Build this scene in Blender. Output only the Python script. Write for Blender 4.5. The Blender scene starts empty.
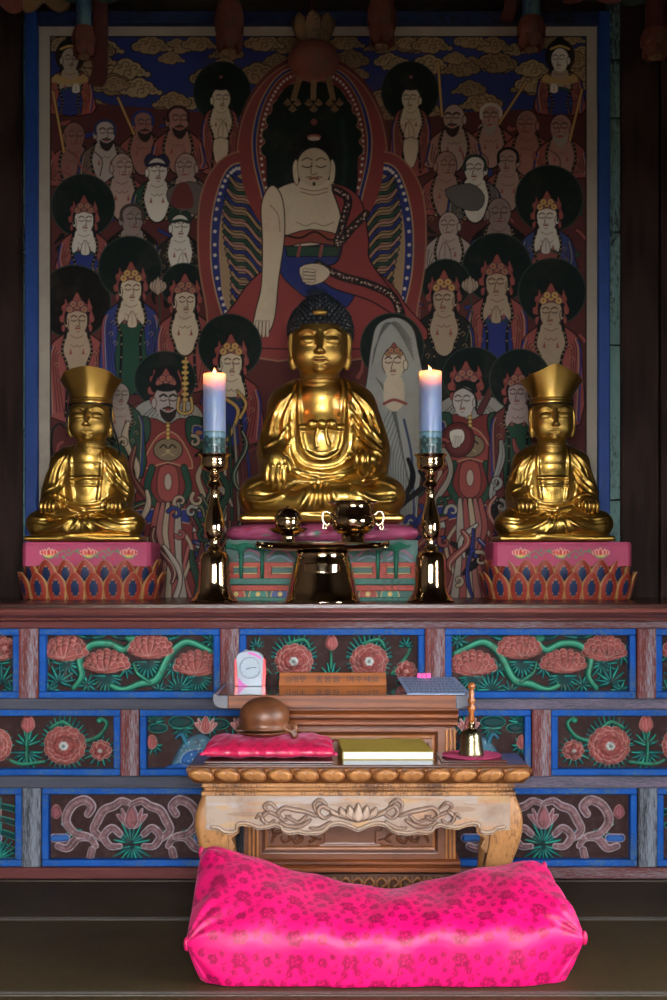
import bpy, bmesh, math, random
import numpy as np
from mathutils import Vector, Matrix
PI = math.pi
C = bpy.context.scene.collection
F = 1325.0; CX = 333.5; HY = 570.0; CH = 1.232      # focal length in pixels, centre column, horizon row, eye height

def W(px, py, Y):
    return ((px-CX)*Y/F, Y, CH-(py-HY)*Y/F)
def ZY(py, Y): return CH-(py-HY)*Y/F
def XX(px, Y): return (px-CX)*Y/F

def lin(c):
    if isinstance(c, str):
        c = tuple(int(c[i:i+2], 16)/255 for i in (0, 2, 4))
    return tuple((x/12.92 if x <= .04045 else ((x+.055)/1.055)**2.4) for x in c)

# ---------------------------------------------------------------- materials
class N:
    def __init__(s, name):
        s.m = bpy.data.materials.new(name); s.m.use_nodes = True
        s.t = s.m.node_tree; s.b = s.t.nodes['Principled BSDF']; s.out = s.t.nodes['Material Output']
        s.co = None
    def n(s, ty, **kw):
        x = s.t.nodes.new(ty)
        for k, v in kw.items():
            if k.startswith('i_'): x.inputs[k[2:]].default_value = v
            else: setattr(x, k, v)
        return x
    def l(s, a, b): s.t.links.new(a, b)
    def coord(s, sc=(1, 1, 1), rot=(0, 0, 0)):
        tc = s.n('ShaderNodeTexCoord'); mp = s.n('ShaderNodeMapping')
        mp.inputs['Scale'].default_value = sc; mp.inputs['Rotation'].default_value = rot
        s.l(tc.outputs['Object'], mp.inputs[0]); return mp.outputs[0]
    def noise(s, co, scale, detail=4, rough=.6):
        x = s.n('ShaderNodeTexNoise'); x.inputs['Scale'].default_value = scale
        x.inputs['Detail'].default_value = detail; x.inputs['Roughness'].default_value = rough
        s.l(co, x.inputs['Vector']); return x.outputs['Fac']
    def ramp(s, fac, stops):
        r = s.n('ShaderNodeValToRGB'); e = r.color_ramp.elements
        while len(e) < len(stops): e.new(.5)
        for q, (p, c) in zip(e, stops):
            q.position = p; q.color = (*c, 1) if len(c) == 3 else c
        s.l(fac, r.inputs[0]); return r.outputs[0]
    def mix(s, fac, a, b, mode='MIX'):
        x = s.n('ShaderNodeMix', data_type='RGBA', blend_type=mode)
        for v, i in ((fac, 0), (a, 6), (b, 7)):
            if hasattr(v, 'default_value') or hasattr(v, 'is_linked'): s.l(v, x.inputs[i])
            else: x.inputs[i].default_value = v if i == 0 else (*v, 1)
        return x.outputs[2]
    def bump(s, h, st=.3, d=.005):
        x = s.n('ShaderNodeBump'); x.inputs['Strength'].default_value = st; x.inputs['Distance'].default_value = d
        s.l(h, x.inputs['Height']); s.l(x.outputs[0], s.b.inputs['Normal'])
    def set(s, rough=.5, metal=0, col=None, spec=None, coat=None):
        s.b.inputs['Roughness'].default_value = rough; s.b.inputs['Metallic'].default_value = metal
        if col is not None: s.b.inputs['Base Color'].default_value = (*col, 1)
        if spec is not None: s.b.inputs['Specular IOR Level'].default_value = spec
        if coat is not None: s.b.inputs['Coat Weight'].default_value = coat; s.b.inputs['Coat Roughness'].default_value = .12
        return s

def m_plain(name, c, rough=.5, metal=0, var=.15, vs=30, spec=None, coat=None, bump=0):
    n = N(name); c = lin(c); n.set(rough, metal, c, spec, coat)
    co = n.coord(); f = n.noise(co, vs)
    d = tuple(x*(1-var) for x in c); e = tuple(min(1, x*(1+var)) for x in c)
    n.l(n.ramp(f, [(.3, d), (.7, e)]), n.b.inputs['Base Color'])
    if bump: n.bump(f, bump, .004)
    return n.m
def m_worn(name, paint, under, amt=.5, sc=(1, 1, 1), rough=.65, vs=9, bump=.4, spec=.3):
    """old paint over weathered wood: streaks along the long axis, chips and scratches"""
    n = N(name); n.set(rough, 0, spec=spec); p = lin(paint); u = lin(under)
    co = n.coord(sc); f = n.noise(co, vs, 8, .7); g = n.noise(n.coord((sc[0]*3, sc[1]*3, sc[2]*3)), vs*2.3, 6, .75)
    col = n.ramp(f, [(.25, tuple(x*.7 for x in p)), (.5, p), (.75, tuple(min(1, x*1.25) for x in p))])
    big = n.noise(n.coord((sc[0]*.5, sc[1]*.5, sc[2]*.5)), vs*.5, 3, .5)
    a = .60-.22*amt
    mx_ = n.n('ShaderNodeMath', operation='MULTIPLY_ADD'); n.l(big, mx_.inputs[0]); mx_.inputs[1].default_value = .9; mx_.inputs[2].default_value = -.45
    ad = n.n('ShaderNodeMath', operation='ADD'); n.l(g, ad.inputs[0]); n.l(mx_.outputs[0], ad.inputs[1])
    mk = n.ramp(ad.outputs[0], [(a, (0, 0, 0)), (min(.98, a+.16), (1, 1, 1))])
    n.l(n.mix(mk, col, u), n.b.inputs['Base Color']); n.bump(g, bump, .003)
    return n.m
def m_wood(name, dark, light, sc=(.6, 8, 8), rough=.4, vs=6, coat=None, bump=.15, spec=None):
    n = N(name); n.set(rough, 0, coat=coat, spec=spec); d = lin(dark); l = lin(light)
    co = n.coord(sc); f = n.noise(co, vs, 6, .65)
    w = n.n('ShaderNodeTexWave'); w.inputs['Scale'].default_value = 1.4; w.inputs['Distortion'].default_value = 7
    w.inputs['Detail'].default_value = 3; w.bands_direction = 'Z'; n.l(co, w.inputs[0])
    a = n.ramp(f, [(.3, d), (.7, l)]); b = n.ramp(w.outputs['Fac'], [(.1, d), (.7, l)])
    n.l(n.mix(.4, a, b), n.b.inputs['Base Color']); n.bump(f, bump, .003)
    return n.m
def m_attr(name, rough=.7, metal=0, spec=.3, dirt=0, dcol='6b625a', vs=40, bump=0, sheen=0):
    n = N(name); n.set(rough, metal, spec=spec)
    a = n.n('ShaderNodeAttribute', attribute_name='Col')
    col = a.outputs['Color']; f = n.noise(n.coord(), vs, 7, .7)
    if dirt:
        mk = n.ramp(f, [(.5, (0, 0, 0)), (.72, (dirt,)*3)])
        col = n.mix(mk, col, lin(dcol))
    n.l(col, n.b.inputs['Base Color'])
    if bump: n.bump(f, bump, .003)
    if sheen: n.b.inputs['Sheen Weight'].default_value = sheen
    return n.m
def m_metal(name, c, rough=.12, var=.06, vs=20, rv=.08):
    n = N(name); c = lin(c); n.set(rough, 1, c)
    f = n.noise(n.coord(), vs, 3)
    n.l(n.ramp(f, [(.3, tuple(x*(1-var) for x in c)), (.7, c)]), n.b.inputs['Base Color'])
    r = n.ramp(f, [(.3, (rough,)*3), (.75, (rough+rv,)*3)]); n.l(r, n.b.inputs['Roughness'])
    return n.m

# ---------------------------------------------------------------- objects
def empty(name, loc, label=None, cat=None, group=None):
    o = bpy.data.objects.new(name, None); C.objects.link(o); o.location = loc; o.empty_display_size = .05
    return tag(o, label, cat, group)
def tag(o, label=None, cat=None, group=None, kind=None):
    if label: o['label'] = label
    if cat: o['category'] = cat
    if group: o['group'] = group
    if kind: o['kind'] = kind
    return o
def world_of(p):
    m = Vector((0, 0, 0))
    while p is not None: m += p.location; p = p.parent
    return m
class MB:
    """collects shapes in WORLD coordinates; build() links ONE mesh object (kept relative to its parent)"""
    def __init__(s): s.v = []; s.f = []; s.mi = []; s.k = 0; s.col = []
    def raw(s, verts, faces, mi=0, col=None):
        v = np.asarray(verts, dtype=float).reshape(-1, 3); s.v.append(v)
        k = s.k
        for q in faces: s.f.append([int(i)+k for i in q])
        s.mi += [mi]*len(faces); s.k += len(v)
        s.col.append(np.tile(col if col is not None else (1, 1, 1), (len(v), 1)) if col is None or np.ndim(col) == 1 else np.asarray(col))
        return s
    def box(s, x0, x1, y0, y1, z0, z1, mi=0):
        v = [(x, y, z) for z in (z0, z1) for y in (y0, y1) for x in (x0, x1)]
        return s.raw(v, [(0, 2, 3, 1), (4, 5, 7, 6), (0, 1, 5, 4), (2, 6, 7, 3), (0, 4, 6, 2), (1, 3, 7, 5)], mi)
    def prism(s, poly, y0, y1, mi=0, tip=1.0):
        """poly in (x,z), extruded over y (front y0, back y1)"""
        n = len(poly); cx = sum(p[0] for p in poly)/n; cz = sum(p[1] for p in poly)/n
        v = [(cx+(x-cx)*tip, y0, cz+(z-cz)*tip) for x, z in poly]+[(x, y1, z) for x, z in poly]
        f = [tuple(range(n)), tuple(range(2*n-1, n-1, -1))]+[(i, n+i, n+(i+1) % n, (i+1) % n) for i in range(n)]
        return s.raw(v, f, mi)
    def profx(s, prof, x0, x1, mi=0):
        """profile in (y,z), run along x; a moulding"""
        n = len(prof)
        v = [(x0, y, z) for y, z in prof]+[(x1, y, z) for y, z in prof]
        f = [tuple(range(n)), tuple(range(2*n-1, n-1, -1))]+[(i, n+i, n+(i+1) % n, (i+1) % n) for i in range(n)]
        return s.raw(v, f, mi)
    def lathe(s, prof, c, n=32, mi=0, sx=1, sy=1, ax='Z', lob=0, nl=8):
        """prof: (r, z) list bottom to top"""
        v = []; f = []
        for r, z in prof:
            for i in range(n):
                a = 2*PI*i/n; rr = r*(1+lob*math.cos(nl*a))
                p = (rr*math.cos(a)*sx, rr*math.sin(a)*sy, z)
                if ax == 'Y': p = (p[0], -p[2], p[1])
                v.append((c[0]+p[0], c[1]+p[1], c[2]+p[2]))
        m = len(prof)
        for j in range(m-1):
            for i in range(n):
                f.append((j*n+i, j*n+(i+1) % n, (j+1)*n+(i+1) % n, (j+1)*n+i))
        f.append(tuple(range(n-1, -1, -1))); f.append(tuple((m-1)*n+i for i in range(n)))
        return s.raw(v, f, mi)
    def tube(s, pts, r, n=8, mi=0, flat=1.0):
        pts = [Vector(p) for p in pts]; m = len(pts); v = []; f = []
        rs = r if isinstance(r, (list, tuple)) else [r]*m
        up = Vector((0, 0, 1)); prev = None
        for j, p in enumerate(pts):
            t = (pts[min(j+1, m-1)]-pts[max(j-1, 0)]).normalized()
            if prev is None: a = t.cross(up) if abs(t.z) < .9 else t.cross(Vector((0, 1, 0)))
            else: a = prev-t*prev.dot(t)
            a.normalize(); prev = a; b = t.cross(a)
            for i in range(n):
                q = 2*PI*i/n; v.append(p+a*math.cos(q)*rs[j]+b*math.sin(q)*rs[j]*flat)
        for j in range(m-1):
            for i in range(n): f.append((j*n+i, j*n+(i+1) % n, (j+1)*n+(i+1) % n, (j+1)*n+i))
        f.append(tuple(range(n-1, -1, -1))); f.append(tuple((m-1)*n+i for i in range(n)))
        return s.raw(v, f, mi)
    def ball(s, c, r, n=12, mi=0):
        rr = r if isinstance(r, (list, tuple)) else (r, r, r); m = max(4, n//2)
        prof = [(max(1e-4, math.sin(PI*j/m)), -math.cos(PI*j/m)) for j in range(m+1)]
        v = []; f = []
        for a, z in prof:
            for i in range(n): q = 2*PI*i/n; v.append((c[0]+rr[0]*a*math.cos(q), c[1]+rr[1]*a*math.sin(q), c[2]+rr[2]*z))
        for j in range(m):
            for i in range(n): f.append((j*n+i, j*n+(i+1) % n, (j+1)*n+(i+1) % n, (j+1)*n+i))
        return s.raw(v, f, mi)
    def grid(s, P, mi=0, flip=False, wrapu=False, col=None):
        """P: (a,b,3) array"""
        a, b = P.shape[:2]; I = np.arange(a*b).reshape(a, b)
        if wrapu: I = np.vstack([I, I[:1]])
        q = np.stack([I[:-1, :-1], I[:-1, 1:], I[1:, 1:], I[1:, :-1]], -1).reshape(-1, 4)
        if flip: q = q[:, ::-1]
        return s.raw(P.reshape(-1, 3), q.tolist(), mi, None if col is None else col.reshape(-1, 3))
    def build(s, name, mats, parent=None, smooth=False, bevel=0, auto=None, usecol=False, seg=2, origin=None):
        V = np.vstack(s.v); me = bpy.data.meshes.new(name)
        org = world_of(parent) if parent is not None else (Vector(origin) if origin is not None else Vector((V[:, 0].mean(), V[:, 1].mean(), V[:, 2].min())))
        loc = Vector((0, 0, 0))
        if parent is not None: loc = Vector(((V[:, 0].min()+V[:, 0].max())/2, (V[:, 1].min()+V[:, 1].max())/2, V[:, 2].min()))-org
        base = np.array(org+loc)
        quads = all(len(q) == 4 for q in s.f)
        if quads and len(s.f) > 3000:
            fa = np.array(s.f, dtype=np.int32)
            me.vertices.add(len(V)); me.vertices.foreach_set('co', (V-base).astype(np.float32).ravel())
            me.loops.add(fa.size); me.loops.foreach_set('vertex_index', fa.ravel())
            me.polygons.add(len(fa)); me.polygons.foreach_set('loop_start', np.arange(0, fa.size, 4, dtype=np.int32))
            me.update(calc_edges=True)
        else: me.from_pydata((V-base).tolist(), [], s.f)
        mats = mats if isinstance(mats, (list, tuple)) else [mats]
        for m in mats: me.materials.append(m)
        me.polygons.foreach_set('material_index', np.array(s.mi, dtype=np.int32))
        if usecol:
            a = me.color_attributes.new('Col', 'FLOAT_COLOR', 'POINT')
            cc = np.ones((len(V), 4), dtype=np.float32); cc[:, :3] = np.vstack(s.col); a.data.foreach_set('color', cc.ravel())
        if not (quads and len(s.f) > 3000):
            bm = bmesh.new(); bm.from_mesh(me); bmesh.ops.recalc_face_normals(bm, faces=bm.faces); bm.to_mesh(me); bm.free()
        if smooth: me.polygons.foreach_set('use_smooth', np.ones(len(me.polygons), dtype=bool))
        me.update()
        if smooth and auto is not None:
            try: me.set_sharp_from_angle(angle=math.radians(auto))
            except Exception: pass
        o = bpy.data.objects.new(name, me); C.objects.link(o); o.parent = parent
        o.location = loc if parent is not None else org
        if bevel:
            md = o.modifiers.new('Bevel', 'BEVEL'); md.width = bevel; md.segments = seg; md.limit_method = 'ANGLE'; md.angle_limit = math.radians(40)
        return o
def copy_tree(o, parent=None):
    c = o.copy(); C.objects.link(c); c.parent = parent
    for ch in list(o.children): copy_tree(ch, c)
    return c

def crom(pts, n=6, closed=False):
    P = np.array(pts, float); m = len(P); out = []
    rng = range(m) if closed else range(m-1)
    for i in rng:
        if closed: a, b, c, d = P[(i-1) % m], P[i], P[(i+1) % m], P[(i+2) % m]
        else: a, b, c, d = P[max(i-1, 0)], P[i], P[i+1], P[min(i+2, m-1)]
        for k in range(n):
            t = k/n; out.append(.5*((2*b)+(-a+c)*t+(2*a-5*b+4*c-d)*t*t+(-a+3*b-3*c+d)*t**3))
    if not closed: out.append(P[-1])
    return np.array(out)

# ---------------------------------------------------------------- raster of colours and carved heights
class R:
    def __init__(s, x0, y0, x1, y1, ppu, bg):
        s.x0, s.y0, s.x1, s.y1, s.p = x0, y0, x1, y1, ppu
        s.w = int(round((x1-x0)*ppu))+1; s.h = int(round((y1-y0)*ppu))+1
        s.c = np.tile(np.array(lin(bg), dtype=np.float32), (s.h, s.w, 1)); s.z = np.zeros((s.h, s.w), dtype=np.float32)
        s.dx = 0; s.dy = 0; s.sc = 1; s.fl = 1
    def at(s, dx=0, dy=0, sc=1, fl=1): s.dx, s.dy, s.sc, s.fl = dx, dy, sc, fl; return s
    def tr(s, P):
        P = np.array(P, float).reshape(-1, 2); return np.stack([s.dx+P[:, 0]*s.sc*s.fl, s.dy+P[:, 1]*s.sc], 1)
    def win(s, P, m):
        a = max(0, int((P[:, 0].min()-m-s.x0)*s.p)); b = min(s.w, int((P[:, 0].max()+m-s.x0)*s.p)+2)
        c = max(0, int((P[:, 1].min()-m-s.y0)*s.p)); d = min(s.h, int((P[:, 1].max()+m-s.y0)*s.p)+2)
        if a >= b or c >= d: return None
        X, Y = np.meshgrid(s.x0+np.arange(a, b)/s.p, s.y0+np.arange(c, d)/s.p)
        return slice(c, d), slice(a, b), X, Y
    def put(s, w, sd, c, a=1, h=0, dw=3, ol=None, ow=.8, hb=0):
        ys, xs, X, Y = w
        if ol is not None:
            cov = np.clip(.5-(sd-ow)*s.p, 0, 1)[..., None]*a; s.c[ys, xs] = s.c[ys, xs]*(1-cov)+np.array(lin(ol))*cov
        if c is not None:
            cov = np.clip(.5-sd*s.p, 0, 1)[..., None]*a; s.c[ys, xs] = s.c[ys, xs]*(1-cov)+np.array(lin(c))*cov
        if h:
            t = np.clip(-sd/dw, 0, 1); hh = np.where(sd < 0, hb+h*np.sqrt(np.clip(1-(1-t)**2, 0, 1)), 0)
            s.z[ys, xs] = np.maximum(s.z[ys, xs], hh) if h > 0 else s.z[ys, xs]+hh
    def ell(s, cx, cy, rx, ry=None, c='ffffff', rot=0, **k):
        ry = rx if ry is None else ry
        P = s.tr([(cx, cy)]); rx *= s.sc; ry *= s.sc; m = max(rx, ry)+3; w = s.win(P, m)
        if w is None: return
        X = w[2]-P[0, 0]; Y = w[3]-P[0, 1]; a = math.radians(rot)*s.fl; ca, sa = math.cos(a), math.sin(a)
        u = X*ca+Y*sa; v = -X*sa+Y*ca
        k0 = np.sqrt((u/rx)**2+(v/ry)**2)+1e-6; k1 = np.sqrt((u/rx**2)**2+(v/ry**2)**2)+1e-6
        s.put(w, k0*(k0-1)/k1, c, **k)
    def poly(s, pts, c, sm=0, **k):
        if sm: pts = crom(pts, sm, True)
        P = s.tr(pts); w = s.win(P, 3)
        if w is None: return
        X, Y = w[2], w[3]; d = np.full(X.shape, 1e9); ins = np.zeros(X.shape, bool); n = len(P)
        for i in range(n):
            ax, ay = P[i]; bx, by = P[(i+1) % n]; ex, ey = bx-ax, by-ay; L = ex*ex+ey*ey+1e-12
            t = np.clip(((X-ax)*ex+(Y-ay)*ey)/L, 0, 1); d = np.minimum(d, (X-ax-t*ex)**2+(Y-ay-t*ey)**2)
            if ey != 0:
                cr = ((ay > Y) != (by > Y)) & (X < ex*(Y-ay)/ey+ax); ins ^= cr
        d = np.sqrt(d); s.put(w, np.where(ins, -d, d), c, **k)
    def line(s, pts, wd, c, sm=6, dots=None, **k):
        if sm and len(pts) > 2: pts = crom(pts, sm)
        P = s.tr(pts); n = len(P)
        if not isinstance(wd, list): ws = np.linspace(wd[0], wd[1], n)/2 if isinstance(wd, tuple) else np.full(n, wd/2)
        else: ws = np.interp(np.linspace(0, 1, n), np.linspace(0, 1, len(wd)), wd)/2
        ws = ws*s.sc
        w = s.win(P, ws.max()+3)
        if w is None: return
        X, Y = w[2], w[3]; d = np.full(X.shape, 1e9)
        for i in range(n-1):
            ax, ay = P[i]; ex, ey = P[i+1]-P[i]; L = ex*ex+ey*ey+1e-12
            t = np.clip(((X-ax)*ex+(Y-ay)*ey)/L, 0, 1)
            d = np.minimum(d, np.sqrt((X-ax-t*ex)**2+(Y-ay-t*ey)**2)-(ws[i]+(ws[i+1]-ws[i])*t))
        s.put(w, d, c, **k)
    def sheet(s, mb, Y, hs, top=None, bot=None, mi=0, thick=0, ymap=None):
        """heightfield towards the viewer, standing at depth Y; hs metres per unit height"""
        xs = s.x0+np.arange(s.w)/s.p; tt = np.arange(s.h)/(s.h-1)
        t = np.full(s.w, s.y0) if top is None else np.array([top(x) for x in xs])
        b = np.full(s.w, s.y1) if bot is None else np.array([bot(x) for x in xs])
        PY = t[None]+(b-t)[None]*tt[:, None]; PX = np.tile(xs, (s.h, 1))
        iy = np.clip(((PY-s.y0)*s.p).round().astype(int), 0, s.h-1); ix = np.tile(np.arange(s.w), (s.h, 1))
        z = s.z[iy, ix]; col = s.c[iy, ix]
        P = np.stack([(PX-CX)*Y/F, Y-z*hs, CH-(PY-HY)*Y/F], -1)
        mb.grid(P, mi, flip=True, col=col)
        if thick:
            e = np.concatenate([P[0], P[1:, -1], P[-1, -2::-1], P[-2:0:-1, 0]]); ec = np.concatenate([col[0], col[1:, -1], col[-1, -2::-1], col[-2:0:-1, 0]])
            e2 = e.copy(); e2[:, 1] = Y+thick
            mb.grid(np.stack([e, e2], 0).transpose(1, 0, 2), mi, wrapu=True, col=np.stack([ec, ec], 1))
            Q = P.copy(); Q[..., 1] = Y+thick; mb.grid(Q[::max(1, s.h-1), ::1], mi, col=col[::max(1, s.h-1)])

# ---------------------------------------------------------------- sculpting with signed distances
class S:
    def __init__(s, lo, hi, vox):
        s.lo = np.array(lo, float); s.vx = vox; s.n = [int((hi[i]-lo[i])/vox)+1 for i in range(3)]
        s.D = np.full(s.n, 40., dtype=np.float32)
    def win(s, lo, hi, m):
        sl = []; co = []
        for i in range(3):
            a = max(0, int((lo[i]-m-s.lo[i])/s.vx)); b = min(s.n[i], int((hi[i]+m-s.lo[i])/s.vx)+2)
            sl.append(slice(a, max(a, b))); g = (s.lo[i]+np.arange(a, max(a, b))*s.vx).astype(np.float32)
            sh = [1, 1, 1]; sh[i] = -1; co.append(g.reshape(sh))
        return tuple(sl), co
    def comb(s, sl, d, k, sub):
        A = s.D[sl]
        if sub:
            d = -d; h = np.maximum(k-np.abs(A-d), 0)/max(k, 1e-6); s.D[sl] = np.maximum(A, d)+h*h*k*.25
        else:
            h = np.maximum(k-np.abs(A-d), 0)/max(k, 1e-6); s.D[sl] = np.minimum(A, d)-h*h*k*.25
    def ell(s, c, r, k=2, sub=False, rz=0):
        m = k+3; R_ = max(r) if rz else None
        sl, (x, y, z) = s.win([c[i]-(R_ or r[i]) for i in range(3)], [c[i]+(R_ or r[i]) for i in range(3)], m)
        x, y, z = x-c[0], y-c[1], z-c[2]
        if rz: a = math.radians(rz); x, z = x*math.cos(a)+z*math.sin(a), -x*math.sin(a)+z*math.cos(a)
        k0 = np.sqrt((x/r[0])**2+(y/r[1])**2+(z/r[2])**2)+1e-6; k1 = np.sqrt((x/r[0]**2)**2+(y/r[1]**2)**2+(z/r[2]**2)**2)+1e-6
        s.comb(sl, k0*(k0-1)/k1, k, sub)
    def box(s, c, h, r, k=2, sub=False):
        sl, (x, y, z) = s.win([c[i]-h[i] for i in range(3)], [c[i]+h[i] for i in range(3)], k+3)
        q = [np.abs(v-c[i])-h[i]+r for i, v in enumerate((x, y, z))]
        o = np.sqrt(np.maximum(q[0], 0)**2+np.maximum(q[1], 0)**2+np.maximum(q[2], 0)**2)
        s.comb(sl, o+np.minimum(np.maximum(np.maximum(q[0], q[1]), q[2]), 0)-r, k, sub)
    def path(s, P, r, k=2, sub=False):
        P = np.array(P, float); n = len(P)
        rs = np.interp(np.linspace(0, 1, n), np.linspace(0, 1, len(r)), r) if isinstance(r, (list, tuple)) else np.full(n, float(r))
        sl, (x, y, z) = s.win(P.min(0), P.max(0), rs.max()+k+2); d = None
        for i in range(n-1):
            a = P[i]; e = P[i+1]-a; L = float(e@e)+1e-9
            t = np.clip(((x-a[0])*e[0]+(y-a[1])*e[1]+(z-a[2])*e[2])/L, 0, 1)
            q = np.sqrt((x-a[0]-t*e[0])**2+(y-a[1]-t*e[1])**2+(z-a[2]-t*e[2])**2)-(rs[i]+(rs[i+1]-rs[i])*t)
            d = q if d is None else np.minimum(d, q)
        s.comb(sl, d, k, sub)
    def front(s, x, z):
        i = int(round((x-s.lo[0])/s.vx)); j = int(round((z-s.lo[2])/s.vx))
        i = min(max(i, 0), s.n[0]-1); j = min(max(j, 0), s.n[2]-1)
        c = s.D[i, :, j]; w = np.nonzero(c < 0)[0]
        if len(w) == 0: return None
        a = w[0]
        if a == 0: return s.lo[1]
        return s.lo[1]+(a-1+c[a-1]/(c[a-1]-c[a]))*s.vx
    def fpath(s, pts, r, k=1.5, sub=False, off=0, sm=5, mirror=False):
        for sg in ((1, -1) if mirror else (1,)):
            P = crom([(p[0]*sg, p[1]) for p in pts], sm) if len(pts) > 2 else np.linspace((pts[0][0]*sg, pts[0][1]), (pts[1][0]*sg, pts[1][1]), 8)
            ys = [s.front(a, b) for a, b in P]; ok = [y for y in ys if y is not None]
            if not ok: continue
            last = ok[0]; Q = []
            for (a, b), y in zip(P, ys):
                if y is None: y = last
                last = y; Q.append((a, y+off, b))
            s.path(Q, r, k, sub)
    def mesh(s):
        D = s.D; nx, ny, nz = D.shape; I = D < 0
        cnt = np.zeros((nx-1, ny-1, nz-1), np.uint8)
        for a in (0, 1):
            for b in (0, 1):
                for c in (0, 1): cnt += I[a:nx-1+a, b:ny-1+b, c:nz-1+c]
        act = (cnt > 0) & (cnt < 8); ii = np.argwhere(act); idx = np.full(act.shape, -1, np.int64); idx[act] = np.arange(len(ii))
        acc = np.zeros((len(ii), 3)); num = np.zeros(len(ii))
        for ax in range(3):
            o1, o2 = [q for q in range(3) if q != ax]
            for p in (0, 1):
                for q in (0, 1):
                    a = ii.copy(); a[:, o1] += p; a[:, o2] += q; b = a.copy(); b[:, ax] += 1
                    da = D[a[:, 0], a[:, 1], a[:, 2]].astype(float); db = D[b[:, 0], b[:, 1], b[:, 2]].astype(float)
                    m = (da < 0) != (db < 0); t = np.where(m, da/np.where(m, da-db, 1), 0)
                    pos = a.astype(float); pos[:, ax] += t; acc[m] += pos[m]; num[m] += 1
        V = s.lo+acc/num[:, None]*s.vx; Fs = []
        for ax in range(3):
            o1, o2 = (ax+1) % 3, (ax+2) % 3
            A = np.take(I, range(0, D.shape[ax]-1), ax); B = np.take(I, range(1, D.shape[ax]), ax)
            e = np.argwhere(A != B); e = e[(e[:, o1] > 0) & (e[:, o2] > 0) & (e[:, o1] < D.shape[o1]-1) & (e[:, o2] < D.shape[o2]-1)]
            def g(d1, d2):
                c = e.copy(); c[:, o1] -= d1; c[:, o2] -= d2; return idx[c[:, 0], c[:, 1], c[:, 2]]
            q = np.stack([g(1, 1), g(0, 1), g(0, 0), g(1, 0)], 1); ins = I[e[:, 0], e[:, 1], e[:, 2]]
            q[~ins] = q[~ins][:, ::-1]; Fs.append(q)
        return V, np.vstack(Fs)
# ================================================================ THE ALTAR PAINTING
BK, RD, RD2, CR, CR2, NV, GN, TN, GD, PK, WH = '16181a', '953f3a', '6c2a28', 'c6b392', 'a68e70', '1c2f7c', '1c4a38', '9a7a4c', 'c79a2e', 'a07068', 'ccc4b4'
HALO = '10211c'
def lineart(r, pts, w=.7, c='3a2018', **k): r.line(pts, w, c, **k)
def face(r, x, y, s, sk=CR, look=0, beard=0, hair=BK, brow='3a2a20', old=0):
    """s = half width; look shifts the features sideways"""
    r.at(x, y, s/10)
    r.ell(0, -1, 10, 12.5, sk, ol='2a1612', ow=.9); r.ell(0, 5, 8, 8.5, sk)
    r.ell(-10*(1 if look >= 0 else -1), 1, 1.8, 4, sk, ol='2a1612', ow=.7)
    d = look*3
    for q in (-4, 4):
        r.line([(q-2.6+d, -1.6), (q+d, -.6), (q+2.6+d, -1.6)], .9, '2c1a14'); r.line([(q-2.8+d, -4.4), (q+d, -6), (q+2.8+d, -4.6)], 1.1 if not beard else 1.8, brow)
    r.line([(d+.4, -3), (d+1.4*(1 if look >= 0 else -1), 3.4), (d-1, 3.8)], .8, '5a3226')
    r.line([(d-2, 6.6), (d, 6.2), (d+2, 6.6)], 1.3, '8a2c24')
    if old:
        for q in (-8, -6): r.line([(-4+d, q-1), (d, q-2), (4+d, q-1)], .5, '6a4638')
        r.line([(d-5, 3), (d-4, 7)], .5, '6a4638'); r.line([(d+5, 3), (d+4, 7)], .5, '6a4638')
    if beard:
        bc = '2b2320' if beard == 1 else '8f8a80'
        r.poly([(-7+d, 6), (-3+d, 8.2), (0+d, 9), (3+d, 8.2), (7+d, 6), (6+d, 12), (2+d, 17), (-2+d, 16.5), (-6+d, 12)], bc, sm=3); r.line([(-4+d, 5.6), (d, 4.9), (4+d, 5.6)], 1.6, bc)
        r.line([(d-2, 7.1), (d+2, 7.1)], 1.2, '9c3a30')
    elif beard == 0 and not old: r.line([(d-1.4, 9.4), (d+1.4, 9.4)], .7, '7a5040'); r.line([(d-2.5, 5.2), (d-.6, 4.9)], .5, '3a2a20'); r.line([(d+.6, 4.9), (d+2.5, 5.2)], .5, '3a2a20')
    r.at()
def flames(r, x, y, s, c=RD):
    r.at(x, y, s/10)
    for q, h in ((-11, -14), (-13, -4), (-11, 5), (11, -14), (13, -4), (11, 5)):
        r.poly([(q-2.6, h+4), (q-3.4, h-1), (q-.6, h-3), (q, h-8), (q+2, h-3), (q+3.2, h), (q+2.4, h+4)], c, sm=3, ol='3b1010', ow=.4)
    r.at()
def crown(r, x, y, s, c=GD, tall=1.0):
    r.at(x, y, s/10)
    r.poly([(-9, -9), (-9, -16*tall), (-4, -21*tall), (0, -28*tall), (4, -21*tall), (9, -16*tall), (9, -9), (0, -11)], RD, sm=3, ol='2a0f0f', ow=.6)
    for q, h in ((-7, -12), (0, -15), (7, -12), (-3.5, -17), (3.5, -17)):
        r.ell(q, h*tall, 3, 3, c, ol='1b1b4a', ow=.6); r.ell(q, h*tall, 1, 1, RD)
    r.at()
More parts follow.
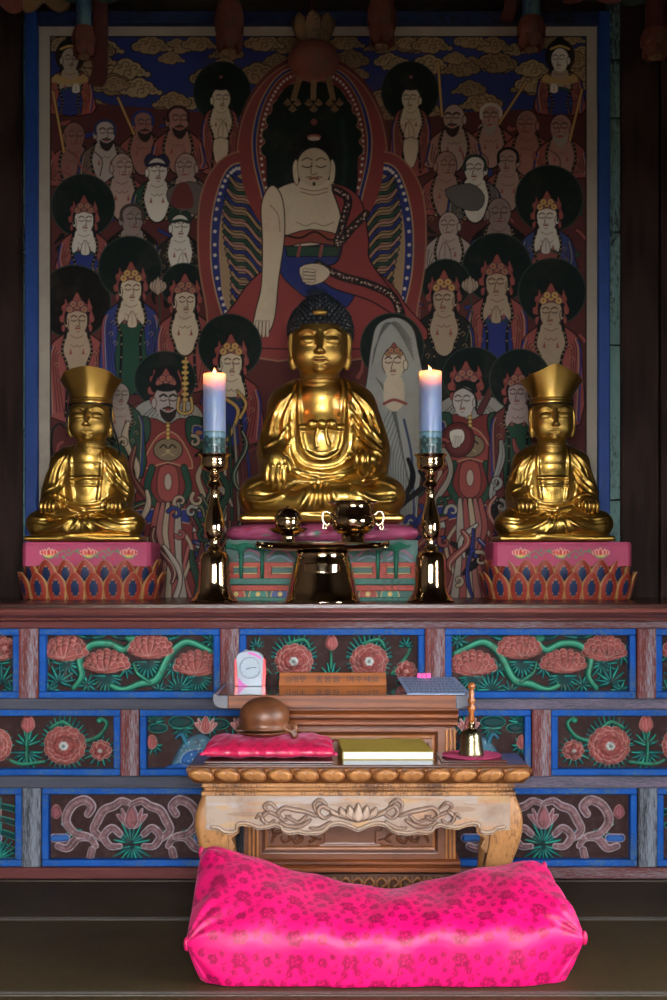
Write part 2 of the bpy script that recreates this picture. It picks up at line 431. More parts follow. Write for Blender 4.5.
def robe(r, x, y, s, c, under=None, trim=BK, h=60, skin=CR, w=1.0, inner=None):
    """shoulders and draped robe below a head at (x,y)"""
    r.at(x, y, s/10)
    W_ = 24*w
    r.poly([(-6, 8), (-15, 14), (-W_, 22), (-W_-3, 38), (-W_-2, h), (W_+2, h), (W_+3, 38), (W_, 22), (15, 14), (6, 8)], c, sm=3, ol='17100f', ow=1.2)
    r.poly([(-5, 7), (-11, 14), (-13, 26), (-8, 44), (0, 50), (8, 44), (13, 26), (11, 14), (5, 7)], skin, sm=3, ol=trim, ow=1.6)
    r.line([(-6, 13), (0, 15.5), (6, 13)], .6, '6a4638'); r.line([(-6, 22), (-2, 24), (0, 22), (2, 24), (6, 22)], .6, '6a4638')
    if inner: r.poly([(-12, 34), (0, 30), (12, 34), (13, h), (-13, h)], inner, sm=2, ol='17100f', ow=.7); r.line([(-12, 35), (0, 31), (12, 35)], 2.2, GN)
    for q in (-1, 1):
        for k in range(3):
            r.line([(q*(W_-3-k*3), 24+k*3), (q*(W_-1-k*2), 38), (q*(W_-5-k*3), h-4)], .7, '2a1210')
        T_ = crom([(q*11, 13), (q*14, 28), (q*9, 46), (q*11, h)], 8)
        r.line(T_, 2.6, trim, sm=0); 
        for e in T_[1::2]: r.ell(e[0], e[1], .7, .7, TN)
        for e in ((q*(W_-7), 30), (q*(W_-5), 41), (q*(W_-9), 50)): r.line([(e[0]-2, e[1]), (e[0], e[1]-2), (e[0]+2, e[1]), (e[0], e[1]+2)], .7, TN, a=.6)
        r.line([(q*W_, 24), (q*(W_+3), 38), (q*(W_+1), h-2)], 1.6, NV if c != '25397e' else RD); r.line([(q*(W_-2), 23), (q*(W_+1), 38), (q*(W_-1), h-2)], .6, CR2)
        r.poly([(q*6, 25), (q*7.5, 31), (q*4.5, 31)], RD)
    r.at()
def hands(r, x, y, s=1, c=CR):
    r.at(x, y, s)
    r.poly([(-4, 8), (-4.5, 1), (-1.4, -7), (0, -8), (1.4, -7), (4.5, 1), (4, 8)], c, sm=2, ol='2a1612', ow=.6); r.line([(0, -7), (0, 6)], .5, '6a4638')
    r.at()
def bodhisattva(r, x, y, s, col, hx, hy, hr, sk=CR, gold=1, look=.4, pray=1, inner=None, h=60, under=None, w=1.0, trim=BK, halo=HALO):
    r.ell(hx, hy, hr, hr, halo, ol='2c4036', ow=1.2); r.ell(hx, hy, hr-2.2, hr-2.2, halo)
    flames(r, x, y, s, RD)
    robe(r, x, y, s, col, h=h, inner=inner, skin=sk, w=w, trim=trim)
    r.at(x, y, s/10)
    r.poly([(-10, -8), (-11, 4), (-13, 14), (-10, 16), (-9, 4)], BK, sm=2); r.poly([(10, -8), (11, 4), (13, 14), (10, 16), (9, 4)], BK, sm=2)
    face(r, x, y, s, sk, look)
    r.at(x, y, s/10); r.line([(-10.4, 2), (-10.8, -7), (-6, -12), (0, -12.6), (6, -12), (10.4, -7), (10.6, 2)], 2.2, BK); r.at()
    crown(r, x, y, s, GD if gold else 'a06a44')
    if pray: hands(r, x+look*3, y+s*2.7, s/11, sk)
def monk(r, x, y, s, sk='9c6d5e', col=RD, look=.5, beard=0, old=1, h=46, hairc=None, hat=None, brow='5a4a44'):
    robe(r, x, y, s, col, skin=sk, h=h, w=.95)
    if hat: 
        r.at(x, y, s/10); r.poly([(-11, -6), (-11, -15), (-6, -18), (0, -15), (6, -18), (11, -14), (11, -6)], hat, sm=2, ol='101010', ow=.6); r.at()
    face(r, x, y, s, sk, look, beard, old=old, brow=brow)
    if hairc:
        r.at(x, y, s/10); r.line([(-9.6, 0), (-9.4, -8), (-4, -13), (4, -13), (9.4, -8), (9.8, 0)], 3, hairc); r.at()
    if hat: r.at(x, y, s/10); r.line([(-9.6, -6), (0, -8), (9.6, -6)], 3.4, hat); r.at()
def cloud(r, x, y, s, fl=1, c=TN):
    r.at(x, y, s, fl)
    L = [(-14, 2, 6), (-7, -2, 7), (1, -4, 8), (9, -1, 7), (15, 3, 5), (3, 4, 8), (-5, 4, 7), (22, 5, 3)]
    for q, h, k in L: r.ell(q, h, k+1.3, (k+1.3)*.8, '2a2119')
    for q, h, k in L: r.ell(q, h, k, k*.8, c)
    for q, h, k in L[:6]:
        r.line([(q-k*.5, h+k*.3), (q-k*.3, h-k*.35), (q+k*.35, h-k*.3), (q+k*.3, h+k*.2), (q, h+k*.1)], .9, '4b3823')
    r.at()
def lute(r): pass

def paint_altar_picture():
    r = _paint()
    g = (r.c*np.array([.3, .5, .2])).sum(-1, keepdims=True)      # pigments dulled by age
    r.c = (r.c*.76+g*.24*np.array([1.04, 1.0, .93])+.002).astype(np.float32)
    return r
def _paint():
    r = R(38, 25, 598, 606, 1.5, 'a39684')
    rnd = random.Random(4)
    # cream silk border with a thin dark rule, then the painted field
    r.poly([(50, 36), (586.5, 36), (586.5, 620), (50, 620)], '14100e')
    r.poly([(51, 37), (585.5, 37), (585.5, 620), (51, 620)], '5e2320')
    # sky and clouds
    r.poly([(51, 37), (585.5, 37), (585.5, 150), (51, 150)], NV)
    for i in range(64):
        x = rnd.uniform(52, 584); y = rnd.uniform(38, 120)
        if 150 < x < 186 and 50 < y < 82 or 440 < x < 470 and 48 < y < 66: continue
        cloud(r, x, y, rnd.uniform(.55, 1.05), rnd.choice((-1, 1)), rnd.choice((TN, '8a6b42', 'a38658')))
    for x, y, s in ((150, 45, .9), (198, 43, .8), (262, 42, .9), (345, 42, .8), (430, 44, .9), (470, 40, .8), (65, 45, .9), (575, 60, .8), (170, 58, .6), (455, 58, .6)): cloud(r, x, y, s)
    r.poly([(30, 110), (100, 104), (200, 112), (235, 120), (400, 120), (470, 112), (610, 106), (610, 640), (30, 640)], '5a2422')
    # dark and coloured cloth scraps filling the crowd
    for i in range(420):
        x = rnd.uniform(52, 584); y = rnd.uniform(118, 600); a = rnd.uniform(0, PI); L = rnd.uniform(7, 22)
        q = [(x, y), (x+L*math.cos(a)*.5+rnd.uniform(-3, 3), y+L*.5*math.sin(a)+rnd.uniform(-3, 3)), (x+L*math.cos(a), y+L*math.sin(a))]
        r.line(q, rnd.choice(((2, 5), (5, 1), (3, 3))), rnd.choice((BK, BK, RD, RD, RD2, GN, NV, CR2, '7a3a34', HALO)), sm=3, ol='140e0c', ow=.5)
    # ---------- two standing disciples of gold at the upper shoulders of the aureole
    for x, sg in ((221, 1), (411, -1)):
        r.ell(x+sg, 92, 28, 30, HALO, ol='2b3a33', ow=1)
        robe(r, x, 100, 8.5, RD, h=85, skin=CR, w=.8)
        face(r, x, 100, 9, CR, .5*sg); r.ell(x, 86, 9.5, 4.5, BK); r.ell(x, 81, 4, 4, BK); r.ell(x, 77, 1.6, 1.6, RD)
        hands(r, x+2*sg, 130, 1.0)
        r.poly([(x-7, 140), (x+7, 140), (x+5, 160), (x, 168), (x-6, 160)], CR, sm=2, ol='2a1612')
    # ---------- attendants in the top corners
    for x, sg in ((70, 1), (560, -1)):
        r.ell(x, 56, 15, 17, '2b2119')
        robe(r, x, 62, 8.5, 'a8432c' if sg > 0 else RD, h=60, skin=CR2, inner=NV)
        r.ell(x, 48, 11, 9, BK); r.ell(x, 41, 5, 5, BK)
        face(r, x, 60, 8.6, WH if sg < 0 else 'a5937c', .5*sg)
        r.line([(x-9, 49), (x, 46), (x+9, 49)], 2.2, GD)
        hands(r, x+6*sg, 86, .8, WH); r.poly([(x-14, 74), (x, 80), (x+14, 74), (x+18, 82), (x, 84), (x-18, 82)], 'b58a3a', sm=2)
    # ---------- rows of monks
    monk(r, 74, 137, 10.5, '8d5a4e', RD, .5, 0, 1, hairc=None); monk(r, 143, 125, 10, '966052', RD, .6, 1, 0, hairc=NV)
    monk(r, 178, 121, 10.5, 'a06c5c', RD, .5, 1, 0, hairc='3a1a18'); monk(r, 105, 134, 10, 'a99a90', '6d5a4a', .5, 1, 0, hairc='2a3560')
    monk(r, 491, 118, 10, 'a87c6c', RD, -.4, 2, 1, hairc='b8ada0'); monk(r, 527, 125, 10.5, '96604f', RD, -.5, 0, 1)
    monk(r, 454, 119, 10.5, 'a5897a', 'a0685c', -.6, 1, 0, brow='2a201c'); monk(r, 561, 129, 10.5, 'a06e60', RD, -.3, 2, 1)
    for x in (66, 90, 476, 548):
        r.line([(x-14, 152), (x-8, 168), (x+6, 176)], 2, RD); r.line([(x+2, 150), (x+12, 160), (x+10, 176)], 1.2, '5a3028')
    monk(r, 122, 168, 10.5, 'ab8d80', RD, .7, 0, 1, hairc=None); monk(r, 186, 168, 10.5, 'a3887a', '6a5f55', -.5, 0, 1)
    monk(r, 157, 172, 10, WH, GN, .4, 0, 0, hat='20264a')
    monk(r, 446, 166, 10.5, '9c7464', RD, .7, 0, 1); monk(r, 508, 162, 10, '9c7c6c', RD, -.5, 0, 0, hairc=BK)
    monk(r, 475, 170, 10.5, WH, '5e5c58', -.3, 0, 0, hairc='1e3a30')
    monk(r, 132, 220, 11, '8f7c74', BK, .8, 0, 1, hairc='4a3a34'); monk(r, 499, 214, 11.5, '8a7268', BK, .2, 0, 1)
    r.poly([(168, 190), (190, 182), (206, 190), (210, 208), (196, 214), (172, 206)], '5f5650', sm=3, ol='1a1614'); r.poly([(446, 190), (470, 184), (484, 196), (478, 210), (456, 206)], '5f5c58', sm=3, ol='1a1614')
    monk(r, 180, 228, 9.5, WH, BK, .3, 0, 0, hat='1e3a30'); hands(r, 183, 262, 1.1, WH)
    r.poly([(171, 206), (174, 190), (184, 182), (192, 192), (192, 208)], RD2, sm=3)
    monk(r, 449, 226, 10, 'aa9488', 'a4948a', -.4, 0, 1); hands(r, 445, 252, 1.2, 'a89488')
    # staffs
    for a, b in (((53, 92), (64, 152)), ((118, 98), (134, 134)), ((438, 62), (442, 116)), ((526, 82), (499, 124)), ((582, 90), (570, 140))):
        r.line([a, b], 2.2, 'c08a2c', sm=0, ol='1a140c', ow=.5)
    # ---------- haloed figures
    bodhisattva(r, 84, 222, 9.5, RD, 83, 206, 31, WH, 0, .4, 1, NV, h=52)
    bodhisattva(r, 547, 219, 10, '27407c', 549, 199, 33, WH, 1, -.4, 1, RD, h=52)
    bodhisattva(r, 77, 322, 10.5, RD, 74, 302, 36, 'ab8f70', 0, .3, 0, None, h=90, halo='15130f')
    bodhisattva(r, 131, 291, 10.5, '25397e', 130, 268, 31, CR, 1, .4, 1, GN, h=92)
    bodhisattva(r, 497, 285, 11, RD, 497, 268, 34, CR2, 0, -.3, 1, NV, h=95)
    bodhisattva(r, 551, 314, 11, RD, 552, 292, 33, CR2, 1, -.3, 0, None, h=100)
    bodhisattva(r, 185, 303, 10.5, RD, 184, 286, 22, CR, 0, .4, 0, None, h=80)
    bodhisattva(r, 444, 301, 11, '1d2622', 446, 284, 24, CR2, 1, -.4, 0, None, h=90)
    # lotus buds on stems
    for x, y in ((158, 286), (470, 285)):
        r.line([(x, y+6), (x+2, y+30), (x-4, y+56)], 1.4, GN)
        for q in (-5, 5, -2.5, 2.5, 0): r.poly([(x, y+9), (x+q-3, y+2), (x+q*1.2, y-9+abs(q)), (x+q+3, y+2)], 'a8937c', sm=3, ol='3a2018', ow=.5)
    # ---------- central aureole
    r.ell(312, 154, 77, 100, RD2); r.ell(312, 156, 74, 96, '8c302d', ol='9c6a4a', ow=1.4)
    for sg in (1, -1):
        r.poly([(312, 160), (312+sg*40, 164), (312+sg*66, 152), (312+sg*92, 162), (312+sg*110, 195), (312+sg*113, 250), (312+sg*106, 300), (312+sg*90, 345), (312, 345)], '8c302d', sm=5, ol='9c6a4a', ow=1.6)
        r.poly([(312+sg*60, 172), (312+sg*74, 164), (312+sg*88, 176), (312+sg*99, 215), (312+sg*100, 265), (312+sg*92, 305), (312+sg*80, 330), (312+sg*50, 330), (312+sg*50, 200)], NV, sm=5, ol='b08a5c', ow=1.5)
        r.poly([(312+sg*60, 184), (312+sg*72, 176), (312+sg*82, 190), (312+sg*91, 225), (312+sg*91, 270), (312+sg*83, 310), (312+sg*50, 325), (312+sg*50, 200)], 'a08058', sm=5, ol='b08a5c', ow=1)
        for k in range(25):
            y = 186+k*5.9
            q0 = 46; q1 = 80+8*math.sin(PI*min(1, k/17))
            pts = [(312+sg*(q0+(q1-q0)*t), y-14*t+3.2*math.sin(t*9+.3)+(1-t)*14) for t in np.linspace(0, 1, 15)]
            r.line(pts, 2.6, (NV, TN, GN, 'a5705e')[k % 4], sm=3, ol=BK, ow=1)
        for k in range(26):
            t = k/25; a = -1.9+t*2.9
            P = crom([(312+sg*66, 171), (312+sg*76, 169), (312+sg*88, 183), (312+sg*96, 215), (312+sg*96.5, 265), (312+sg*88.5, 305), (312+sg*80, 325)], 20)
            q = P[int(t*(len(P)-1))]; r.ell(q[0], q[1], 1.7, 1.7, 'c8c0b0')
    r.ell(312, 158, 72, 92, '8c302d')
    r.poly([(312+x*1.02, y) for x, y in ((0, 66), (28, 72), (47, 96), (57, 128), (57, 160), (48, 200), (40, 240), (-40, 240), (-48, 200), (-57, 160), (-57, 128), (-47, 96), (-28, 72))], NV, sm=6, ol='b08a5c', ow=1.2)
    r.poly([(312+x, y) for x, y in ((0, 69), (27, 75), (45, 98), (54, 130), (54, 160), (45, 200), (37, 240), (-37, 240), (-45, 200), (-54, 160), (-54, 130), (-45, 98), (-27, 75))], '7c2826', sm=6, ol='b08a5c', ow=.8)
    P = crom([(312+x, y) for x, y in ((-42, 206), (-50, 165), (-50, 130), (-41, 100), (-25, 79), (0, 73), (25, 79), (41, 100), (50, 130), (50, 165), (42, 206))], 30)
    for q in P[::5]: r.ell(q[0], q[1], 1.4, 1.4, 'c9b9a0')
    for k in range(14):
        a = PI*k/13; r.ell(312-44*math.cos(a), 150-64*math.sin(a), 7, 7, HALO, ol='9c6a4a', ow=1.2)
    r.poly([(312+x, y) for x, y in ((0, 82), (24, 86), (38, 106), (46, 135), (46, 160), (36, 205), (-36, 205), (-46, 160), (-46, 135), (-38, 106), (-24, 86))], HALO, sm=6)
    r.line([(342, 120), (346, 160), (340, 196)], 5, '173830', a=.6)
    # ---------- central painted figure: seated, right arm bare
    r.poly([(225, 344), (238, 300), (262, 272), (290, 262), (345, 262), (380, 275), (405, 305), (416, 344)], '93302f', sm=5, ol='2a1212', ow=1.3)
    r.poly([(284, 245), (300, 240), (345, 244), (362, 262), (352, 300), (330, 312), (292, 286), (280, 268)], '1d2f74', sm=4, ol=BK, ow=1)
    r.poly([(268, 200), (280, 188), (300, 182), (330, 182), (344, 194), (348, 222), (338, 240), (290, 246), (278, 232)], CR, sm=4, ol='3a2018', ow=1.2)
    r.poly([(284, 238), (310, 230), (340, 236), (344, 246), (310, 242), (286, 246)], '8f3a2a', sm=3, ol=BK, ow=1); r.line([(284, 235), (300, 238), (315, 232), (330, 240), (342, 237)], 2, '2a1612')
    r.poly([(286, 247), (340, 247), (338, 256), (288, 256)], GN, ol=BK, ow=1); 
    for q in (300, 322): r.line([(q, 246), (q-2, 256)], 3, RD)
    r.poly([(272, 186), (262, 204), (263, 240), (262, 285), (256, 312), (254, 330), (266, 334), (274, 318), (278, 280), (284, 235), (282, 200)], CR, sm=5, ol='3a2018', ow=1.2)
    for q in range(4): r.line([(257+q*3.6, 322), (256+q*3.8, 336)], 2.4, CR, ol='3a2018', ow=.5)
    # robe over the far shoulder, patterned hem
    r.poly([(333, 186), (350, 190), (362, 205), (368, 240), (370, 262), (398, 300), (402, 318), (370, 300), (330, 286), (318, 270), (338, 262), (344, 235), (340, 210)], '8f2f2f', sm=5, ol=BK, ow=1.4)
    hem = crom([(336, 190), (348, 200), (342, 226), (338, 244), (352, 228), (366, 214)], 6); hem2 = crom([(318, 264), (340, 276), (368, 284), (392, 296), (400, 312)], 8)
    for H_ in (hem, hem2):
        r.line(H_, 7, '2a2422', sm=0, ol=BK, ow=.8)
        for i, q in enumerate(H_): r.ell(q[0]+rnd.uniform(-1.6, 1.6), q[1]+rnd.uniform(-1.6, 1.6), .9, .9, 'b8a890'); r.ell(q[0]+rnd.uniform(-2, 2), q[1]+rnd.uniform(-2, 2), .8, .8, '8a5050')
    r.poly([(300, 268), (318, 264), (330, 272), (322, 282), (306, 284)], CR, sm=3, ol='3a2018')
    for q in range(4): r.line([(304, 270+q*3.6), (314, 271+q*3.4)], 2.4, CR, ol='3a2018', ow=.5)
    # ears, hair, face of the central figure
    for sg in (1, -1): r.poly([(314+sg*17, 160), (314+sg*21, 166), (314+sg*20, 180), (314+sg*16, 184)], CR, sm=3, ol='3a2018')
    r.ell(314, 150, 22, 17, BK); r.ell(314, 136, 11, 9, BK); r.ell(314, 122, 3.2, 3.2, '8c3a2c'); r.ell(314, 137, 7, 2.6, '9c4a3a'); r.ell(314, 138.6, 6, 2, 'c0a890')
    r.poly([(300, 180), (300, 192), (330, 192), (330, 180)], CR); r.line([(300, 188), (314, 191), (328, 188)], .8, '5a3a2c'); r.line([(301, 192), (314, 195), (327, 192)], .8, '5a3a2c')
    r.at(314, 168, 1.65); r.ell(0, -1, 10, 11, 'b9a586', ol='3a2018', ow=.6); r.ell(0, 3, 9.4, 8.4, 'b9a586'); r.at()
    for q in (-7, 7): r.line([(314+q-5, 166), (314+q, 167.6), (314+q+5, 166)], 1.2, '2c1a14'); r.line([(314+q-5, 160.5), (314+q, 158), (314+q+5, 160)], 1.1, '3a2a20')
    r.line([(312, 162), (311, 173), (314, 175), (317, 173)], .8, '5a3226'); r.line([(310, 179), (314, 178), (318, 179)], 2, '8c2820'); r.line([(306, 177.5), (311, 176.6)], .9, '2a201c'); r.line([(317, 176.6), (322, 177.5)], .9, '2a201c'); r.ell(314, 184, 1.5, 2, '2a201c')
    r.line([(270, 205), (278, 215), (280, 232)], .8, '7a5a44'); r.line([(296, 222), (306, 226), (314, 223), (324, 226), (334, 222)], .8, '7a5a44')
    # ---------- lower tier: haloed attendants beside the gilt statue
    bodhisattva(r, 231, 365, 11, '8f302f', 230, 346, 31, CR, 1, .3, 0, NV, h=70)
    r.line([(217, 395), (238, 410), (228, 440)], 3, GD, ol='2a1c10'); r.line([(238, 392), (246, 404), (240, 418)], 2.4, GD, ol='2a1c10')
    for k in range(7): r.line([(214+k*5, 425), (213+k*6, 470), (211+k*7, 520)], 2.2, ('a89c8a', RD, 'a89c8a', GN, '8d8474', RD2, NV)[k], ol='1a1210', ow=.5)
    # white-robed figure with flowing lines
    r.ell(392, 347, 31, 33, HALO, ol='2c4036', ow=1.2)
    r.poly([(372, 345), (378, 325), (396, 318), (412, 328), (418, 352), (424, 385), (428, 430), (424, 480), (420, 530), (376, 530), (366, 470), (364, 410), (368, 375)], '9a9c92', sm=5, ol='2a2a26', ow=1.2)
    for k in range(15):
        a = k*3.6; r.line([(376+a*.1+k, 378+k*2), (392+k*1.2, 400+k*6), (380+k*2.6, 440+k*4), (386+k*2, 520)], .8, '5a5f58')
    for k in range(6): r.line([(374-k*.4, 350+k*3), (383, 332-k*1.2), (396, 322+k*1.2), (411+k*.6, 340+k*4)], .8, '5a5f58')
    r.poly([(386, 378), (402, 378), (404, 402), (394, 412), (384, 402)], CR, sm=3); r.line([(384, 404), (394, 400), (406, 404)], 3, RD)
    face(r, 394, 364, 11.5, CR, -.3); crown(r, 394, 362, 8.5, 'b07a3a', .8); r.line([(404, 420), (412, 460), (414, 520)], 2.5, '3a4a6e')
    # ---------- armoured guardian at left (bearded, holding a gilt sceptre)
    def armour(x, y, fl):
        r.at(x, y, 1, fl)
        r.ell(-3, -22, 30, 28, HALO, ol='2c4036', ow=1)
        r.poly([(-42, 20), (-30, 2), (-10, 10), (10, 10), (30, 2), (44, 20), (48, 70), (52, 130), (44, 205), (-40, 205), (-50, 130), (-46, 70)], '7a2624', sm=4, ol=BK, ow=1)
        r.poly([(-30, 4), (-14, -2), (0, 8), (14, -2), (30, 6), (34, 18), (12, 16), (0, 22), (-14, 16), (-34, 16)], '8f8d84', sm=4, ol=BK, ow=.9)
        for k in range(12): q = -26+k*4.8; r.line([(q*.5, 4), (q, 15)], .7, '3c3c3a')
        for sg in (-1, 1):
            r.poly([(sg*20, 16), (sg*40, 20), (sg*46, 40), (sg*34, 48), (sg*20, 38)], GN, sm=4, ol=BK, ow=1.2); r.poly([(sg*26, 24), (sg*38, 28), (sg*36, 38), (sg*26, 34)], NV, sm=3, ol='b08a5c', ow=.8); r.ell(sg*31, 31, 3.4, 2.2, 'a8642c')
            r.line([(sg*46, 6), (sg*34, 20), (sg*44, 38), (sg*28, 54)], 3.4, BK); r.line([(sg*48, 50), (sg*38, 70), (sg*50, 96)], 5, GN, ol=BK); r.line([(sg*42, 54), (sg*30, 74), (sg*36, 98), (sg*28, 120)], 4.4, CR2, ol=BK)
            r.poly([(sg*14, 108), (sg*42, 112), (sg*44, 122), (sg*14, 120)], NV, sm=3, ol='b08a5c', ow=.8)
            r.poly([(sg*26, 124), (sg*42, 120), (sg*48, 138), (sg*38, 156), (sg*28, 144)], 'a3a59c', sm=4, ol=BK, ow=1); r.line([(sg*30, 128), (sg*38, 134), (sg*34, 146)], 1.2, '4a5a56')
            r.line([(sg*30, 150), (sg*40, 168), (sg*30, 196)], 6, GN, ol=BK); r.line([(sg*22, 140), (sg*16, 170), (sg*24, 200)], 3, 'a45048', ol=BK)
            r.line([(sg*12, 126), (sg*24, 150), (sg*12, 190), (sg*24, 204)], 3, CR2, ol=BK, ow=.6)
        r.poly([(-14, 40), (0, 30), (14, 40), (24, 66), (0, 60), (-24, 66)], '94342f', sm=3, ol='b08a5c', ow=1)
        r.ell(0, 48, 14, 11, '7c6a4a', ol=BK, ow=1); r.line([(-8, 46), (-4, 43), (0, 47), (4, 43), (8, 46)], 1.4, BK); r.line([(-6, 54), (0, 51), (6, 54)], 1.2, 'a08c5c'); r.ell(0, 49, 2.5, 2, 'a08c5c')
        for k in range(6): r.ell(0, 16+k*4, 1.8, 1.8, GD, ol=BK, ow=.5)
        r.line([(-16, 66), (-20, 90), (0, 112), (20, 90), (16, 66)], 6, GN, ol=BK); r.poly([(-8, 66), (8, 66), (10, 92), (0, 100), (-10, 92)], '9a3a34', sm=3, ol=BK); r.ell(0, 80, 3.4, 8, 'b09c88', ol=BK, ow=.6)
        for k, c_ in enumerate((RD, '9a5a50', CR2, RD, '9a8a7a')): r.line([(-10+k*5, 102), (-14+k*6, 130), (-7+k*4.5, 160), (-16+k*8, 203)], [3, 7, 5, 8], c_, ol=BK, ow=.9)
        for sg in (-1, 1):
            for k in range(5):
                y_ = 100+k*20; r.line([(sg*(20+k*3), y_), (sg*(34+k*2), y_+5), (sg*(38+k*2), y_+16), (sg*(28+k*2), y_+20), (sg*(25+k*2), y_+12)], [3, 6, 5, 3], (GN, RD, NV, '9a9a90', RD)[k], ol=BK, ow=1)
                r.line([(sg*(22+k*3), y_+1), (sg*(34+k*2), y_+6), (sg*(36+k*2), y_+15)], .8, TN)
        r.at()
    armour(168, 402, 1)
    flames(r, 166, 394, 11); r.poly([(152, 392), (154, 374), (166, 364), (178, 374), (180, 392)], BK, sm=3); crown(r, 166, 394, 10, 'a05a3a', .9)
    face(r, 166, 402, 12, 'a5948c', .6, 1, brow='2a201c'); r.ell(166, 388, 11, 4, BK)
    r.line([(186, 358), (184, 412)], 2, GD, sm=0, ol='2a1c10')
    for k in range(8): r.ell(185.2, 362+k*5.4, 3.6-(k % 2), 1.8, GD, ol='3a2810', ow=.5)
    r.line([(179, 398), (178, 410), (185, 414), (192, 410), (191, 398)], 2, GD, ol='2a1c10')
    # ---------- lute-playing guardian at right
    armour(470, 398, -1)
    flames(r, 466, 390, 11); crown(r, 466, 392, 11, 'a06a4c', 1.0)
    face(r, 464, 402, 11, 'b5aca4', -.5); r.line([(454, 392), (464, 388), (475, 396), (476, 410)], 2, BK)
    r.line([(500, 372), (480, 412)], 6, '5c2a26', sm=0, ol=BK); r.ell(458, 440, 16, 17, '5c1f20', ol=BK, ow=1); r.ell(458, 440, 12.5, 13.5, '6c2a28')
    r.poly([(450, 432), (462, 430), (464, 440), (456, 448), (452, 444)], WH, sm=3, ol=BK); 
    for k in range(3): r.line([(455+k*3, 437), (453+k*3, 446)], 1.4, WH, ol=BK, ow=.4)
    r.ell(502, 370, 3.4, 3.4, '9a7a64')
    # ---------- figures half hidden at the outer edges behind the small statues
    bodhisattva(r, 518, 395, 10, RD2, 520, 380, 30, 'a58f88', 0, -.4, 0, GN, h=100)
    monk(r, 120, 396, 9, '9c8a7c', GN, .4, 0, 0, h=90)
    # falling scarves, sashes and curling cloth of the lower ranks
    cols = (RD, GN, NV, CR2, BK, '9a8a7a', RD, RD2, '8f8d84', GN)
    for i in range(96):
        sg = i % 2; x = rnd.uniform(54, 236) if sg else rnd.uniform(402, 582); y = rnd.uniform(418, 560)
        if (abs(x-168) < 24 or abs(x-470) < 22) and y < 520: continue
        a = rnd.uniform(4, 11); p0 = rnd.uniform(0, 6); L = rnd.uniform(30, 80); dr = rnd.uniform(-14, 14)
        pts = [(x+dr*t+a*math.sin(p0+t*5), y+L*t) for t in np.linspace(0, 1, 7)]
        w_ = rnd.uniform(3, 7); r.line(pts, [w_*.5, w_, w_*.7, w_, w_*.3], cols[i % 10], sm=3, ol='120d0b', ow=.9)
        if cols[i % 10] != BK: r.line([(q[0]+.6, q[1]) for q in pts], .7, (TN, CR, '3a2018')[i % 3], sm=3, a=.8)
    for i in range(60):
        sg = i % 2; x = rnd.uniform(56, 236) if sg else rnd.uniform(404, 580); y = rnd.uniform(430, 592); R_ = rnd.uniform(4, 8)
        if (abs(x-168) < 26 or abs(x-470) < 24) and y < 500: continue
        p0 = rnd.uniform(0, 6); d_ = rnd.choice((-1, 1))
        r.line([(x+R_*(1-k/9)*math.cos(p0+d_*k*.8), y+R_*(1-k/9)*math.sin(p0+d_*k*.8)) for k in range(8)], [3.4, 2.6, 1.2], rnd.choice(('8f8d84', CR2, GN, NV, RD)), sm=3, ol='120d0b', ow=.8)
    B = 'a69a88'
    for q in ([(36, 20), (50, 20), (50, 620), (36, 620)], [(586.6, 20), (600, 20), (600, 620), (586.6, 620)], [(36, 20), (600, 20), (600, 36), (36, 36)]): r.poly(q, B)
    for q in ([(50.6, 600), (50.6, 36.6), (586, 36.6), (586, 600)],): r.line(q, 1.3, '14100e', sm=0)
    return r
# ================================================================ MATERIALS
M = {}
M['gold'] = m_metal('gilt', 'caa350', .30, .10, 14, .12)
M['gold'].node_tree.nodes['Principled BSDF'].inputs['Coat Weight'].default_value = .55; M['gold'].node_tree.nodes['Principled BSDF'].inputs['Coat Roughness'].default_value = .1
M['gold_face'] = m_metal('gilt_matte', 'b8954e', .44, .08, 16, .08)
M['brass'] = m_metal('brass', 'cfb896', .055, .06, 12, .02)
M['brass_bell'] = m_metal('bell_bronze', '8c8468', .25, .1, 14, .1)
M['hair'] = m_plain('hair_paint', '141c22', .45)
M['black'] = m_plain('black_cord', '0d1012', .5)
M['paint'] = m_attr('picture_paint', .75, spec=.15, dirt=.25, dcol='554a42', vs=5)
M['relief'] = m_attr('carved_paint', .65, spec=.15, dirt=.85, dcol='453430', vs=22, bump=.5)
M['blue'] = m_worn('blue_paint', '154c98', '425c78', .45, (1, 1, 1), .65, 14, .35, spec=.12)
M['post'] = m_worn('worn_red_post', '6a3633', '8a868e', .25, (14, 14, .9), .75, 4, .8, spec=.12)
M['post_grey'] = m_worn('weathered_grey_post', '393a3f', '7c8490', .5, (14, 14, .8), .8, 4, 1.0, spec=.12)
M['rail'] = m_worn('worn_grey_rail', '4a4c57', '74687a', .3, (.9, 14, 14), .75, 4, .8, spec=.12)
M['rail_red'] = m_worn('worn_red_rail', '5e3433', '777078', .2, (.9, 14, 14), .7, 4, .7, spec=.12)
M['mould'] = m_wood('red_lacquer_moulding', '4a2422', '84483f', (.5, 6, 6), .35, 8, bump=.3)
M['altar_top'] = m_wood('dark_lacquer_top', '24110f', '48221d', (.5, 5, 5), .22, 6, bump=.1)
M['altar_body'] = m_plain('dark_wood_body', '1c1412', .8)
M['column'] = m_wood('dark_column_wood', '1a100e', '3a2823', (4, 4, .35), .75, 6, bump=.5, spec=.2)
M['teal_wall'] = m_worn('peeling_teal_board', '688680', '2a2421', .4, (2, 2, .7), .8, 7, .6)
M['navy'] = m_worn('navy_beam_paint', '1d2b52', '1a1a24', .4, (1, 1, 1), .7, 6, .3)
M['frame_blue'] = m_worn('blue_frame_paint', '1b4288', '1b3566', .25, (2, 2, .6), .5, 8, .15)
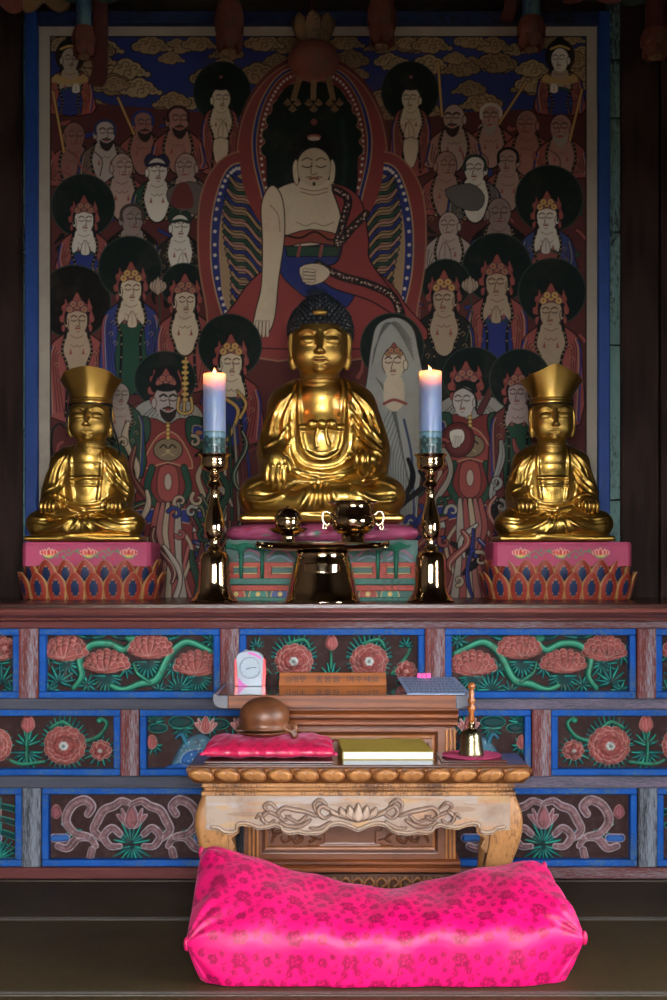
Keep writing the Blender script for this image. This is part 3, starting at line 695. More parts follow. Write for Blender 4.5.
def paper():
    n = N('door_paper'); t = n.n('ShaderNodeBsdfTranslucent'); t.inputs[0].default_value = (.85, .8, .68, 1); d = n.n('ShaderNodeBsdfDiffuse'); d.inputs[0].default_value = (.7, .66, .56, 1)
    m = n.n('ShaderNodeMixShader'); n.l(d.outputs[0], m.inputs[1]); n.l(t.outputs[0], m.inputs[2]); m.inputs[0].default_value = .6; n.l(m.outputs[0], n.out.inputs[0]); return n.m
M['paper'] = paper()
M['wall'] = m_plain('dark_plaster', '54463a', .9, var=.3, vs=6)

# ================================================================ SETTING
AY, PY_ = 5.30, 6.45            # altar front, painting plane
def struct(mb, name, mat, **k):
    o = mb.build(name, mat, **k); o['kind'] = 'structure'; return o

def floor_mat_material():
    n = N('woven_floor'); n.set(.55, 0, spec=.15)
    co = n.coord((1, 1, 1)); f = n.noise(co, 3, 5); g = n.noise(n.coord((1, 60, 1)), 4, 3); h = n.noise(n.coord((60, 1, 1)), 4, 3)
    a = n.ramp(f, [(.3, lin('2e2614')), (.7, lin('483b22'))]); w = n.mix(.5, n.ramp(g, [(.35, lin('261f10')), (.65, lin('4a3d22'))]), n.ramp(h, [(.4, lin('292112')), (.6, lin('453823'))]))
    n.l(n.mix(.5, a, w), n.b.inputs['Base Color']); n.bump(n.mix(.5, g, h), .35, .002)
    return n.m
M['mat'] = floor_mat_material()
M['mat_edge'] = m_plain('mat_binding', '4a443c', .6, var=.3, vs=60)
M['board'] = m_wood('floor_boards', '2c2119', '5b4a3a', (.5, 8, 8), .45, 6, bump=.2)

RX0, RX1, RY0, RY1, RZ = -2.3, 2.3, -.75, 6.75, 4.4
b = MB(); b.box(RX0-.2, RX1+.2, RY0-.2, RY1, -.12, -.012)
struct(b, 'floor', M['board'])
b = MB(); b.box(RX0, RX1, RY1-.1, RY1, -.012, RZ); struct(b, 'wall_back', M['wall'])
b = MB(); b.box(RX0-.1, RX0, RY0, RY1, -.012, RZ); struct(b, 'wall_left', M['wall'])
SD0, SD1, SDH = 1.9, 3.9, 2.05                        # side doorway in the right wall
b = MB(); b.box(RX1, RX1+.1, RY0, SD0, -.012, RZ); b.box(RX1, RX1+.1, SD1, RY1, -.012, RZ); b.box(RX1, RX1+.1, SD0, SD1, SDH, RZ); struct(b, 'wall_right', M['wall'])
b = MB(); xx = RX1+.03
for k in range(5): q = SD0+(SD1-SD0)*k/4; b.box(xx, xx+.04, max(SD0, q-.04), min(SD1, q+.04), 0, SDH)
for z0, z1 in ((0, .08), (.42, .48), (SDH-.07, SDH)): b.box(xx+.002, xx+.038, SD0, SD1, z0, z1)
b.box(xx+.012, xx+.026, SD0, SD1, .08, .42)
for k in range(1, 30): q = SD0+(SD1-SD0)*k/30; b.box(xx+.008, xx+.020, q-.007, q+.007, .48, SDH-.07)
for k in range(1, 24): q = .48+(SDH-.55)*k/24; b.box(xx+.020, xx+.032, SD0, SD1, q-.008, q+.008)
struct(b, 'door_5', M['column'])
b = MB(); b.box(RX0-.2, RX1+.2, RY0-.2, RY1, RZ, RZ+.1); struct(b, 'ceiling', M['wall'])
# front wall: a doorway behind the camera under a lintel, a latticed leaf folded back at either side
DW, DH = 1.9, 2.22
b = MB(); b.box(RX0, -DW, RY0-.1, RY0, -.012, RZ); b.box(DW, RX1, RY0-.1, RY0, -.012, RZ); b.box(-DW, DW, RY0-.1, RY0, DH, RZ)
struct(b, 'wall_front', M['wall'])
for i, sg in enumerate((-1, 1)):
    b = MB(); x0, x1 = sorted((sg*DW, sg*(DW-1.0)))
    yy = RY0-.06
    b.box(x0, x0+.06, yy, yy+.04, 0, DH); b.box(x1-.06, x1, yy, yy+.04, 0, DH)
    for z0, z1 in ((0, .09), (.55, .62), (DH-.08, DH)): b.box(x0+.06, x1-.06, yy, yy+.04, z0, z1)
    b.box(x0+.06, x1-.06, yy+.01, yy+.03, .09, .55)
    for k in range(1, 7): q = x0+.06+(x1-x0-.12)*k/7; b.box(q-.009, q+.009, yy+.006, yy+.034, .62, DH-.08)
    for k in range(1, 14): q = .62+(DH-.7)*k/14; b.box(x0+.06, x1-.06, yy+.01, yy+.03, q-.009, q+.009)
    dr = struct(b, 'door_%d' % (i+1), M['column'])
    b = MB(); b.box(x0+.06, x1-.06, yy+.001, yy+.004, .62, DH-.08); b.build('paper_pane', M['paper'], dr)

for i, sg in enumerate((-1, 1)):
    # two closed open-work lattice leaves between them, without paper
    b = MB(); x0, x1 = sorted((sg*.012, sg*(DW-1.02))); yy = RY0-.06
    b.box(x0, x0+.05, yy, yy+.04, 0, DH); b.box(x1-.05, x1, yy, yy+.04, 0, DH)
    for z0, z1 in ((0, .09), (DH-.08, DH)): b.box(x0+.05, x1-.05, yy, yy+.04, z0, z1)
    for k in range(1, 12): q = x0+.05+(x1-x0-.1)*k/12; b.box(q-.007, q+.007, yy+.008, yy+.022, .09, DH-.08)
    for k in range(1, 34): q = .09+(DH-.17)*k/34; b.box(x0+.05, x1-.05, yy+.022, yy+.034, q-.008, q+.008)
    struct(b, 'door_%d' % (i+3), M['column'])
# mats
def mat_thing(name, x0, x1, y0, y1, label, z=-.012):
    r = empty(name, ((x0+x1)/2, (y0+y1)/2, z), label, 'floor mat', 'woven mats covering the floor')
    b = MB(); b.box(x0+.03, x1-.03, y0+.02, y1-.02, z, z+.010); b.build('woven_field', M['mat'], r)
    b = MB(); b.box(x0, x1, y0, y0+.018, z, z+.012); b.box(x0, x1, y1-.018, y1, z, z+.012); b.box(x0, x0+.03, y0+.018, y1-.018, z, z+.012); b.box(x1-.03, x1, y0+.018, y1-.018, z, z+.012)
    b.build('edge_binding', M['mat_edge'], r)
SEAM = F*CH/(918-HY); SE2 = F*CH/(993-HY)
mat_thing('floor_mat', -1.6, 1.9, SEAM+.003, 5.27, 'dark olive woven floor mat running along the foot of the carved altar')
mat_thing('floor_mat', -1.6, 1.9, SE2+.003, SEAM-.003, 'dark olive woven floor mat under the big pink cushion')
mat_thing('floor_mat', -1.6, 1.9, 2.2, SE2-.003, 'floor mat whose edge strip shows at the bottom edge of the photo')

# wall beside the painting: teal boards, columns, dark beam
yb = PY_+.02
for side, (x0, x1) in (('left', (10, 26)), ('right', (607, 624))):
    b = MB()
    zs = [620, 500, 345, 232, 118, 60, -60] if side == 'right' else [620, 430, 250, 118, 20, -60]
    for k in range(len(zs)-1): b.box(XX(x0, yb), XX(x1, yb), yb, yb+.03, ZY(zs[k], yb)+.004, ZY(zs[k+1], yb)-.004)
    o = struct(b, 'trim_1' if side == 'left' else 'trim_2', M['teal_wall'], bevel=.003)
cy = PY_-.005
for name, xa, xb, lab in (('column', -64, 22, 'dark brown timber column at the left edge beside the altar painting'), ('column', 621, 659, 'dark brown timber column with drying cracks right of the altar painting')):
    b = MB(); x0, x1 = XX(xa, cy), XX(xb, cy); z1 = RZ
    P = []; 
    for z in (-.012, 1.6, 2.3, 3.0, 3.7, z1):
        row = []
        for (u, v) in ((0, .03), (.03, 0), (.97, 0), (1, .03), (1, 1), (0, 1)): row.append((x0+(x1-x0)*u, cy+.18*v, z))
        P.append(row)
    b.grid(np.array(P).transpose(1, 0, 2), wrapu=True); b.raw(P[0], [(5, 4, 3, 2, 1, 0)]); b.raw(P[-1], [(0, 1, 2, 3, 4, 5)])
    b.build(name, M['column'], origin=(x0/2+x1/2, cy+.09, -.012)); o = bpy.data.objects[-1] if False else C.objects[-1]
    tag(o, lab, 'column')
b = MB(); b.box(XX(662, cy), XX(740, cy), cy+.02, cy+.19, -.012, RZ); o = b.build('column', M['column'], bevel=.004); tag(o, 'dark timber post just showing at the right edge beyond the column', 'column')

# ================================================================ THE CARVED ALTAR
altar = empty('altar', (0, 5.7, 0), 'long carved altar of red and grey timber with blue framed flower panels', 'altar')
AX0, AX1 = -1.95, 1.95; AZ = 1.10
b = MB(); b.box(AX0+.02, AX1-.02, AY+.06, PY_-.06, 0, AZ-.03); b.build('body', M['altar_body'], altar)
b = MB(); b.box(AX0, AX1, 5.20, PY_-.055, AZ-.022, AZ); b.build('tabletop', M['altar_top'], altar, bevel=.004)
def zz(py): return ZY(py, AY)
mz = lambda py: ZY(py, 5.22)
prof = [(5.30, AZ-.022), (5.205, AZ-.022)]
for y, z in ((5.20, 605), (5.212, 606.5), (5.195, 609), (5.19, 612), (5.205, 615), (5.235, 617), (5.262, 618.5), (5.258, 620), (5.272, 621)): prof.append((y, ZY(z, y)))
prof.append((5.30, ZY(621, 5.272)))
b = MB(); b.profx(prof, AX0, AX1); b.build('top_moulding', M['mould'], altar, bevel=.0015)
for z0, z1, m in ((621, 628.5, 'rail_red'), (698.5, 709.5, 'rail'), (776, 788, 'rail'), (867, 880, 'rail_red')):
    b = MB(); zt = min(zz(z0), ZY(621, 5.272)) ; zb = max(zz(z1), -.002); b.box(AX0, AX1, AY-.012, AY+.06, zb, zt); b.build('rail', M[m], altar, bevel=.006)
def post(px0, px1, y0, y1, m):
    b = MB(); b.box(XX(px0, AY), XX(px1, AY), AY-.006, AY+.06, zz(y1), zz(y0)); b.build('post', M[m], altar, bevel=.004)
for a, c in ((-162, -144), (19, 38), (220, 239), (425, 445), (637, 656), (836, 855)): post(a, c, 628.5, 698.5, 'post')
for a, c in ((-60, -42), (120.5, 139), (330, 348), (532, 551), (716, 734)): post(a, c, 709.5, 776, 'post')
for a, c in ((-162, -144), (22, 41), (232, 250), (428, 446), (638, 657), (838, 856)): post(a, c, 788, 867, 'post_grey')

BG = '301c1b'
PKF, PKL, TL, TD, GV = '8a4844', 'a5766e', '1f7772', '123a3b', '2c7c62'
def peony(r, x, y, rx, ry, c=PKF, l=PKL, seed=0, white=0, n=11, fan=0, h0=2.2):
    q = random.Random(seed+int(x*7))
    for ring, (k, s) in enumerate(((n, 1.0), (n-2, .74), (n-5, .45))):
        for i in range(k):
            a = 2*PI*i/k+ring*.4+q.uniform(-.1, .1)
            if fan and math.sin(a) > .35 and ring == 0: continue
            cx, cy = x+rx*s*.68*math.cos(a), y+ry*s*.68*math.sin(a)
            r.ell(cx, cy, rx*.33*(1.1-.2*ring), ry*.36*(1.1-.2*ring), c, rot=math.degrees(a), h=h0, hb=ring*1.1, dw=2.2, ol=l if ring < 2 else '6c2c2a', ow=.7)
            r.line([(x+rx*s*.4*math.cos(a), y+ry*s*.4*math.sin(a)), (cx+rx*.22*math.cos(a), cy+ry*.22*math.sin(a))], .6, '6c2c2a', sm=0)
    r.ell(x, y, rx*.26, ry*.26, l, h=2, hb=3, dw=2)
    if white:
        for i in range(6): a = 2*PI*i/6; r.ell(x+2.6*math.cos(a), y+2.6*math.sin(a), 2.0, 2.0, 'aeb4b2', h=1.2, hb=4, dw=1.6)
        r.ell(x, y, 1.8, 1.8, '6a7a78', h=1.5, hb=4.4, dw=1.5)
def chrys(r, x, y, rx, ry, c=PKF, l=PKL):
    """fan-shaped flower: long petals opening upwards and sideways"""
    for lay in range(3):
        n = 9-2*lay
        for i in range(n):
            a = PI*(.02+.96*i/(n-1)); R_ = 1-.28*lay
            ex, ey = x-rx*R_*math.cos(a), y+ry*.25-ry*1.15*R_*math.sin(a)
            r.line([(x, y+ry*.6), ((x+ex)/2-rx*.1*math.cos(a), (y+ry*.6+ey)/2), (ex, ey)], [1.5, 4.2*(ry/9), 4.6*(ry/9)], c, sm=3, h=2.0, hb=lay*1.2, dw=2, ol=l, ow=.7)
    for i in range(7): a = PI*i/6; r.line([(x, y+ry*.7), (x-rx*.9*math.cos(a), y+ry*.35+ry*.4*math.sin(a))], (3, 2), c, sm=0, h=2, hb=3, dw=2, ol=l, ow=.5)
def fan(r, x, y, a0, a1, n, L, w=3.2, c=TL):
    for i in range(n):
        a = math.radians(a0+(a1-a0)*i/max(1, n-1)); k = L*(1-.25*abs(2*i/max(1, n-1)-1))
        ex, ey = x+k*math.cos(a), y+k*math.sin(a)
        r.line([(x, y), ((x+ex)/2, (y+ey)/2+.6), (ex, ey)], [1.2, w, w*.7, .6], TD, sm=3, h=1.5, dw=1.6, ol='0f2a2c', ow=.5)
        r.line([(x+.15*k*math.cos(a), y+.15*k*math.sin(a)), (ex, ey)], (1.5, .6), c if i % 3 else '2b9a86', sm=0)
def vine(r, pts, w=4.4, c=GV):
    r.line(pts, [w*.7, w, w, w*.6], '1c5e4c', h=2.6, dw=2.4, ol='102c2a', ow=.6); r.line([(p[0]-.3, p[1]-.7) for p in pts], [w*.4, w*.6, w*.6, w*.3], c); r.line([(p[0]-.5, p[1]-1.4) for p in pts], [w*.1, w*.2, w*.2, w*.1], '4f9a7c')  # paler line along the upper side: a highlight painted into the vine colour
def lotus(r, x, y, s, c='a8696a', l='c09a98'):
    for q in (-1, 1):
        for k, (dx, hh) in enumerate(((1.0, .35), (.7, .75))):
            r.poly([(x, y+s*.5), (x+q*s*.45, y+s*.35), (x+q*s*dx, y-s*hh), (x+q*s*.3, y-s*.1)], c, sm=4, h=1.6, hb=k, dw=2, ol=l, ow=.8)
    r.poly([(x, y+s*.5), (x-s*.42, y), (x, y-s), (x+s*.42, y)], c, sm=4, h=2.2, hb=1.4, dw=2.4, ol=l, ow=.8); r.line([(x, y-s*.7), (x, y+s*.3)], .6, '7c3c3a')
def bud(r, x, y, s, c='a05a58'):
    r.poly([(x-s*.7, y+s*.3), (x-s*.5, y-s*.6), (x, y-s), (x+s*.5, y-s*.6), (x+s*.7, y+s*.3), (x, y+s*.9)], c, sm=4, h=2.4, dw=2.4, ol=PKL, ow=.6)
    r.line([(x, y-s*.8), (x-s*.2, y+s*.6)], .6, '6c2c2a'); r.line([(x+s*.3, y-s*.6), (x+s*.2, y+s*.6)], .6, '6c2c2a')
def d_chrys(r, x0, flip=1):
    w = 178
    r.at(x0 if flip > 0 else x0+w, 0, 1, flip)
    # coordinates taken from the panel whose left edge is at 0
    for q in ((28, 664, -60, 240, 9), (67, 676, 0, 180, 9), (108, 662, 0, 180, 8), (157, 676, 10, 170, 9), (85, 640, 200, 340, 6), (128, 640, 200, 340, 6), (20, 682, 160, 380, 6), (140, 690, 180, 360, 7), (52, 638, 190, 350, 5)):
        fan(r, *q[:2], q[2], q[3], q[4]+3, 19, 4.2)
    for x, y in ((8, 655), (48, 684), (86, 668), (132, 668), (172, 640), (120, 690), (10, 690)): fan(r, x, y, 0, 330, 9, 12, 3.6)
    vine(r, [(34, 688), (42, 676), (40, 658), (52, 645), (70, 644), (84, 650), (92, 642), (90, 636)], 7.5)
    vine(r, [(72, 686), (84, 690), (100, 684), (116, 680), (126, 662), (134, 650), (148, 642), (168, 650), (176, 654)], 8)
    vine(r, [(94, 664), (98, 674), (110, 682)], 3.4); r.ell(90, 638, 4.4, 4, GV, h=3, dw=3)
    for x, y, a, c in ((26, 650, 19, 13), (67, 663, 20, 12), (111, 648, 19, 13), (158, 665, 21, 13)): chrys(r, x, y, a, c)
    r.at()
def d_center(r, x0):
    for cx, sg in ((x0+55, -1), (x0+130, 1)):
        fan(r, cx, 661, -170, -10, 15, 31, 4.6); fan(r, cx, 661, 20, 160, 11, 29, 4.6); fan(r, cx, 661, 150, 215, 4, 25, 3.4); fan(r, cx, 661, -35, 30, 4, 25, 3.4)
        vine(r, [(cx-6, 644), (cx+10, 640), (cx+16, 648)], 3.4)
        peony(r, cx, 661, 18, 15.5, white=1, n=12, seed=2)
    bud(r, x0+92.5, 643, 8); vine(r, [(x0+92, 652), (x0+92, 672), (x0+90, 690)], 3); fan(r, x0+92, 678, 200, 340, 6, 16, 4, '2f9a80'); fan(r, x0+92, 680, 20, 160, 7, 15)
    for sg, cx in ((-1, x0+18), (1, x0+167)):
        vine(r, [(cx-sg*14, 674), (cx-sg*2, 660), (cx+sg*4, 648), (cx-sg*2, 644)], 3.4); fan(r, cx, 646, 180, 360, 6, 9, 2.6); fan(r, cx, 672, 0, 300, 10, 14); peony(r, cx, 671, 10, 9, n=8, seed=5)
def d_round(r, cx, flip=1):
    """big round flower, a small one towards the centre side and a bud on the other"""
    r.at(cx, 0, 1, flip)
    fan(r, 0, 745, -175, -5, 17, 31, 4.6); fan(r, 0, 745, 15, 165, 13, 29, 4.6); fan(r, 0, 745, 165, 195, 3, 25); fan(r, 0, 745, -20, 20, 3, 25)
    fan(r, 36, 750, 0, 330, 14, 18, 4); fan(r, -37, 745, 200, 340, 6, 17, 4, '2f9a80'); fan(r, -37, 752, 0, 180, 9, 19, 4); fan(r, -66, 745, 0, 330, 12, 20, 3.4)
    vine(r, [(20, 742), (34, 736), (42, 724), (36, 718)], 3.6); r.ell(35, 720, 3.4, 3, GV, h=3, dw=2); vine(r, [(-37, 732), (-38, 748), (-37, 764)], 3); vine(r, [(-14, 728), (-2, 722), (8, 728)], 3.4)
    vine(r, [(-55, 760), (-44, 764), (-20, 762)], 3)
    peony(r, 0, 745, 20, 17.5, white=1, n=13, seed=3); peony(r, 36, 750, 10, 9, n=8, seed=6, white=0); r.ell(36, 750, 2, 2, 'a8a8a0', h=4, hb=2); peony(r, -68, 745, 14, 16, n=10, seed=9); bud(r, -37, 724, 9)
    r.at()
def d_bird(r, x, flip=1):
    r.at(x, 0, 1, flip)
    for q in ((8, 722, 190, 350, 7, 12), (35, 728, 0, 180, 7, 14), (62, 724, 0, 330, 12, 14), (40, 760, 180, 360, 9, 16), (6, 745, 0, 300, 9, 11), (85, 742, 0, 330, 12, 16)): fan(r, *q[:2], q[2], q[3], q[4], q[5], 4)
    for q, y, s in ((33, 722, 8), (70, 724, 7), (10, 728, 6)): r.ell(q, y, s*1.5, s*.7, TD, h=2, dw=3, ol='2a8a7c', ow=.7)
    r.poly([(34, 744), (50, 734), (64, 740), (70, 752), (60, 762), (42, 764), (24, 766)], '4d7488', sm=4, h=4.5, dw=6, ol='16303c', ow=.8)
    r.line([(42, 764), (26, 766), (14, 770)], [8, 5, 2], '2c5fa6', h=3, dw=3); r.poly([(38, 752), (54, 748), (62, 756), (48, 764), (34, 762)], '2f5f9c', sm=4, h=3.4, hb=2, dw=3, ol='8fa4a8', ow=.6)
    for i in range(40): a = random.Random(i).uniform(34, 66); c = random.Random(i+99).uniform(738, 760); r.ell(a, c, .8, .6, '9fb4b0')
    r.line([(40, 746), (34, 734), (28, 738)], [5, 3.4, 1.6], '3f7f98', h=3.4, hb=1)
    lotus(r, 58, 727, 11, 'a8605e'); lotus(r, 94, 727, 11, 'a8605e'); bud(r, 4, 742, 7)
    r.at()
def d_scroll(r, cx, flip=1):
    r.at(cx, 0, 1, flip); G, L_, O = '7d5f62', 'a08f96', '33403f'
    def band(p, w=8):
        w *= .86; r.line(p, [w*.6, w, w*1.05, w*.8], G, h=3.2, dw=3, ol=L_, ow=1.1); q = crom(p, 5)
        for i in range(1, len(q)-1, 2): d = q[i+1]-q[i-1]; d = d/(math.hypot(*d)+1e-6); r.line([(q[i][0]-d[1]*w*.42, q[i][1]+d[0]*w*.42), (q[i][0]+d[0]*1.2, q[i][1]+d[1]*1.2), (q[i][0]+d[1]*w*.42, q[i][1]-d[0]*w*.42)], .8, ('5c3c42', 'a8969c')[i % 4 == 1], h=-.3, a=.4)
    fan(r, 0, 843, 190, 350, 10, 24, 3); fan(r, 0, 846, 10, 170, 9, 26, 3); fan(r, 36, 838, 180, 270, 4, 10); fan(r, -58, 830, 0, 200, 6, 10); fan(r, 58, 830, -20, 180, 6, 10)
    vine(r, [(-70, 824), (-56, 832), (-44, 836), (-30, 840)], 3.2, '2a6e68'); vine(r, [(70, 824), (56, 832), (44, 836), (30, 840)], 3.2, '2a6e68')
    for sg in (-1, 1):
        band([(0, 804), (sg*10, 801), (sg*18, 806), (sg*28, 810), (sg*34, 820), (sg*38, 830), (sg*30, 838)], 7.5)
        band([(sg*12, 846), (sg*22, 846), (sg*28, 836), (sg*20, 828), (sg*12, 834)], 6.5)
        band([(sg*36, 846), (sg*42, 838), (sg*54, 838), (sg*64, 848), (sg*74, 846)], 7); r.line([(sg*66, 838), (sg*78, 838)], 7, '2c5c9c', h=3, dw=2.6, ol=L_)
        band([(sg*44, 836), (sg*58, 832), (sg*66, 820), (sg*60, 806), (sg*48, 800), (sg*40, 806), (sg*44, 814)], 8)
        bud(r, sg*76, 812, 7, '84505a'); r.line([(sg*40, 850), (sg*42, 858)], 6, G, h=3, ol=L_)
    lotus(r, 0, 820, 15, '86565a', L_)
    r.at()
def d_pagoda(r, x):
    for k in range(4): r.line([(x-26+k*3, 812+k*13), (x, 806+k*13), (x+26-k*3, 812+k*13)], 5, TD, h=2, ol='2a8a7c', ow=.6)
    fan(r, x, 858, 180, 360, 12, 24); r.line([(x, 800), (x, 862)], 6, '1e5e58', h=2, ol='2a8a7c', ow=.6)
def panel(x0, x1, y0, y1, drawers, fr=6.5, sm_=1.8):
    a, c, e, g = x0+fr, x1-fr, y0+fr, y1-fr
    r = R(a, e, c, g, sm_, BG)
    for d in drawers: d(r)
    r.z = np.minimum(r.z, 6.5)
    k = (1+1/r.p)
    edge = np.minimum.reduce([np.arange(r.w)[None]+np.zeros((r.h, 1)), (r.w-1-np.arange(r.w))[None]+np.zeros((r.h, 1)), np.arange(r.h)[:, None]+np.zeros((1, r.w)), (r.h-1-np.arange(r.h))[:, None]+np.zeros((1, r.w))])
    r.z *= np.clip(edge/4, 0, 1)
    b = MB(); r.sheet(b, AY+.046, .0064, thick=.012)
    p = b.build('carved_panel', M['relief'], altar, smooth=True, usecol=True)
    b = MB(); Yf = AY+.004
    X = [XX(v, AY) for v in (x0, a+.3, c-.3, x1)]; Z = [zz(v) for v in (y0, e+.3, g-.3, y1)]
    for ya, za, w in ((AY+.004, 0, 0),):
        b.box(X[0], X[3], ya, AY+.055, Z[1], Z[0]); b.box(X[0], X[3], ya, AY+.055, Z[3], Z[2]); b.box(X[0], X[1], ya, AY+.055, Z[2], Z[1]); b.box(X[2], X[3], ya, AY+.055, Z[2], Z[1])
    b.build('panel_frame', M['blue'], p, bevel=.005)
R1, R2, R3 = (628.5, 698.5), (709.5, 776), (788, 867)
panel(-144, 19, *R1, [lambda r: d_chrys(r, -156, -1), lambda r: peony(r, 6, 648, 9, 9)])
panel(38.5, 220, *R1, [lambda r: d_chrys(r, 40)])
panel(239, 425, *R1, [lambda r: d_center(r, 239)])
panel(445, 636.5, *R1, [lambda r: d_chrys(r, 452, -1)])
panel(656, 836, *R1, [lambda r: d_chrys(r, 658, 1)])
panel(-42, 120, *R2, [lambda r: d_round(r, 65, 1), lambda r: peony(r, -14, 745, 18, 17, white=1)])
panel(139.5, 330, *R2, [lambda r: d_bird(r, 148), lambda r: d_bird(r, 340, -1)])
panel(348, 531.5, *R2, [lambda r: d_bird(r, 358), lambda r: d_bird(r, 526, -1)])
panel(551.5, 716, *R2, [lambda r: d_round(r, 609, -1)])
panel(-144, 21.5, *R3, [lambda r: d_pagoda(r, -2), lambda r: d_scroll(r, -80)])
panel(41.5, 232, *R3, [lambda r: d_scroll(r, 132)])
panel(250, 428, *R3, [lambda r: d_scroll(r, 339)])
panel(446, 637.5, *R3, [lambda r: d_scroll(r, 543)])
panel(657.5, 838, *R3, [lambda r: d_pagoda(r, 690), lambda r: d_scroll(r, 770)])

# ================================================================ THE ALTAR PAINTING AND ITS FRAME
r = paint_altar_picture()
pic = empty('altar_painting', (XX(318, PY_), PY_, AZ), 'tall altar painting of a seated figure crowded by haloed attendants, above the altar', 'painting')
b = MB(); r.sheet(b, PY_-.002, 0, thick=.02)
# (the sheet hangs down behind the altar furniture; its lowest strip is out of sight)
b.build('painted_silk', M['paint'], pic, smooth=False, usecol=True)
yf = PY_-.015
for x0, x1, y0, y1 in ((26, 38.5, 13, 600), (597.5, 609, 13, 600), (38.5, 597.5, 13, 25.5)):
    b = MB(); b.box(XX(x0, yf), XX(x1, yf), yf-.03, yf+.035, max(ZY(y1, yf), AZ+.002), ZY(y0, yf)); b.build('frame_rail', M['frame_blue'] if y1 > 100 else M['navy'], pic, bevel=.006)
# ================================================================ GILT STATUES (sculpted in pixel units, then scaled)
def sculpt_head(dx=0, z0=0, vox=.62, hatless=False, lean=0):
    """head with chin at z=151, hairline z=199, centred on x=0; returns the grid"""
    s = S((-36, -46, 132), (36, 40, 226), vox)
    s.ell((0, 0, 185), (27, 28.5, 31), 1)
    s.box((0, -3, 180), (25.5, 24, 25), 17, 5)
    s.ell((0, -10, 165), (20, 17, 15), 7); s.box((0, -2, 172), (24, 20, 17), 13, 5)
    for q in (-1, 1):
        s.ell((q*12.5, -15, 169), (12, 12.5, 13), 6)
        s.ell((q*12, -29.3, 187.2), (9, 2.6, 2.8), 3, True, rz=q*-8)          # eye hollow below the brow
        s.ell((q*11.5, -25.6, 182.2), (8.4, 4.6, 4.8), 1.2)              # closed lid
        s.fpath([(q*2.8, 180), (q*3.6, 187), (q*7.5, 192), (q*13.5, 193.6), (q*20.5, 190.4)], [1.2, .9, .9, .9, .4], 2.6, off=.2)
        s.fpath([(q*4.2, 180.6), (q*11, 178.8), (q*19.5, 182)], .55, .5, True, off=-.1)
        s.fpath([(q*4.4, 183.2), (q*11, 184.6), (q*18.5, 184)], .4, .6, True, off=-.1)
        P = [(q*26, 1, 195), (q*28, -1, 192), (q*29.3, -2, 184), (q*28.4, -3, 174), (q*28, -3, 166), (q*26.6, -2, 160)]
        s.path(crom(P, 4), [2.6, 3.2, 3, 2.6, 3.6, 3.2], 1.5)
        s.path([(q*28.2, -5.2, 190), (q*28.8, -5.4, 182), (q*28.4, -5.6, 170)], 1.1, .8, True)
        s.ell((q*3.4, -34, 170.3), (2.6, 3, 2.2), 1.2)
    s.path([(0, -28.5, 189), (0, -31.5, 182), (0, -36, 172)], [2.0, 2.3, 3.6], 3)
    s.ell((0, -37, 171.4), (3.4, 2.8, 2.6), 1.5)
    s.fpath([(-7.6, 163.8), (-3, 164.9), (0, 164.2), (3, 164.9), (7.6, 163.8)], [.9, 1.7, 1.5, 1.7, .9], 1.2, off=.4)
    s.fpath([(-5.6, 161), (0, 160), (5.6, 161)], [1.0, 2.0, 1.0], 1.4, off=.2)
    s.fpath([(-8, 163.2), (-3, 162.5), (0, 162.9), (3, 162.5), (8, 163.2)], .5, .5, True, off=-.3)
    s.ell((0, -24, 155), (6, 4.4, 3.6), 3)
    s.fpath([(-2.6, 168.4), (-2.2, 166.4)], .4, .8, True); s.fpath([(2.6, 168.4), (2.2, 166.4)], .4, .8, True)
    s.path([(0, 4, 132), (0, 2, 160)], [20.5, 19], 4)
    for z in (147.6, 143.4): 
        a = np.linspace(-PI, PI, 24); s.path([(20*math.sin(t), 3-20*math.cos(t), z) for t in a], .7, 1, True)
    return s

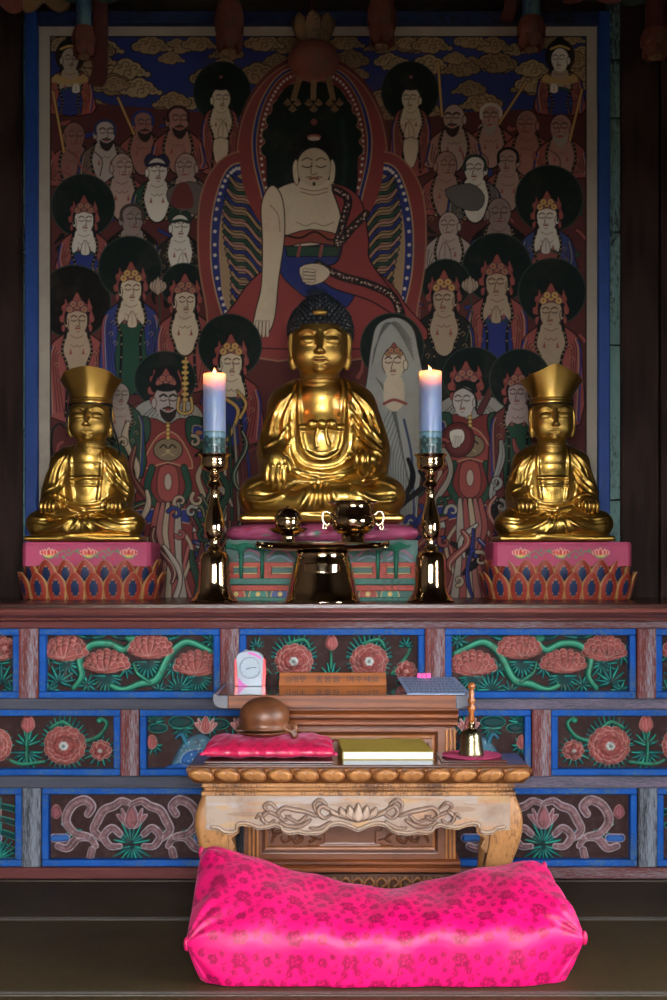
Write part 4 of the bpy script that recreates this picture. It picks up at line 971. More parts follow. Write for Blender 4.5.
def sculpt_body(kind):
    s = S((-90, -64, -2), (90, 44, 156), .95)
    # seat and crossed legs
    s.box((0, -8, 4.2), (80, 41, 4.2), 4, 3); s.ell((0, -6, 6.5), (83, 44, 6), 2)
    s.ell((0, -4, 20), (74, 42, 17), 3)
    for q in (-1, 1):
        s.path([(q*26, 6, 36), (q*48, -8, 34), (q*63, -18, 27)], [22, 21, 18.5], 5)
        s.ell((q*60, -18, 26), (21, 24, 20), 5)
    s.path([(-60, -28, 20), (-20, -42, 19), (30, -40, 22)], [13, 13, 11], 5)
    s.path([(60, -28, 20), (24, -44, 25), (-14, -46, 27)], [13, 11, 8], 5)
    # torso and shoulders
    s.ell((0, 8, 84), (44, 27, 58), 5)
    s.box((0, 8, 92), (36, 20, 42), 16, 6)
    s.path([(-35, 8, 119), (0, 8, 127), (35, 8, 119)], [19, 19, 19], 6)
    s.path([(-27, 8, 131), (0, 8, 139), (27, 8, 131)], [14, 15, 14], 6)
    sm = kind != 'centre'
    lw = 0 if sm else 1
    # sleeves
    for q in (-1, 1):
        out = 49 if q < 0 else 52
        if sm: out = 49
        s.path(crom([(q*35, 6, 120), (q*(out-7), 4, 100), (q*out, 0, 76), (q*(out-1), -12, 60)], 4), [17, 16, 16, 14], 6)
        s.path(crom([(q*(out-3), -2, 70), (q*(out-1), 2, 50), (q*(out-6), 2, 30)], 3), [16, 15, 12], 6)
        s.path([(q*(out-2), -10, 60), (q*47, -34, 54), (q*44, -44, 52)], [14.5, 11, 8.5], 4)
    # opened robe: recessed chest between two thick lapels
    s.ell((0, -24, 92), (21, 12, 34), 3, True)
    s.ell((0, -8, 126), (21, 12, 20), 6)
    s.ell((0, -10, 90), (19, 10.5, 34), 4)
    L = [(-20, 143), (-22.5, 132), (-22.5, 112), (-21, 92), (-19, 78), (-13, 68), (0, 63.5), (13, 68), (19, 78), (21, 92), (22.5, 112), (22.5, 132), (20, 143)]
    if sm: L = [(-17, 64), (-19, 80), (-20.5, 100), (-21, 122), (-20, 143)]; s.fpath(L, 2.4, 2, off=.2, mirror=True); s.fpath([(-34, 66), (-18, 58.5), (0, 56), (18, 58.5), (34, 66)], 2.4, 2, off=.2)
    else: s.fpath(L, 2.1, 2.2, off=.2, sm=6)
    if not sm: s.fpath([(-26, 142), (-29, 132), (-30, 112), (-30, 88), (-28, 70), (-18, 58), (0, 54), (18, 58), (28, 70), (30, 88), (30, 112), (29, 132), (26, 142)], 1.7, 3, off=.3, sm=6)
    s.fpath([(-21, 95), (0, 95.5), (21, 95)], 2.6, 1.4, off=.2)
    s.fpath([(-20, 90.5), (0, 91), (20, 90.5)], .7, .8, True, off=-.2)
    if not sm:
        for x in (-10, 0, 10): s.ell((x, (s.front(x, 97) or -18)-.5, 98), (5.2, 3.4, 4.6), 1)
        s.fpath([(-4, 92), (-6, 84), (-5, 76)], [1.6, 1.2, 1.8], 1); s.fpath([(4, 92), (5, 84), (7, 78)], [1.6, 1.2, 1.8], 1)
    else:
        s.fpath([(-20, 84), (0, 84.5), (20, 84)], 1.6, 1.2, off=.2); s.fpath([(-20, 117), (0, 117.5), (20, 117)], .8, 1, True)
    if not sm: s.fpath([(-17, 74), (0, 69.5), (17, 74)], .7, 1, True, off=-.2)
    # drapery folds: ridges and grooves laid over the front
    rg = [([(-26, 130), (-36, 108), (-38, 84), (-34, 66)], 1.8), ([(-32, 128), (-46, 112), (-52, 90)], 1.6), ([(-40, 124), (-55, 104), (-60, 82), (-56, 62)], 1.5),
          ([(26, 132), (38, 112), (42, 90), (40, 72)], 2.0), ([(33, 130), (50, 112), (57, 92)], 1.7), ([(28, 118), (44, 98), (58, 82)], 1.9), ([(30, 104), (42, 86), (58, 72)], 1.9), ([(31, 90), (42, 76), (56, 64)], 1.8),
          ([(-30, 84), (-40, 70), (-54, 64)], 1.7), ([(-31, 100), (-43, 84), (-56, 76)], 1.5),
          ([(-38, 62), (-30, 54), (-14, 50), (0, 46)], 2.2), ([(38, 60), (28, 52), (12, 48), (-4, 44)], 2.4),
          ([(-30, 44), (-20, 42), (-6, 42), (6, 40), (26, 40), (44, 46)], 2.6), ([(-74, 22), (-56, 20), (-38, 26), (-24, 38)], 2.0), ([(-72, 34), (-58, 40), (-40, 38), (-26, 42)], 1.4),
          ([(74, 22), (56, 20), (40, 26), (26, 38)], 2.0), ([(72, 34), (58, 40), (40, 38), (26, 42)], 1.4), ([(-9, 40), (-13, 26), (-22, 12)], 2.2), ([(-4, 40), (-5, 24), (-8, 11)], 2.2), ([(2, 40), (3, 24), (4, 11)], 2.2), ([(8, 38), (12, 24), (17, 11)], 2.2)]
    if sm: rg = [q_ for q_ in rg if max(z_ for x_, z_ in q_[0]) > 47]+[([(q*4, 46), (q*13, 32), (q*34, 19), (q*64, 14)], 2.4) for q in (-1, 1)]+[([(q*7, 47), (q*24, 37), (q*48, 33), (q*70, 36)], 2.0) for q in (-1, 1)]+[([(q*2.5, 45), (q*6, 28), (q*16, 12)], 2.2) for q in (-1, 1)]+[([(-22, 50), (0, 47), (22, 50)], 2.6)]
    for p, w in rg: s.fpath(p, [w*.5, w, w, w*.6], 2.2, off=.2)
    gv = [([(-30, 128), (-41, 106), (-44, 84)], 1.1), ([(30, 130), (44, 110), (49, 92)], 1.2), ([(29, 111), (44, 91), (58, 76)], 1.2), ([(31, 97), (42, 81), (57, 68)], 1.1), ([(-36, 60), (-18, 52), (0, 50), (18, 50), (36, 56)], 1.2),
          ([(-6.5, 38), (-9, 24), (-14, 12)], 1.2), ([(-1, 38), (-1, 24), (-2, 12)], 1.2), ([(5, 37), (7, 24), (10, 12)], 1.2), ([(-70, 28), (-50, 27), (-34, 34)], 1.0), ([(70, 28), (50, 27), (36, 34)], 1.0), ([(-76, 9.5), (0, 9.5), (76, 9.5)], 1.0)]
    for p, w in gv: s.fpath(p, w, 1.6, True, off=-.3)
    # cuffs
    for q in (-1, 1):
        if not sm and q > 0: s.fpath([(28, 66), (40, 72), (54, 68), (62, 54)], 2.2, 1.5)
        else: s.fpath([(q*30, 58), (q*36, 68), (q*48, 70), (q*58, 62)], 2.2, 1.5)
    # hands
    def fingers(L, r0):
        for P in L: s.path(crom(P, 3), [r0, r0, r0*.95, r0*.75], .6)
    if not sm:
        # one hand laid over the knee, fingers pointing down; the other palm up, holding a bead
        s.ell((-44, -48, 58), (10, 6.5, 13), 3)
        for i, (x, zt) in enumerate(((-53, 38), (-47.5, 33.5), (-42, 32), (-36.5, 34.5))):
            yk = [(s.front(x, z) or -46) for z in (50, 43, 36)]
            fingers([[(x*.98, min(-50, yk[0]), 54), (x, min(-51, yk[1]-1.5), 47), (x+.3, min(-50, yk[2]-1.5), 40), (x+.6, min(-47, (s.front(x, zt) or -46)-1), zt)]], 2.5)
        fingers([[(-34, -49, 62), (-31.5, -51, 56), (-30.5, -51, 51), (-30.5, -50, 48)]], 2.4)
        s.ell((44, -47, 56), (11.5, 9, 8.5), 3)
        for i, x in enumerate((34, 39.5, 45, 50.5)):
            fingers([[(x, -49, 52), (x-.5, -56.5, 56), (x-.5, -57, 64), (x, -53, 69-abs(i-1.4))]], 2.5)
        fingers([[(55, -50, 58), (57, -55, 62), (54, -57, 66), (50, -57, 68)]], 2.4)
    else:
        for q in (-1, 1):
            s.ell((q*46, -46, 58), (11, 8, 7.5), 3)
            for i, x in enumerate((37, 42.5, 48, 53.5)):
                zt = 41+abs(i-1.3)*1.2
                fingers([[(q*x, -50, 58), (q*x, -56, 55), (q*x, -56.5, 48), (q*x, -53, zt)]], 2.5)
            fingers([[(q*34, -49, 60), (q*30.5, -53, 57), (q*29, -54, 52), (q*29.5, -53, 48.5)]], 2.4)
    return s

_cache = {}
def sculpted(kind):
    if kind not in _cache: _cache[kind] = sculpt_body(kind).mesh()
    return _cache[kind]
_head = sculpt_head().mesh()

def place(V, ox, oy, oz, sc, zs=1.0):
    Q = V.copy(); Q[:, 0] = ox+Q[:, 0]*sc; Q[:, 1] = oy+Q[:, 1]*sc; Q[:, 2] = oz+Q[:, 2]*sc*zs; return Q

# ---------------- central statue
SY = 5.88; sc = SY/F
cx_, cz_ = XX(322, SY), ZY(524, SY)
st = empty('buddha_statue', (cx_, SY, cz_), 'large gilt seated statue with dark curled hair at the centre of the altar', 'statue')
V, Fc = sculpted('centre'); b = MB(); b.raw(place(V, cx_, SY, cz_, sc), Fc.tolist())
b.build('body', M['gold'], st, smooth=True)
HX, HZ = -2, -4
V, Fc = _head; b = MB(); b.raw(place(V+np.array([HX, -2, HZ]), cx_, SY, cz_, sc), Fc.tolist()); b.build('head', M['gold_face'], st, smooth=True)
def hair_mesh():
    s = S((-38, -36, 165), (38, 40, 240), .9)
    s.ell((0, 3, 197), (30.8, 30.5, 30), 1)
    s.ell((0, 5, 221), (14, 14, 10), 8)
    s.box((0, -26, 180), (23, 20, 19.5), 10, 2, True); s.box((0, -10, 168), (40, 60, 16), 2, 1, True)
    for q in (-1, 1): s.box((q*28, -14, 184), (7, 12, 12), 5, 1, True)
    V, Fc = s.mesh(); return s, V, Fc
hs, V, Fc = hair_mesh(); b = MB()
tr = lambda p: (cx_+(p[0]+HX)*sc, SY+(p[1]-2)*sc, cz_+(p[2]+HZ)*sc)
b.raw([tr(p) for p in V], Fc.tolist())
rnd = random.Random(2)
# snail curls set in rows over the cap
cent = np.array([0, 4, 196.])
for row in range(15):
    el = math.radians(-12+row*7.2); n = max(1, int(34*math.cos(el)))
    for i in range(n):
        a = 2*PI*(i+.5*(row % 2))/n; d = np.array([math.cos(el)*math.sin(a), -math.cos(el)*math.cos(a), math.sin(el)])
        # march outwards to the surface of the cap
        t = 50
        while t > 8:
            p = cent+d*t; ix = ((p-hs.lo)/hs.vx).astype(int)
            if (ix < 0).any() or (ix >= np.array(hs.n)).any() or hs.D[tuple(ix)] > 0: t -= .7
            else: break
        if t <= 9: continue
        if abs(p[0]) < 8.5 and p[1] < 0 and 205 < p[2] < 215: continue
        b.ball(tr(p+d*.4), 3.0*sc, 8); b.ball(tr(p+d*2.2), 1.7*sc, 6)
for i in range(13):
    a = PI*(i/12); p = np.array([-3, 2, 230]); e = p+np.array([13*math.cos(a), 0, 1+11*math.sin(a)])
    b.tube([tr(p), tr((p+e)/2), tr(e)], [1.6*sc, 1.2*sc, .25*sc], 6)
b.build('hair', M['hair'], st, smooth=True)
b = MB(); b.ball(tr((0, -23.5, 210.5)), (8*sc, 4*sc, 3.6*sc), 20); b.build('hair_jewel', M['gold_face'], st, smooth=True)
b = MB(); b.ball(tr((0, -28.6, 193.5)), (1.5*sc, 1.2*sc, 1.5*sc), 10); b.build('forehead_mark', M['gold'], st, smooth=True)
M['lip'] = m_plain('lip_red', '7a1f16', .5)
b = MB(); y0 = -33.2
b.tube([tr(p) for p in ((-5.6, -29.6, 163.1), (-2.6, -32.0, 162.6), (0, -32.4, 162.9), (2.6, -32.0, 162.6), (5.6, -29.6, 163.1))], .8*sc, 6); b.build('lips', M['lip'], st, smooth=True)
b = MB(); b.ball((cx_+49*sc, SY-57*sc, cz_+60*sc), 5.4*sc, 16); b.build('held_bead', M['gold'], st, smooth=True)

# ---------------- two crowned statues
def small_statue(px, py, Y, label, crownkind, cords, hdx=0):
    sc = Y/F; k = .715*sc; cx, cz = XX(px, Y), ZY(py, Y)
    st = empty('bodhisattva_statue', (cx, Y, cz), label, 'statue')
    V, Fc = sculpted('small'); b = MB(); b.raw(place(V, cx, Y, cz, k, .93), Fc.tolist()); b.build('body', M['gold'], st, smooth=True); cx += hdx*sc
    V, Fc = _head; V2 = V.copy(); V2[:, 2] -= 151; kh = .74*sc
    b = MB(); b.raw(place(V2, cx, Y-1.5*sc, cz+99.5*sc, kh, 1.04), Fc.tolist()); b.build('head', M['gold_face'], st, smooth=True)
    # crown: a band, then a cup of six flaring faces with a domed lid
    zc = cz+138*sc; b = MB(); prof = []
    n = 72; rows = []
    for t in np.linspace(0, 1, 16):
        r0 = 20.5+9.2*t**1.3; row = []
        for i in range(n):
            a = 2*PI*i/n; lob = 1+(1/math.cos((a % (PI/4))-PI/8)-1)*1.0*t
            fr = max(0, -math.sin(a)); sd = abs(math.cos(a))
            top = 32.5-9*sd**1.6+3.5*fr**14 if crownkind == 'peak' else 34.5-10*sd**1.6+.8*math.sin(5*a)
            row.append((cx+r0*lob*math.cos(a)*sc, Y+r0*lob*.92*math.sin(a)*sc, zc+(4+(top-4)*t)*sc))
        rows.append(row)
    for t in (.93, .8, .6, .35, .1):
        row = []
        for i in range(n):
            x, y, z = rows[15][i]; dome = 0
            row.append((cx+(x-cx)*t, Y+(y-Y)*t, zc+((z-zc)/sc*t+(34 if crownkind != 'peak' else 29)*(1-t))*sc))
        rows.append(row)
    P = np.array(rows).transpose(1, 0, 2); b.grid(P, wrapu=True); b.build('crown', M['gold'], st, smooth=True, auto=50)
    b = MB(); b.lathe([(19.6*sc, 0), (21.6*sc, .3*sc), (21.8*sc, 2*sc), (21.2*sc, 3*sc), (21.8*sc, 4.6*sc), (21*sc, 5.6*sc), (19*sc, 5.6*sc)], (cx, Y, zc-.8*sc), 48, sy=.98); b.build('crown_band', M['gold'], st, smooth=True, auto=40)
    b = MB(); a = np.linspace(0, 2*PI, 49); b.tube([(cx+21.2*sc*math.cos(t), Y+20.6*sc*math.sin(t), zc-1.6*sc) for t in a], .9*sc, 6); b.build('hair_cord', M['black'], st, smooth=True)
    if cords:
        for q in (-1, 1):
            b = MB(); pts = crom([(q*21, -3, 137), (q*22, -6, 124), (q*24, -6, 114), (q*30, -4, 118), (q*36, -6, 112), (q*37, -10, 98), (q*34, -16, 84)] if q < 0 else [(q*21, -3, 137), (q*21.5, -6, 124), (q*24, -5, 112), (q*28, -8, 100), (q*32, -14, 84)], 5)
            b.tube([(cx+p[0]*sc, Y+p[1]*sc-.008, cz+p[2]*sc) for p in pts], 1.1*sc, 6); b.build('side_cord', M['black'], st, smooth=True)
    return st
SYL = 6.02
small_statue(88, 542, SYL, 'gilt seated statue with a round topped crown and dark cords, on the left lotus pedestal', 'round', True, 3)
small_statue(551.5, 542, SYL, 'gilt seated statue with a pointed crown, on the right lotus pedestal', 'peak', False)
# ================================================================ THE ALTAR FURNITURE
M['pink_cloth'] = m_attr('painted_pink_cloth', .6, spec=.3, dirt=.3, dcol='7c4450', vs=8)
M['petal'] = m_attr('painted_petal', .5, spec=.35, dirt=.5, dcol='4a1f1c', vs=14)
M['lat_red'] = m_worn('worn_vermilion', 'a83c2c', '4a1c18', .35, (1, 1, 1), .5, 12, .2)
M['lat_green'] = m_worn('worn_green', '2d6a5c', '1c3a34', .35, (1, 1, 1), .5, 12, .2)
M['green_leaf'] = m_worn('leaf_green_paint', '2c6e58', '18382f', .3, (1, 1, 1), .55, 16, .2)
M['yel_line'] = m_plain('yellow_line', 'b59a5c', .6)
M['dark'] = m_plain('dark_inside', '15100f', .9)

def pink_cloth(r, y0, y1, cx, w, n, sc_=1.0):
    """lotus flowers and vine scrolls painted on a pink band"""
    for i in range(n):
        x = cx+(i-(n-1)/2)*w
        for q, c in ((-4.2, 'c8342c'), (4.2, 'c8342c'), (-2.4, 'd85a4a'), (2.4, 'd85a4a'), (0, 'c8342c')):
            r.poly([(x, y1-3.5), (x+q*1.5-1.8, y1-8), (x+q*1.5, y1-13+abs(q)*.5), (x+q*1.5+1.8, y1-8)], c, sm=3, ol='e8c8b8', ow=.6)
        r.ell(x, y1-4.8, 3.4, 1.6, 'd8c060'); r.line([(x-6, y1-6), (x-3, y1-3.6), (x+3, y1-3.6), (x+6, y1-6)], 1.2, '3f8a5c')
        if i < n-1:
            m = x+w/2; r.line([(x+7, y1-7), (m-5, y1-10), (m, y1-6), (m+5, y1-10), (x+w-7, y1-7)], 1.0, '4a8a5c')
            for k, (dx, dy) in enumerate(((-9, -12), (-5, -5), (0, -12), (4, -4), (9, -12), (-12, -6), (12, -6))): r.ell(m+dx, y1+dy+1, 1.9, 1.1, '4f9060' if k % 3 else 'c84050', rot=k*40)

def lotus_pedestal(pcx, xa, xb, Y0, label):
    Y1 = Y0+.32; yc = (Y0+Y1)/2
    cx = XX(pcx, Y0); root = empty('lotus_pedestal', (cx, yc, AZ), label, 'pedestal', 'lotus pedestals under the small gilt statues')
    ztop = ZY(542, SYL); hw = (xb-xa)/2*Y0/F; ox = XX((xa+xb)/2, Y0)
    # pink cloth block with a rounded drape
    r = R(xa, 541, xb, 566, 2.2, 'b4486a'); pink_cloth(r, 541, 561, pcx, 40, 3)
    b = MB(); zb = ZY(566, Y0); P = []; Cc = []; n = 90
    # front and sides as one wrapped band
    per = [(-hw+.012, Y1), (-hw, Y1-.01), (-hw, Y0+.03), (-hw+.006, Y0+.01), (-hw+.02, Y0)]
    fx = np.linspace(-hw+.02, hw-.02, 150); pts = per+[(x, Y0) for x in fx]+[(-x, y) for x, y in per[::-1]]
    rows = 24
    for j in range(rows+1):
        t = j/rows; z = zb+(ztop-.004-zb)*t
        for (x, y) in pts: pass
        P.append([(ox+x*(1-.012*max(0, t-.85)/.15), y+(.006*max(0, t-.85)/.15), z) for x, y in pts])
        cr = []
        for (x, y) in pts:
            px = CX+(ox+x)*F/Y0; py = 566-(566-542)*t
            iy = int(np.clip((py-541)*2.2, 0, r.h-1)); ix = int(np.clip((px-xa)*2.2, 0, r.w-1)); cr.append(r.c[iy, ix] if y < Y0+.02 else lin('b4486a'))
        Cc.append(cr)
    b.grid(np.array(P), flip=True, col=np.array(Cc))
    top = [(p[0], p[1], ztop-.004) for p in P[-1]]; k = len(top)
    b.raw([(ox, yc, ztop-.003)]+[(p[0]*.0+ox+(p[0]-ox)*.97, yc+(p[1]-yc)*.97, ztop-.003) for p in top]+top, [(0, i+1, i+2) for i in range(k-1)]+[(0, k, 1)]+[(1+i, 1+(i+1) % k, 1+k+(i+1) % k, 1+k+i) for i in range(k)], col=lin('b4486a'))
    b.build('pink_cloth', M['pink_cloth'], root, smooth=True, usecol=True, auto=50)
    def ring(rx, ry, n):
        # n places evenly spaced round a rounded rectangle, with outward normals; the first faces front
        t = np.linspace(0, 2*PI, 2001); e = 3.2
        k_ = 1/((np.abs(np.sin(t))/rx)**e+(np.abs(np.cos(t))/ry)**e)**(1/e); X_2 = k_*np.sin(t); Y_2 = -k_*np.cos(t)
        L_ = np.concatenate([[0], np.cumsum(np.hypot(np.diff(X_2), np.diff(Y_2)))]); return lambda i: (np.interp((i/n % 1)*L_[-1], L_, X_2), np.interp((i/n % 1)*L_[-1], L_, Y_2)), L_[-1]
    # dark core behind the petals
    b = MB(); b.grid(np.array([[(ox+x_, yc+y_, z_) for z_ in (AZ, zb+.006)] for x_, y_ in [ring(hw*.97, .155, 1)[0](i/96) for i in range(96)]]), wrapu=True, flip=True); b.build('core', M['lat_red'], root)
    # two rows of painted petals
    red, nav, line = lin('923324'), lin('1b2c50'), lin('a87a4c')
    def petal(pos, nrm, w, z0, z1, lean, curl):
        U = np.linspace(-1, 1, 19); T = np.linspace(0, 1, 19); P = []; Cc = []
        dx, dy = nrm; a = math.atan2(dx, -dy)
        for t in T:
            row = []; cr = []
            sh = max(.02, (1-(max(0, t-.38)/.62)**1.9)**.8*(.80+.20*min(1, t/.38)))
            out = lean*t+curl*t**3
            for u in U:
                uu = u*sh*w/2; z = z0+(z1-z0)*t
                R_ = out+.011*(1-u*u)*math.sin(PI*min(1, t*.9+.1))
                row.append((ox+pos[0]+dx*R_+math.cos(a)*uu, yc+pos[1]+dy*R_+math.sin(a)*uu, z))
                d = math.hypot(u*sh/.38, (t-.42)/.31)+.25*max(0, t-.42); edge = abs(u) > .86 or t > .95
                cr.append(nav if d < 1 else (line if edge or d < 1.1 else red))
            P.append(row); Cc.append(cr)
        P = np.array(P); b = MB(); b.grid(P, col=np.array(Cc))
        Q = P.copy(); Q[..., 0] -= dx*.008; Q[..., 1] -= dy*.008
        b.grid(Q, flip=True, col=np.tile(np.array(lin('6a2219')), (19, 19, 1)))
        e1 = np.concatenate([P[0], P[1:, -1], P[-1, -2::-1], P[-2:0:-1, 0]]); e2 = np.concatenate([Q[0], Q[1:, -1], Q[-1, -2::-1], Q[-2:0:-1, 0]])
        b.grid(np.stack([e1, e2], 1), wrapu=True, flip=True, col=np.tile(np.array(line), (len(e1), 2, 1)))
        b.build('petal', M['petal'], root, smooth=True, usecol=True)
    zt = lambda p: AZ+(600.5-p)*Y0/F
    N_ = 30
    ph = 5 if False else 0
    for rx, ry, off, z0_, z1_, ln, cl_, wk in ((hw*.985, .166, 0, 585, 560, .014, .010, 1.12), (hw*1.03, .182, .5, 600, 572.5, .020, .016, 1.14)):
        fn, L_ = ring(rx, ry, 1); n = int(round(L_/.084)); n += n % 2
        for i in range(n):
            q = (i+off)/n; p0, p1 = fn(q-.004), fn(q+.004); pos = fn(q); tx, ty = p1[0]-p0[0], p1[1]-p0[1]; m_ = math.hypot(tx, ty)
            if pos[1] > .12: continue
            petal(pos, (ty/m_, -tx/m_), L_/n*wk, zt(z0_), zt(z1_), ln, cl_)
    return root
PYf = 5.86
lotus_pedestal(88.5, 21, 151, PYf, 'red lotus petal pedestal with a pink flowered cloth, at the left end of the altar')
lotus_pedestal(560.5, 493, 633, PYf, 'red lotus petal pedestal with a pink flowered cloth, at the right end of the altar')

# ---------------- low central stand with pink cushion, lattice rails and green lotus leaves
Y0 = 5.66; cs = empty('central_stand', (XX(322, Y0), 5.88, AZ), 'low red and green lattice stand with a pink cushion under the large gilt statue', 'stand')
Zs = lambda p: AZ+(600.6-p)*Y0/F
xa, xb = XX(226, Y0), XX(418, Y0)
b = MB(); b.box(xa+.015, xb-.015, Y0+.045, 6.14, AZ, ZY(541, Y0)); b.build('core', M['dark'], cs)
r = R(226, 540, 418, 600, 1.6, '2d5a50')
for i, x in enumerate(range(236, 412, 22)):
    r.poly([(x-8, 598), (x-6, 589), (x, 586), (x+6, 589), (x+8, 598)], ('a8402e', '2a7a68', '35508c')[i % 3], sm=3, ol='c8a860', ow=.8); r.ell(x, 594, 2.4, 2.4, 'c8b060')
for x in (250, 280, 310, 340, 370, 400): r.line([(x-12, 556), (x-4, 550), (x+6, 552), (x+12, 558)], 2, '8a4a6c'); r.line([(x-12, 560), (x, 556), (x+12, 562)], 1.6, '6a7a94')
b = MB(); r.sheet(b, Y0+.029, 0, thick=.01); b.build('painted_board', M['petal'], cs, usecol=True)
def rail(y0, y1, m, dy=0, x0=xa, x1=xb, name='rail'):
    b = MB(); b.box(x0, x1, Y0+dy, Y0+.03, Zs(y1), Zs(y0)); b.build(name, M[m], cs, bevel=.002)
rail(562, 566, 'lat_red'); rail(574, 578, 'lat_red'); rail(578, 584, 'lat_green', -.006); rail(585, 590.5, 'lat_red', -.002); rail(597, 600.6, 'lat_green', -.008)
for i in range(5):
    x = xa+(xb-xa)*(i+.5)/5
    for q in (-1, 1): 
        b = MB(); b.box(*(sorted((x+q*.052, x+q*.085))), Y0, Y0+.03, Zs(574), Zs(566)); b.build('lattice_block', M['lat_red'], cs, bevel=.002)
    b = MB(); 
    for q in (566.7, 573.3): b.box(x-.05, x+.05, Y0+.001, Y0+.022, Zs(q+.6), Zs(q-.6))
    b.build('yellow_edge', M['yel_line'], cs)
# pink cushion: a soft slab with painted flowers
ck = empty('x', (0, 0, 0)); bpy.data.objects.remove(ck)
r = R(220, 520, 424, 550, 1.6, 'a84c70')
for i in range(26):
    q = random.Random(i); x = 226+i*7.6; y = 534+q.uniform(-5, 7); r.ell(x, y, 3, 2, q.choice(('d87a98', 'b02a50', '3f8a6c', 'd89ab0')), rot=q.uniform(0, 90), ol='7c2c48', ow=.5); r.line([(x-4, y+3), (x, y+1), (x+4, y+4)], .9, '8a2c50')
b = MB(); P = []; Cc = []; nU, nV = 120, 40
zc = (ZY(524, SY)+ZY(543, Y0))/2; hz = (ZY(524, SY)-ZY(543, Y0))/2; xc = (xa+xb)/2; hx = (xb-xa)/2+.012
for j in range(nV):
    t = -PI/2+PI*j/(nV-1); row = []; cr = []
    for i in range(nU):
        a = 2*PI*i/nU; ca, sa = math.cos(a), math.sin(a); n = 5
        k = 1/((abs(ca))**n+(abs(sa))**n)**(1/n); ct = max(0, math.cos(t))**.35; stt = math.copysign(abs(math.sin(t))**.8, t)
        x, y = ca*k*hx*ct, sa*k*.25*ct
        row.append((xc+x, 5.90+y, zc+hz*stt)); px = CX+(xc+x)*F/Y0; py = 534-stt*8
        cr.append(r.c[int(np.clip((py-520)*1.6, 0, r.h-1)), int(np.clip((px-220)*1.6, 0, r.w-1))])
    P.append(row); Cc.append(cr)
b.grid(np.array(P).transpose(1, 0, 2), wrapu=True, col=np.array(Cc).transpose(1, 0, 2)); b.build('cushion', M['pink_cloth'], cs, smooth=True, usecol=True)
for px in (241, 262, 378, 396):
    x = XX(px, Y0-.02); yb_ = Y0-.022
    k = 1.0 if px in (241, 396) else .7
    f = empty('y', (0, 0, 0)); bpy.data.objects.remove(f)
    b = MB(); z1 = Zs(551); b.tube([(x, yb_+.012, Zs(578)), (x, yb_, Zs(566)), (x, yb_, z1)], [.007, .008, .011*k], 8)
    P = []
    for j, (rr, dz) in enumerate(((.008, 0), (.022, .012), (.042, .026), (.058, .036), (.062, .033), (.058, .029), (.03, .02), (.006, .012))):
        row = []
        for i in range(40):
            a = 2*PI*i/40; w = .006*math.cos(5*a)*(rr/.06)
            row.append((x+rr*k*math.cos(a)*1.05, yb_+rr*k*.45*math.sin(a)-.004, z1+(dz+w-.012*(abs(math.cos(a))**4)*(rr/.06))*k))
        P.append(row)
    b.grid(np.array(P).transpose(1, 0, 2), wrapu=True); b.build('lotus_leaf', M['green_leaf'], cs, smooth=True)

# ================================================================ CANDLESTICKS AND CANDLES
M['wax'] = None
def wax():
    n = N('candle_wax'); n.set(.35, 0, lin('93a6cc'), .5)
    n.b.inputs['Subsurface Weight'].default_value = 1; n.b.inputs['Subsurface Radius'].default_value = (1, .68, .45); n.b.inputs['Subsurface Scale'].default_value = .09
    return n.m
M['wax'] = wax()
def flame_mat():
    n = N('flame'); e = n.n('ShaderNodeEmission'); tc = n.n('ShaderNodeTexCoord'); sp = n.n('ShaderNodeSeparateXYZ'); n.l(tc.outputs['Generated'], sp.inputs[0])
    n.l(n.ramp(sp.outputs['Z'], [(.1, (1, .75, .4)), (.55, (1, .6, .18)), (1, (1, .22, .03))]), e.inputs['Color']); e.inputs['Strength'].default_value = 4
    n.l(e.outputs[0], n.out.inputs[0]); return n.m
M['flame'] = flame_mat(); M['wick'] = m_plain('wick', '1a120c', .9)
M['label'] = m_attr('candle_label', .3, spec=.5)
CY = 5.47
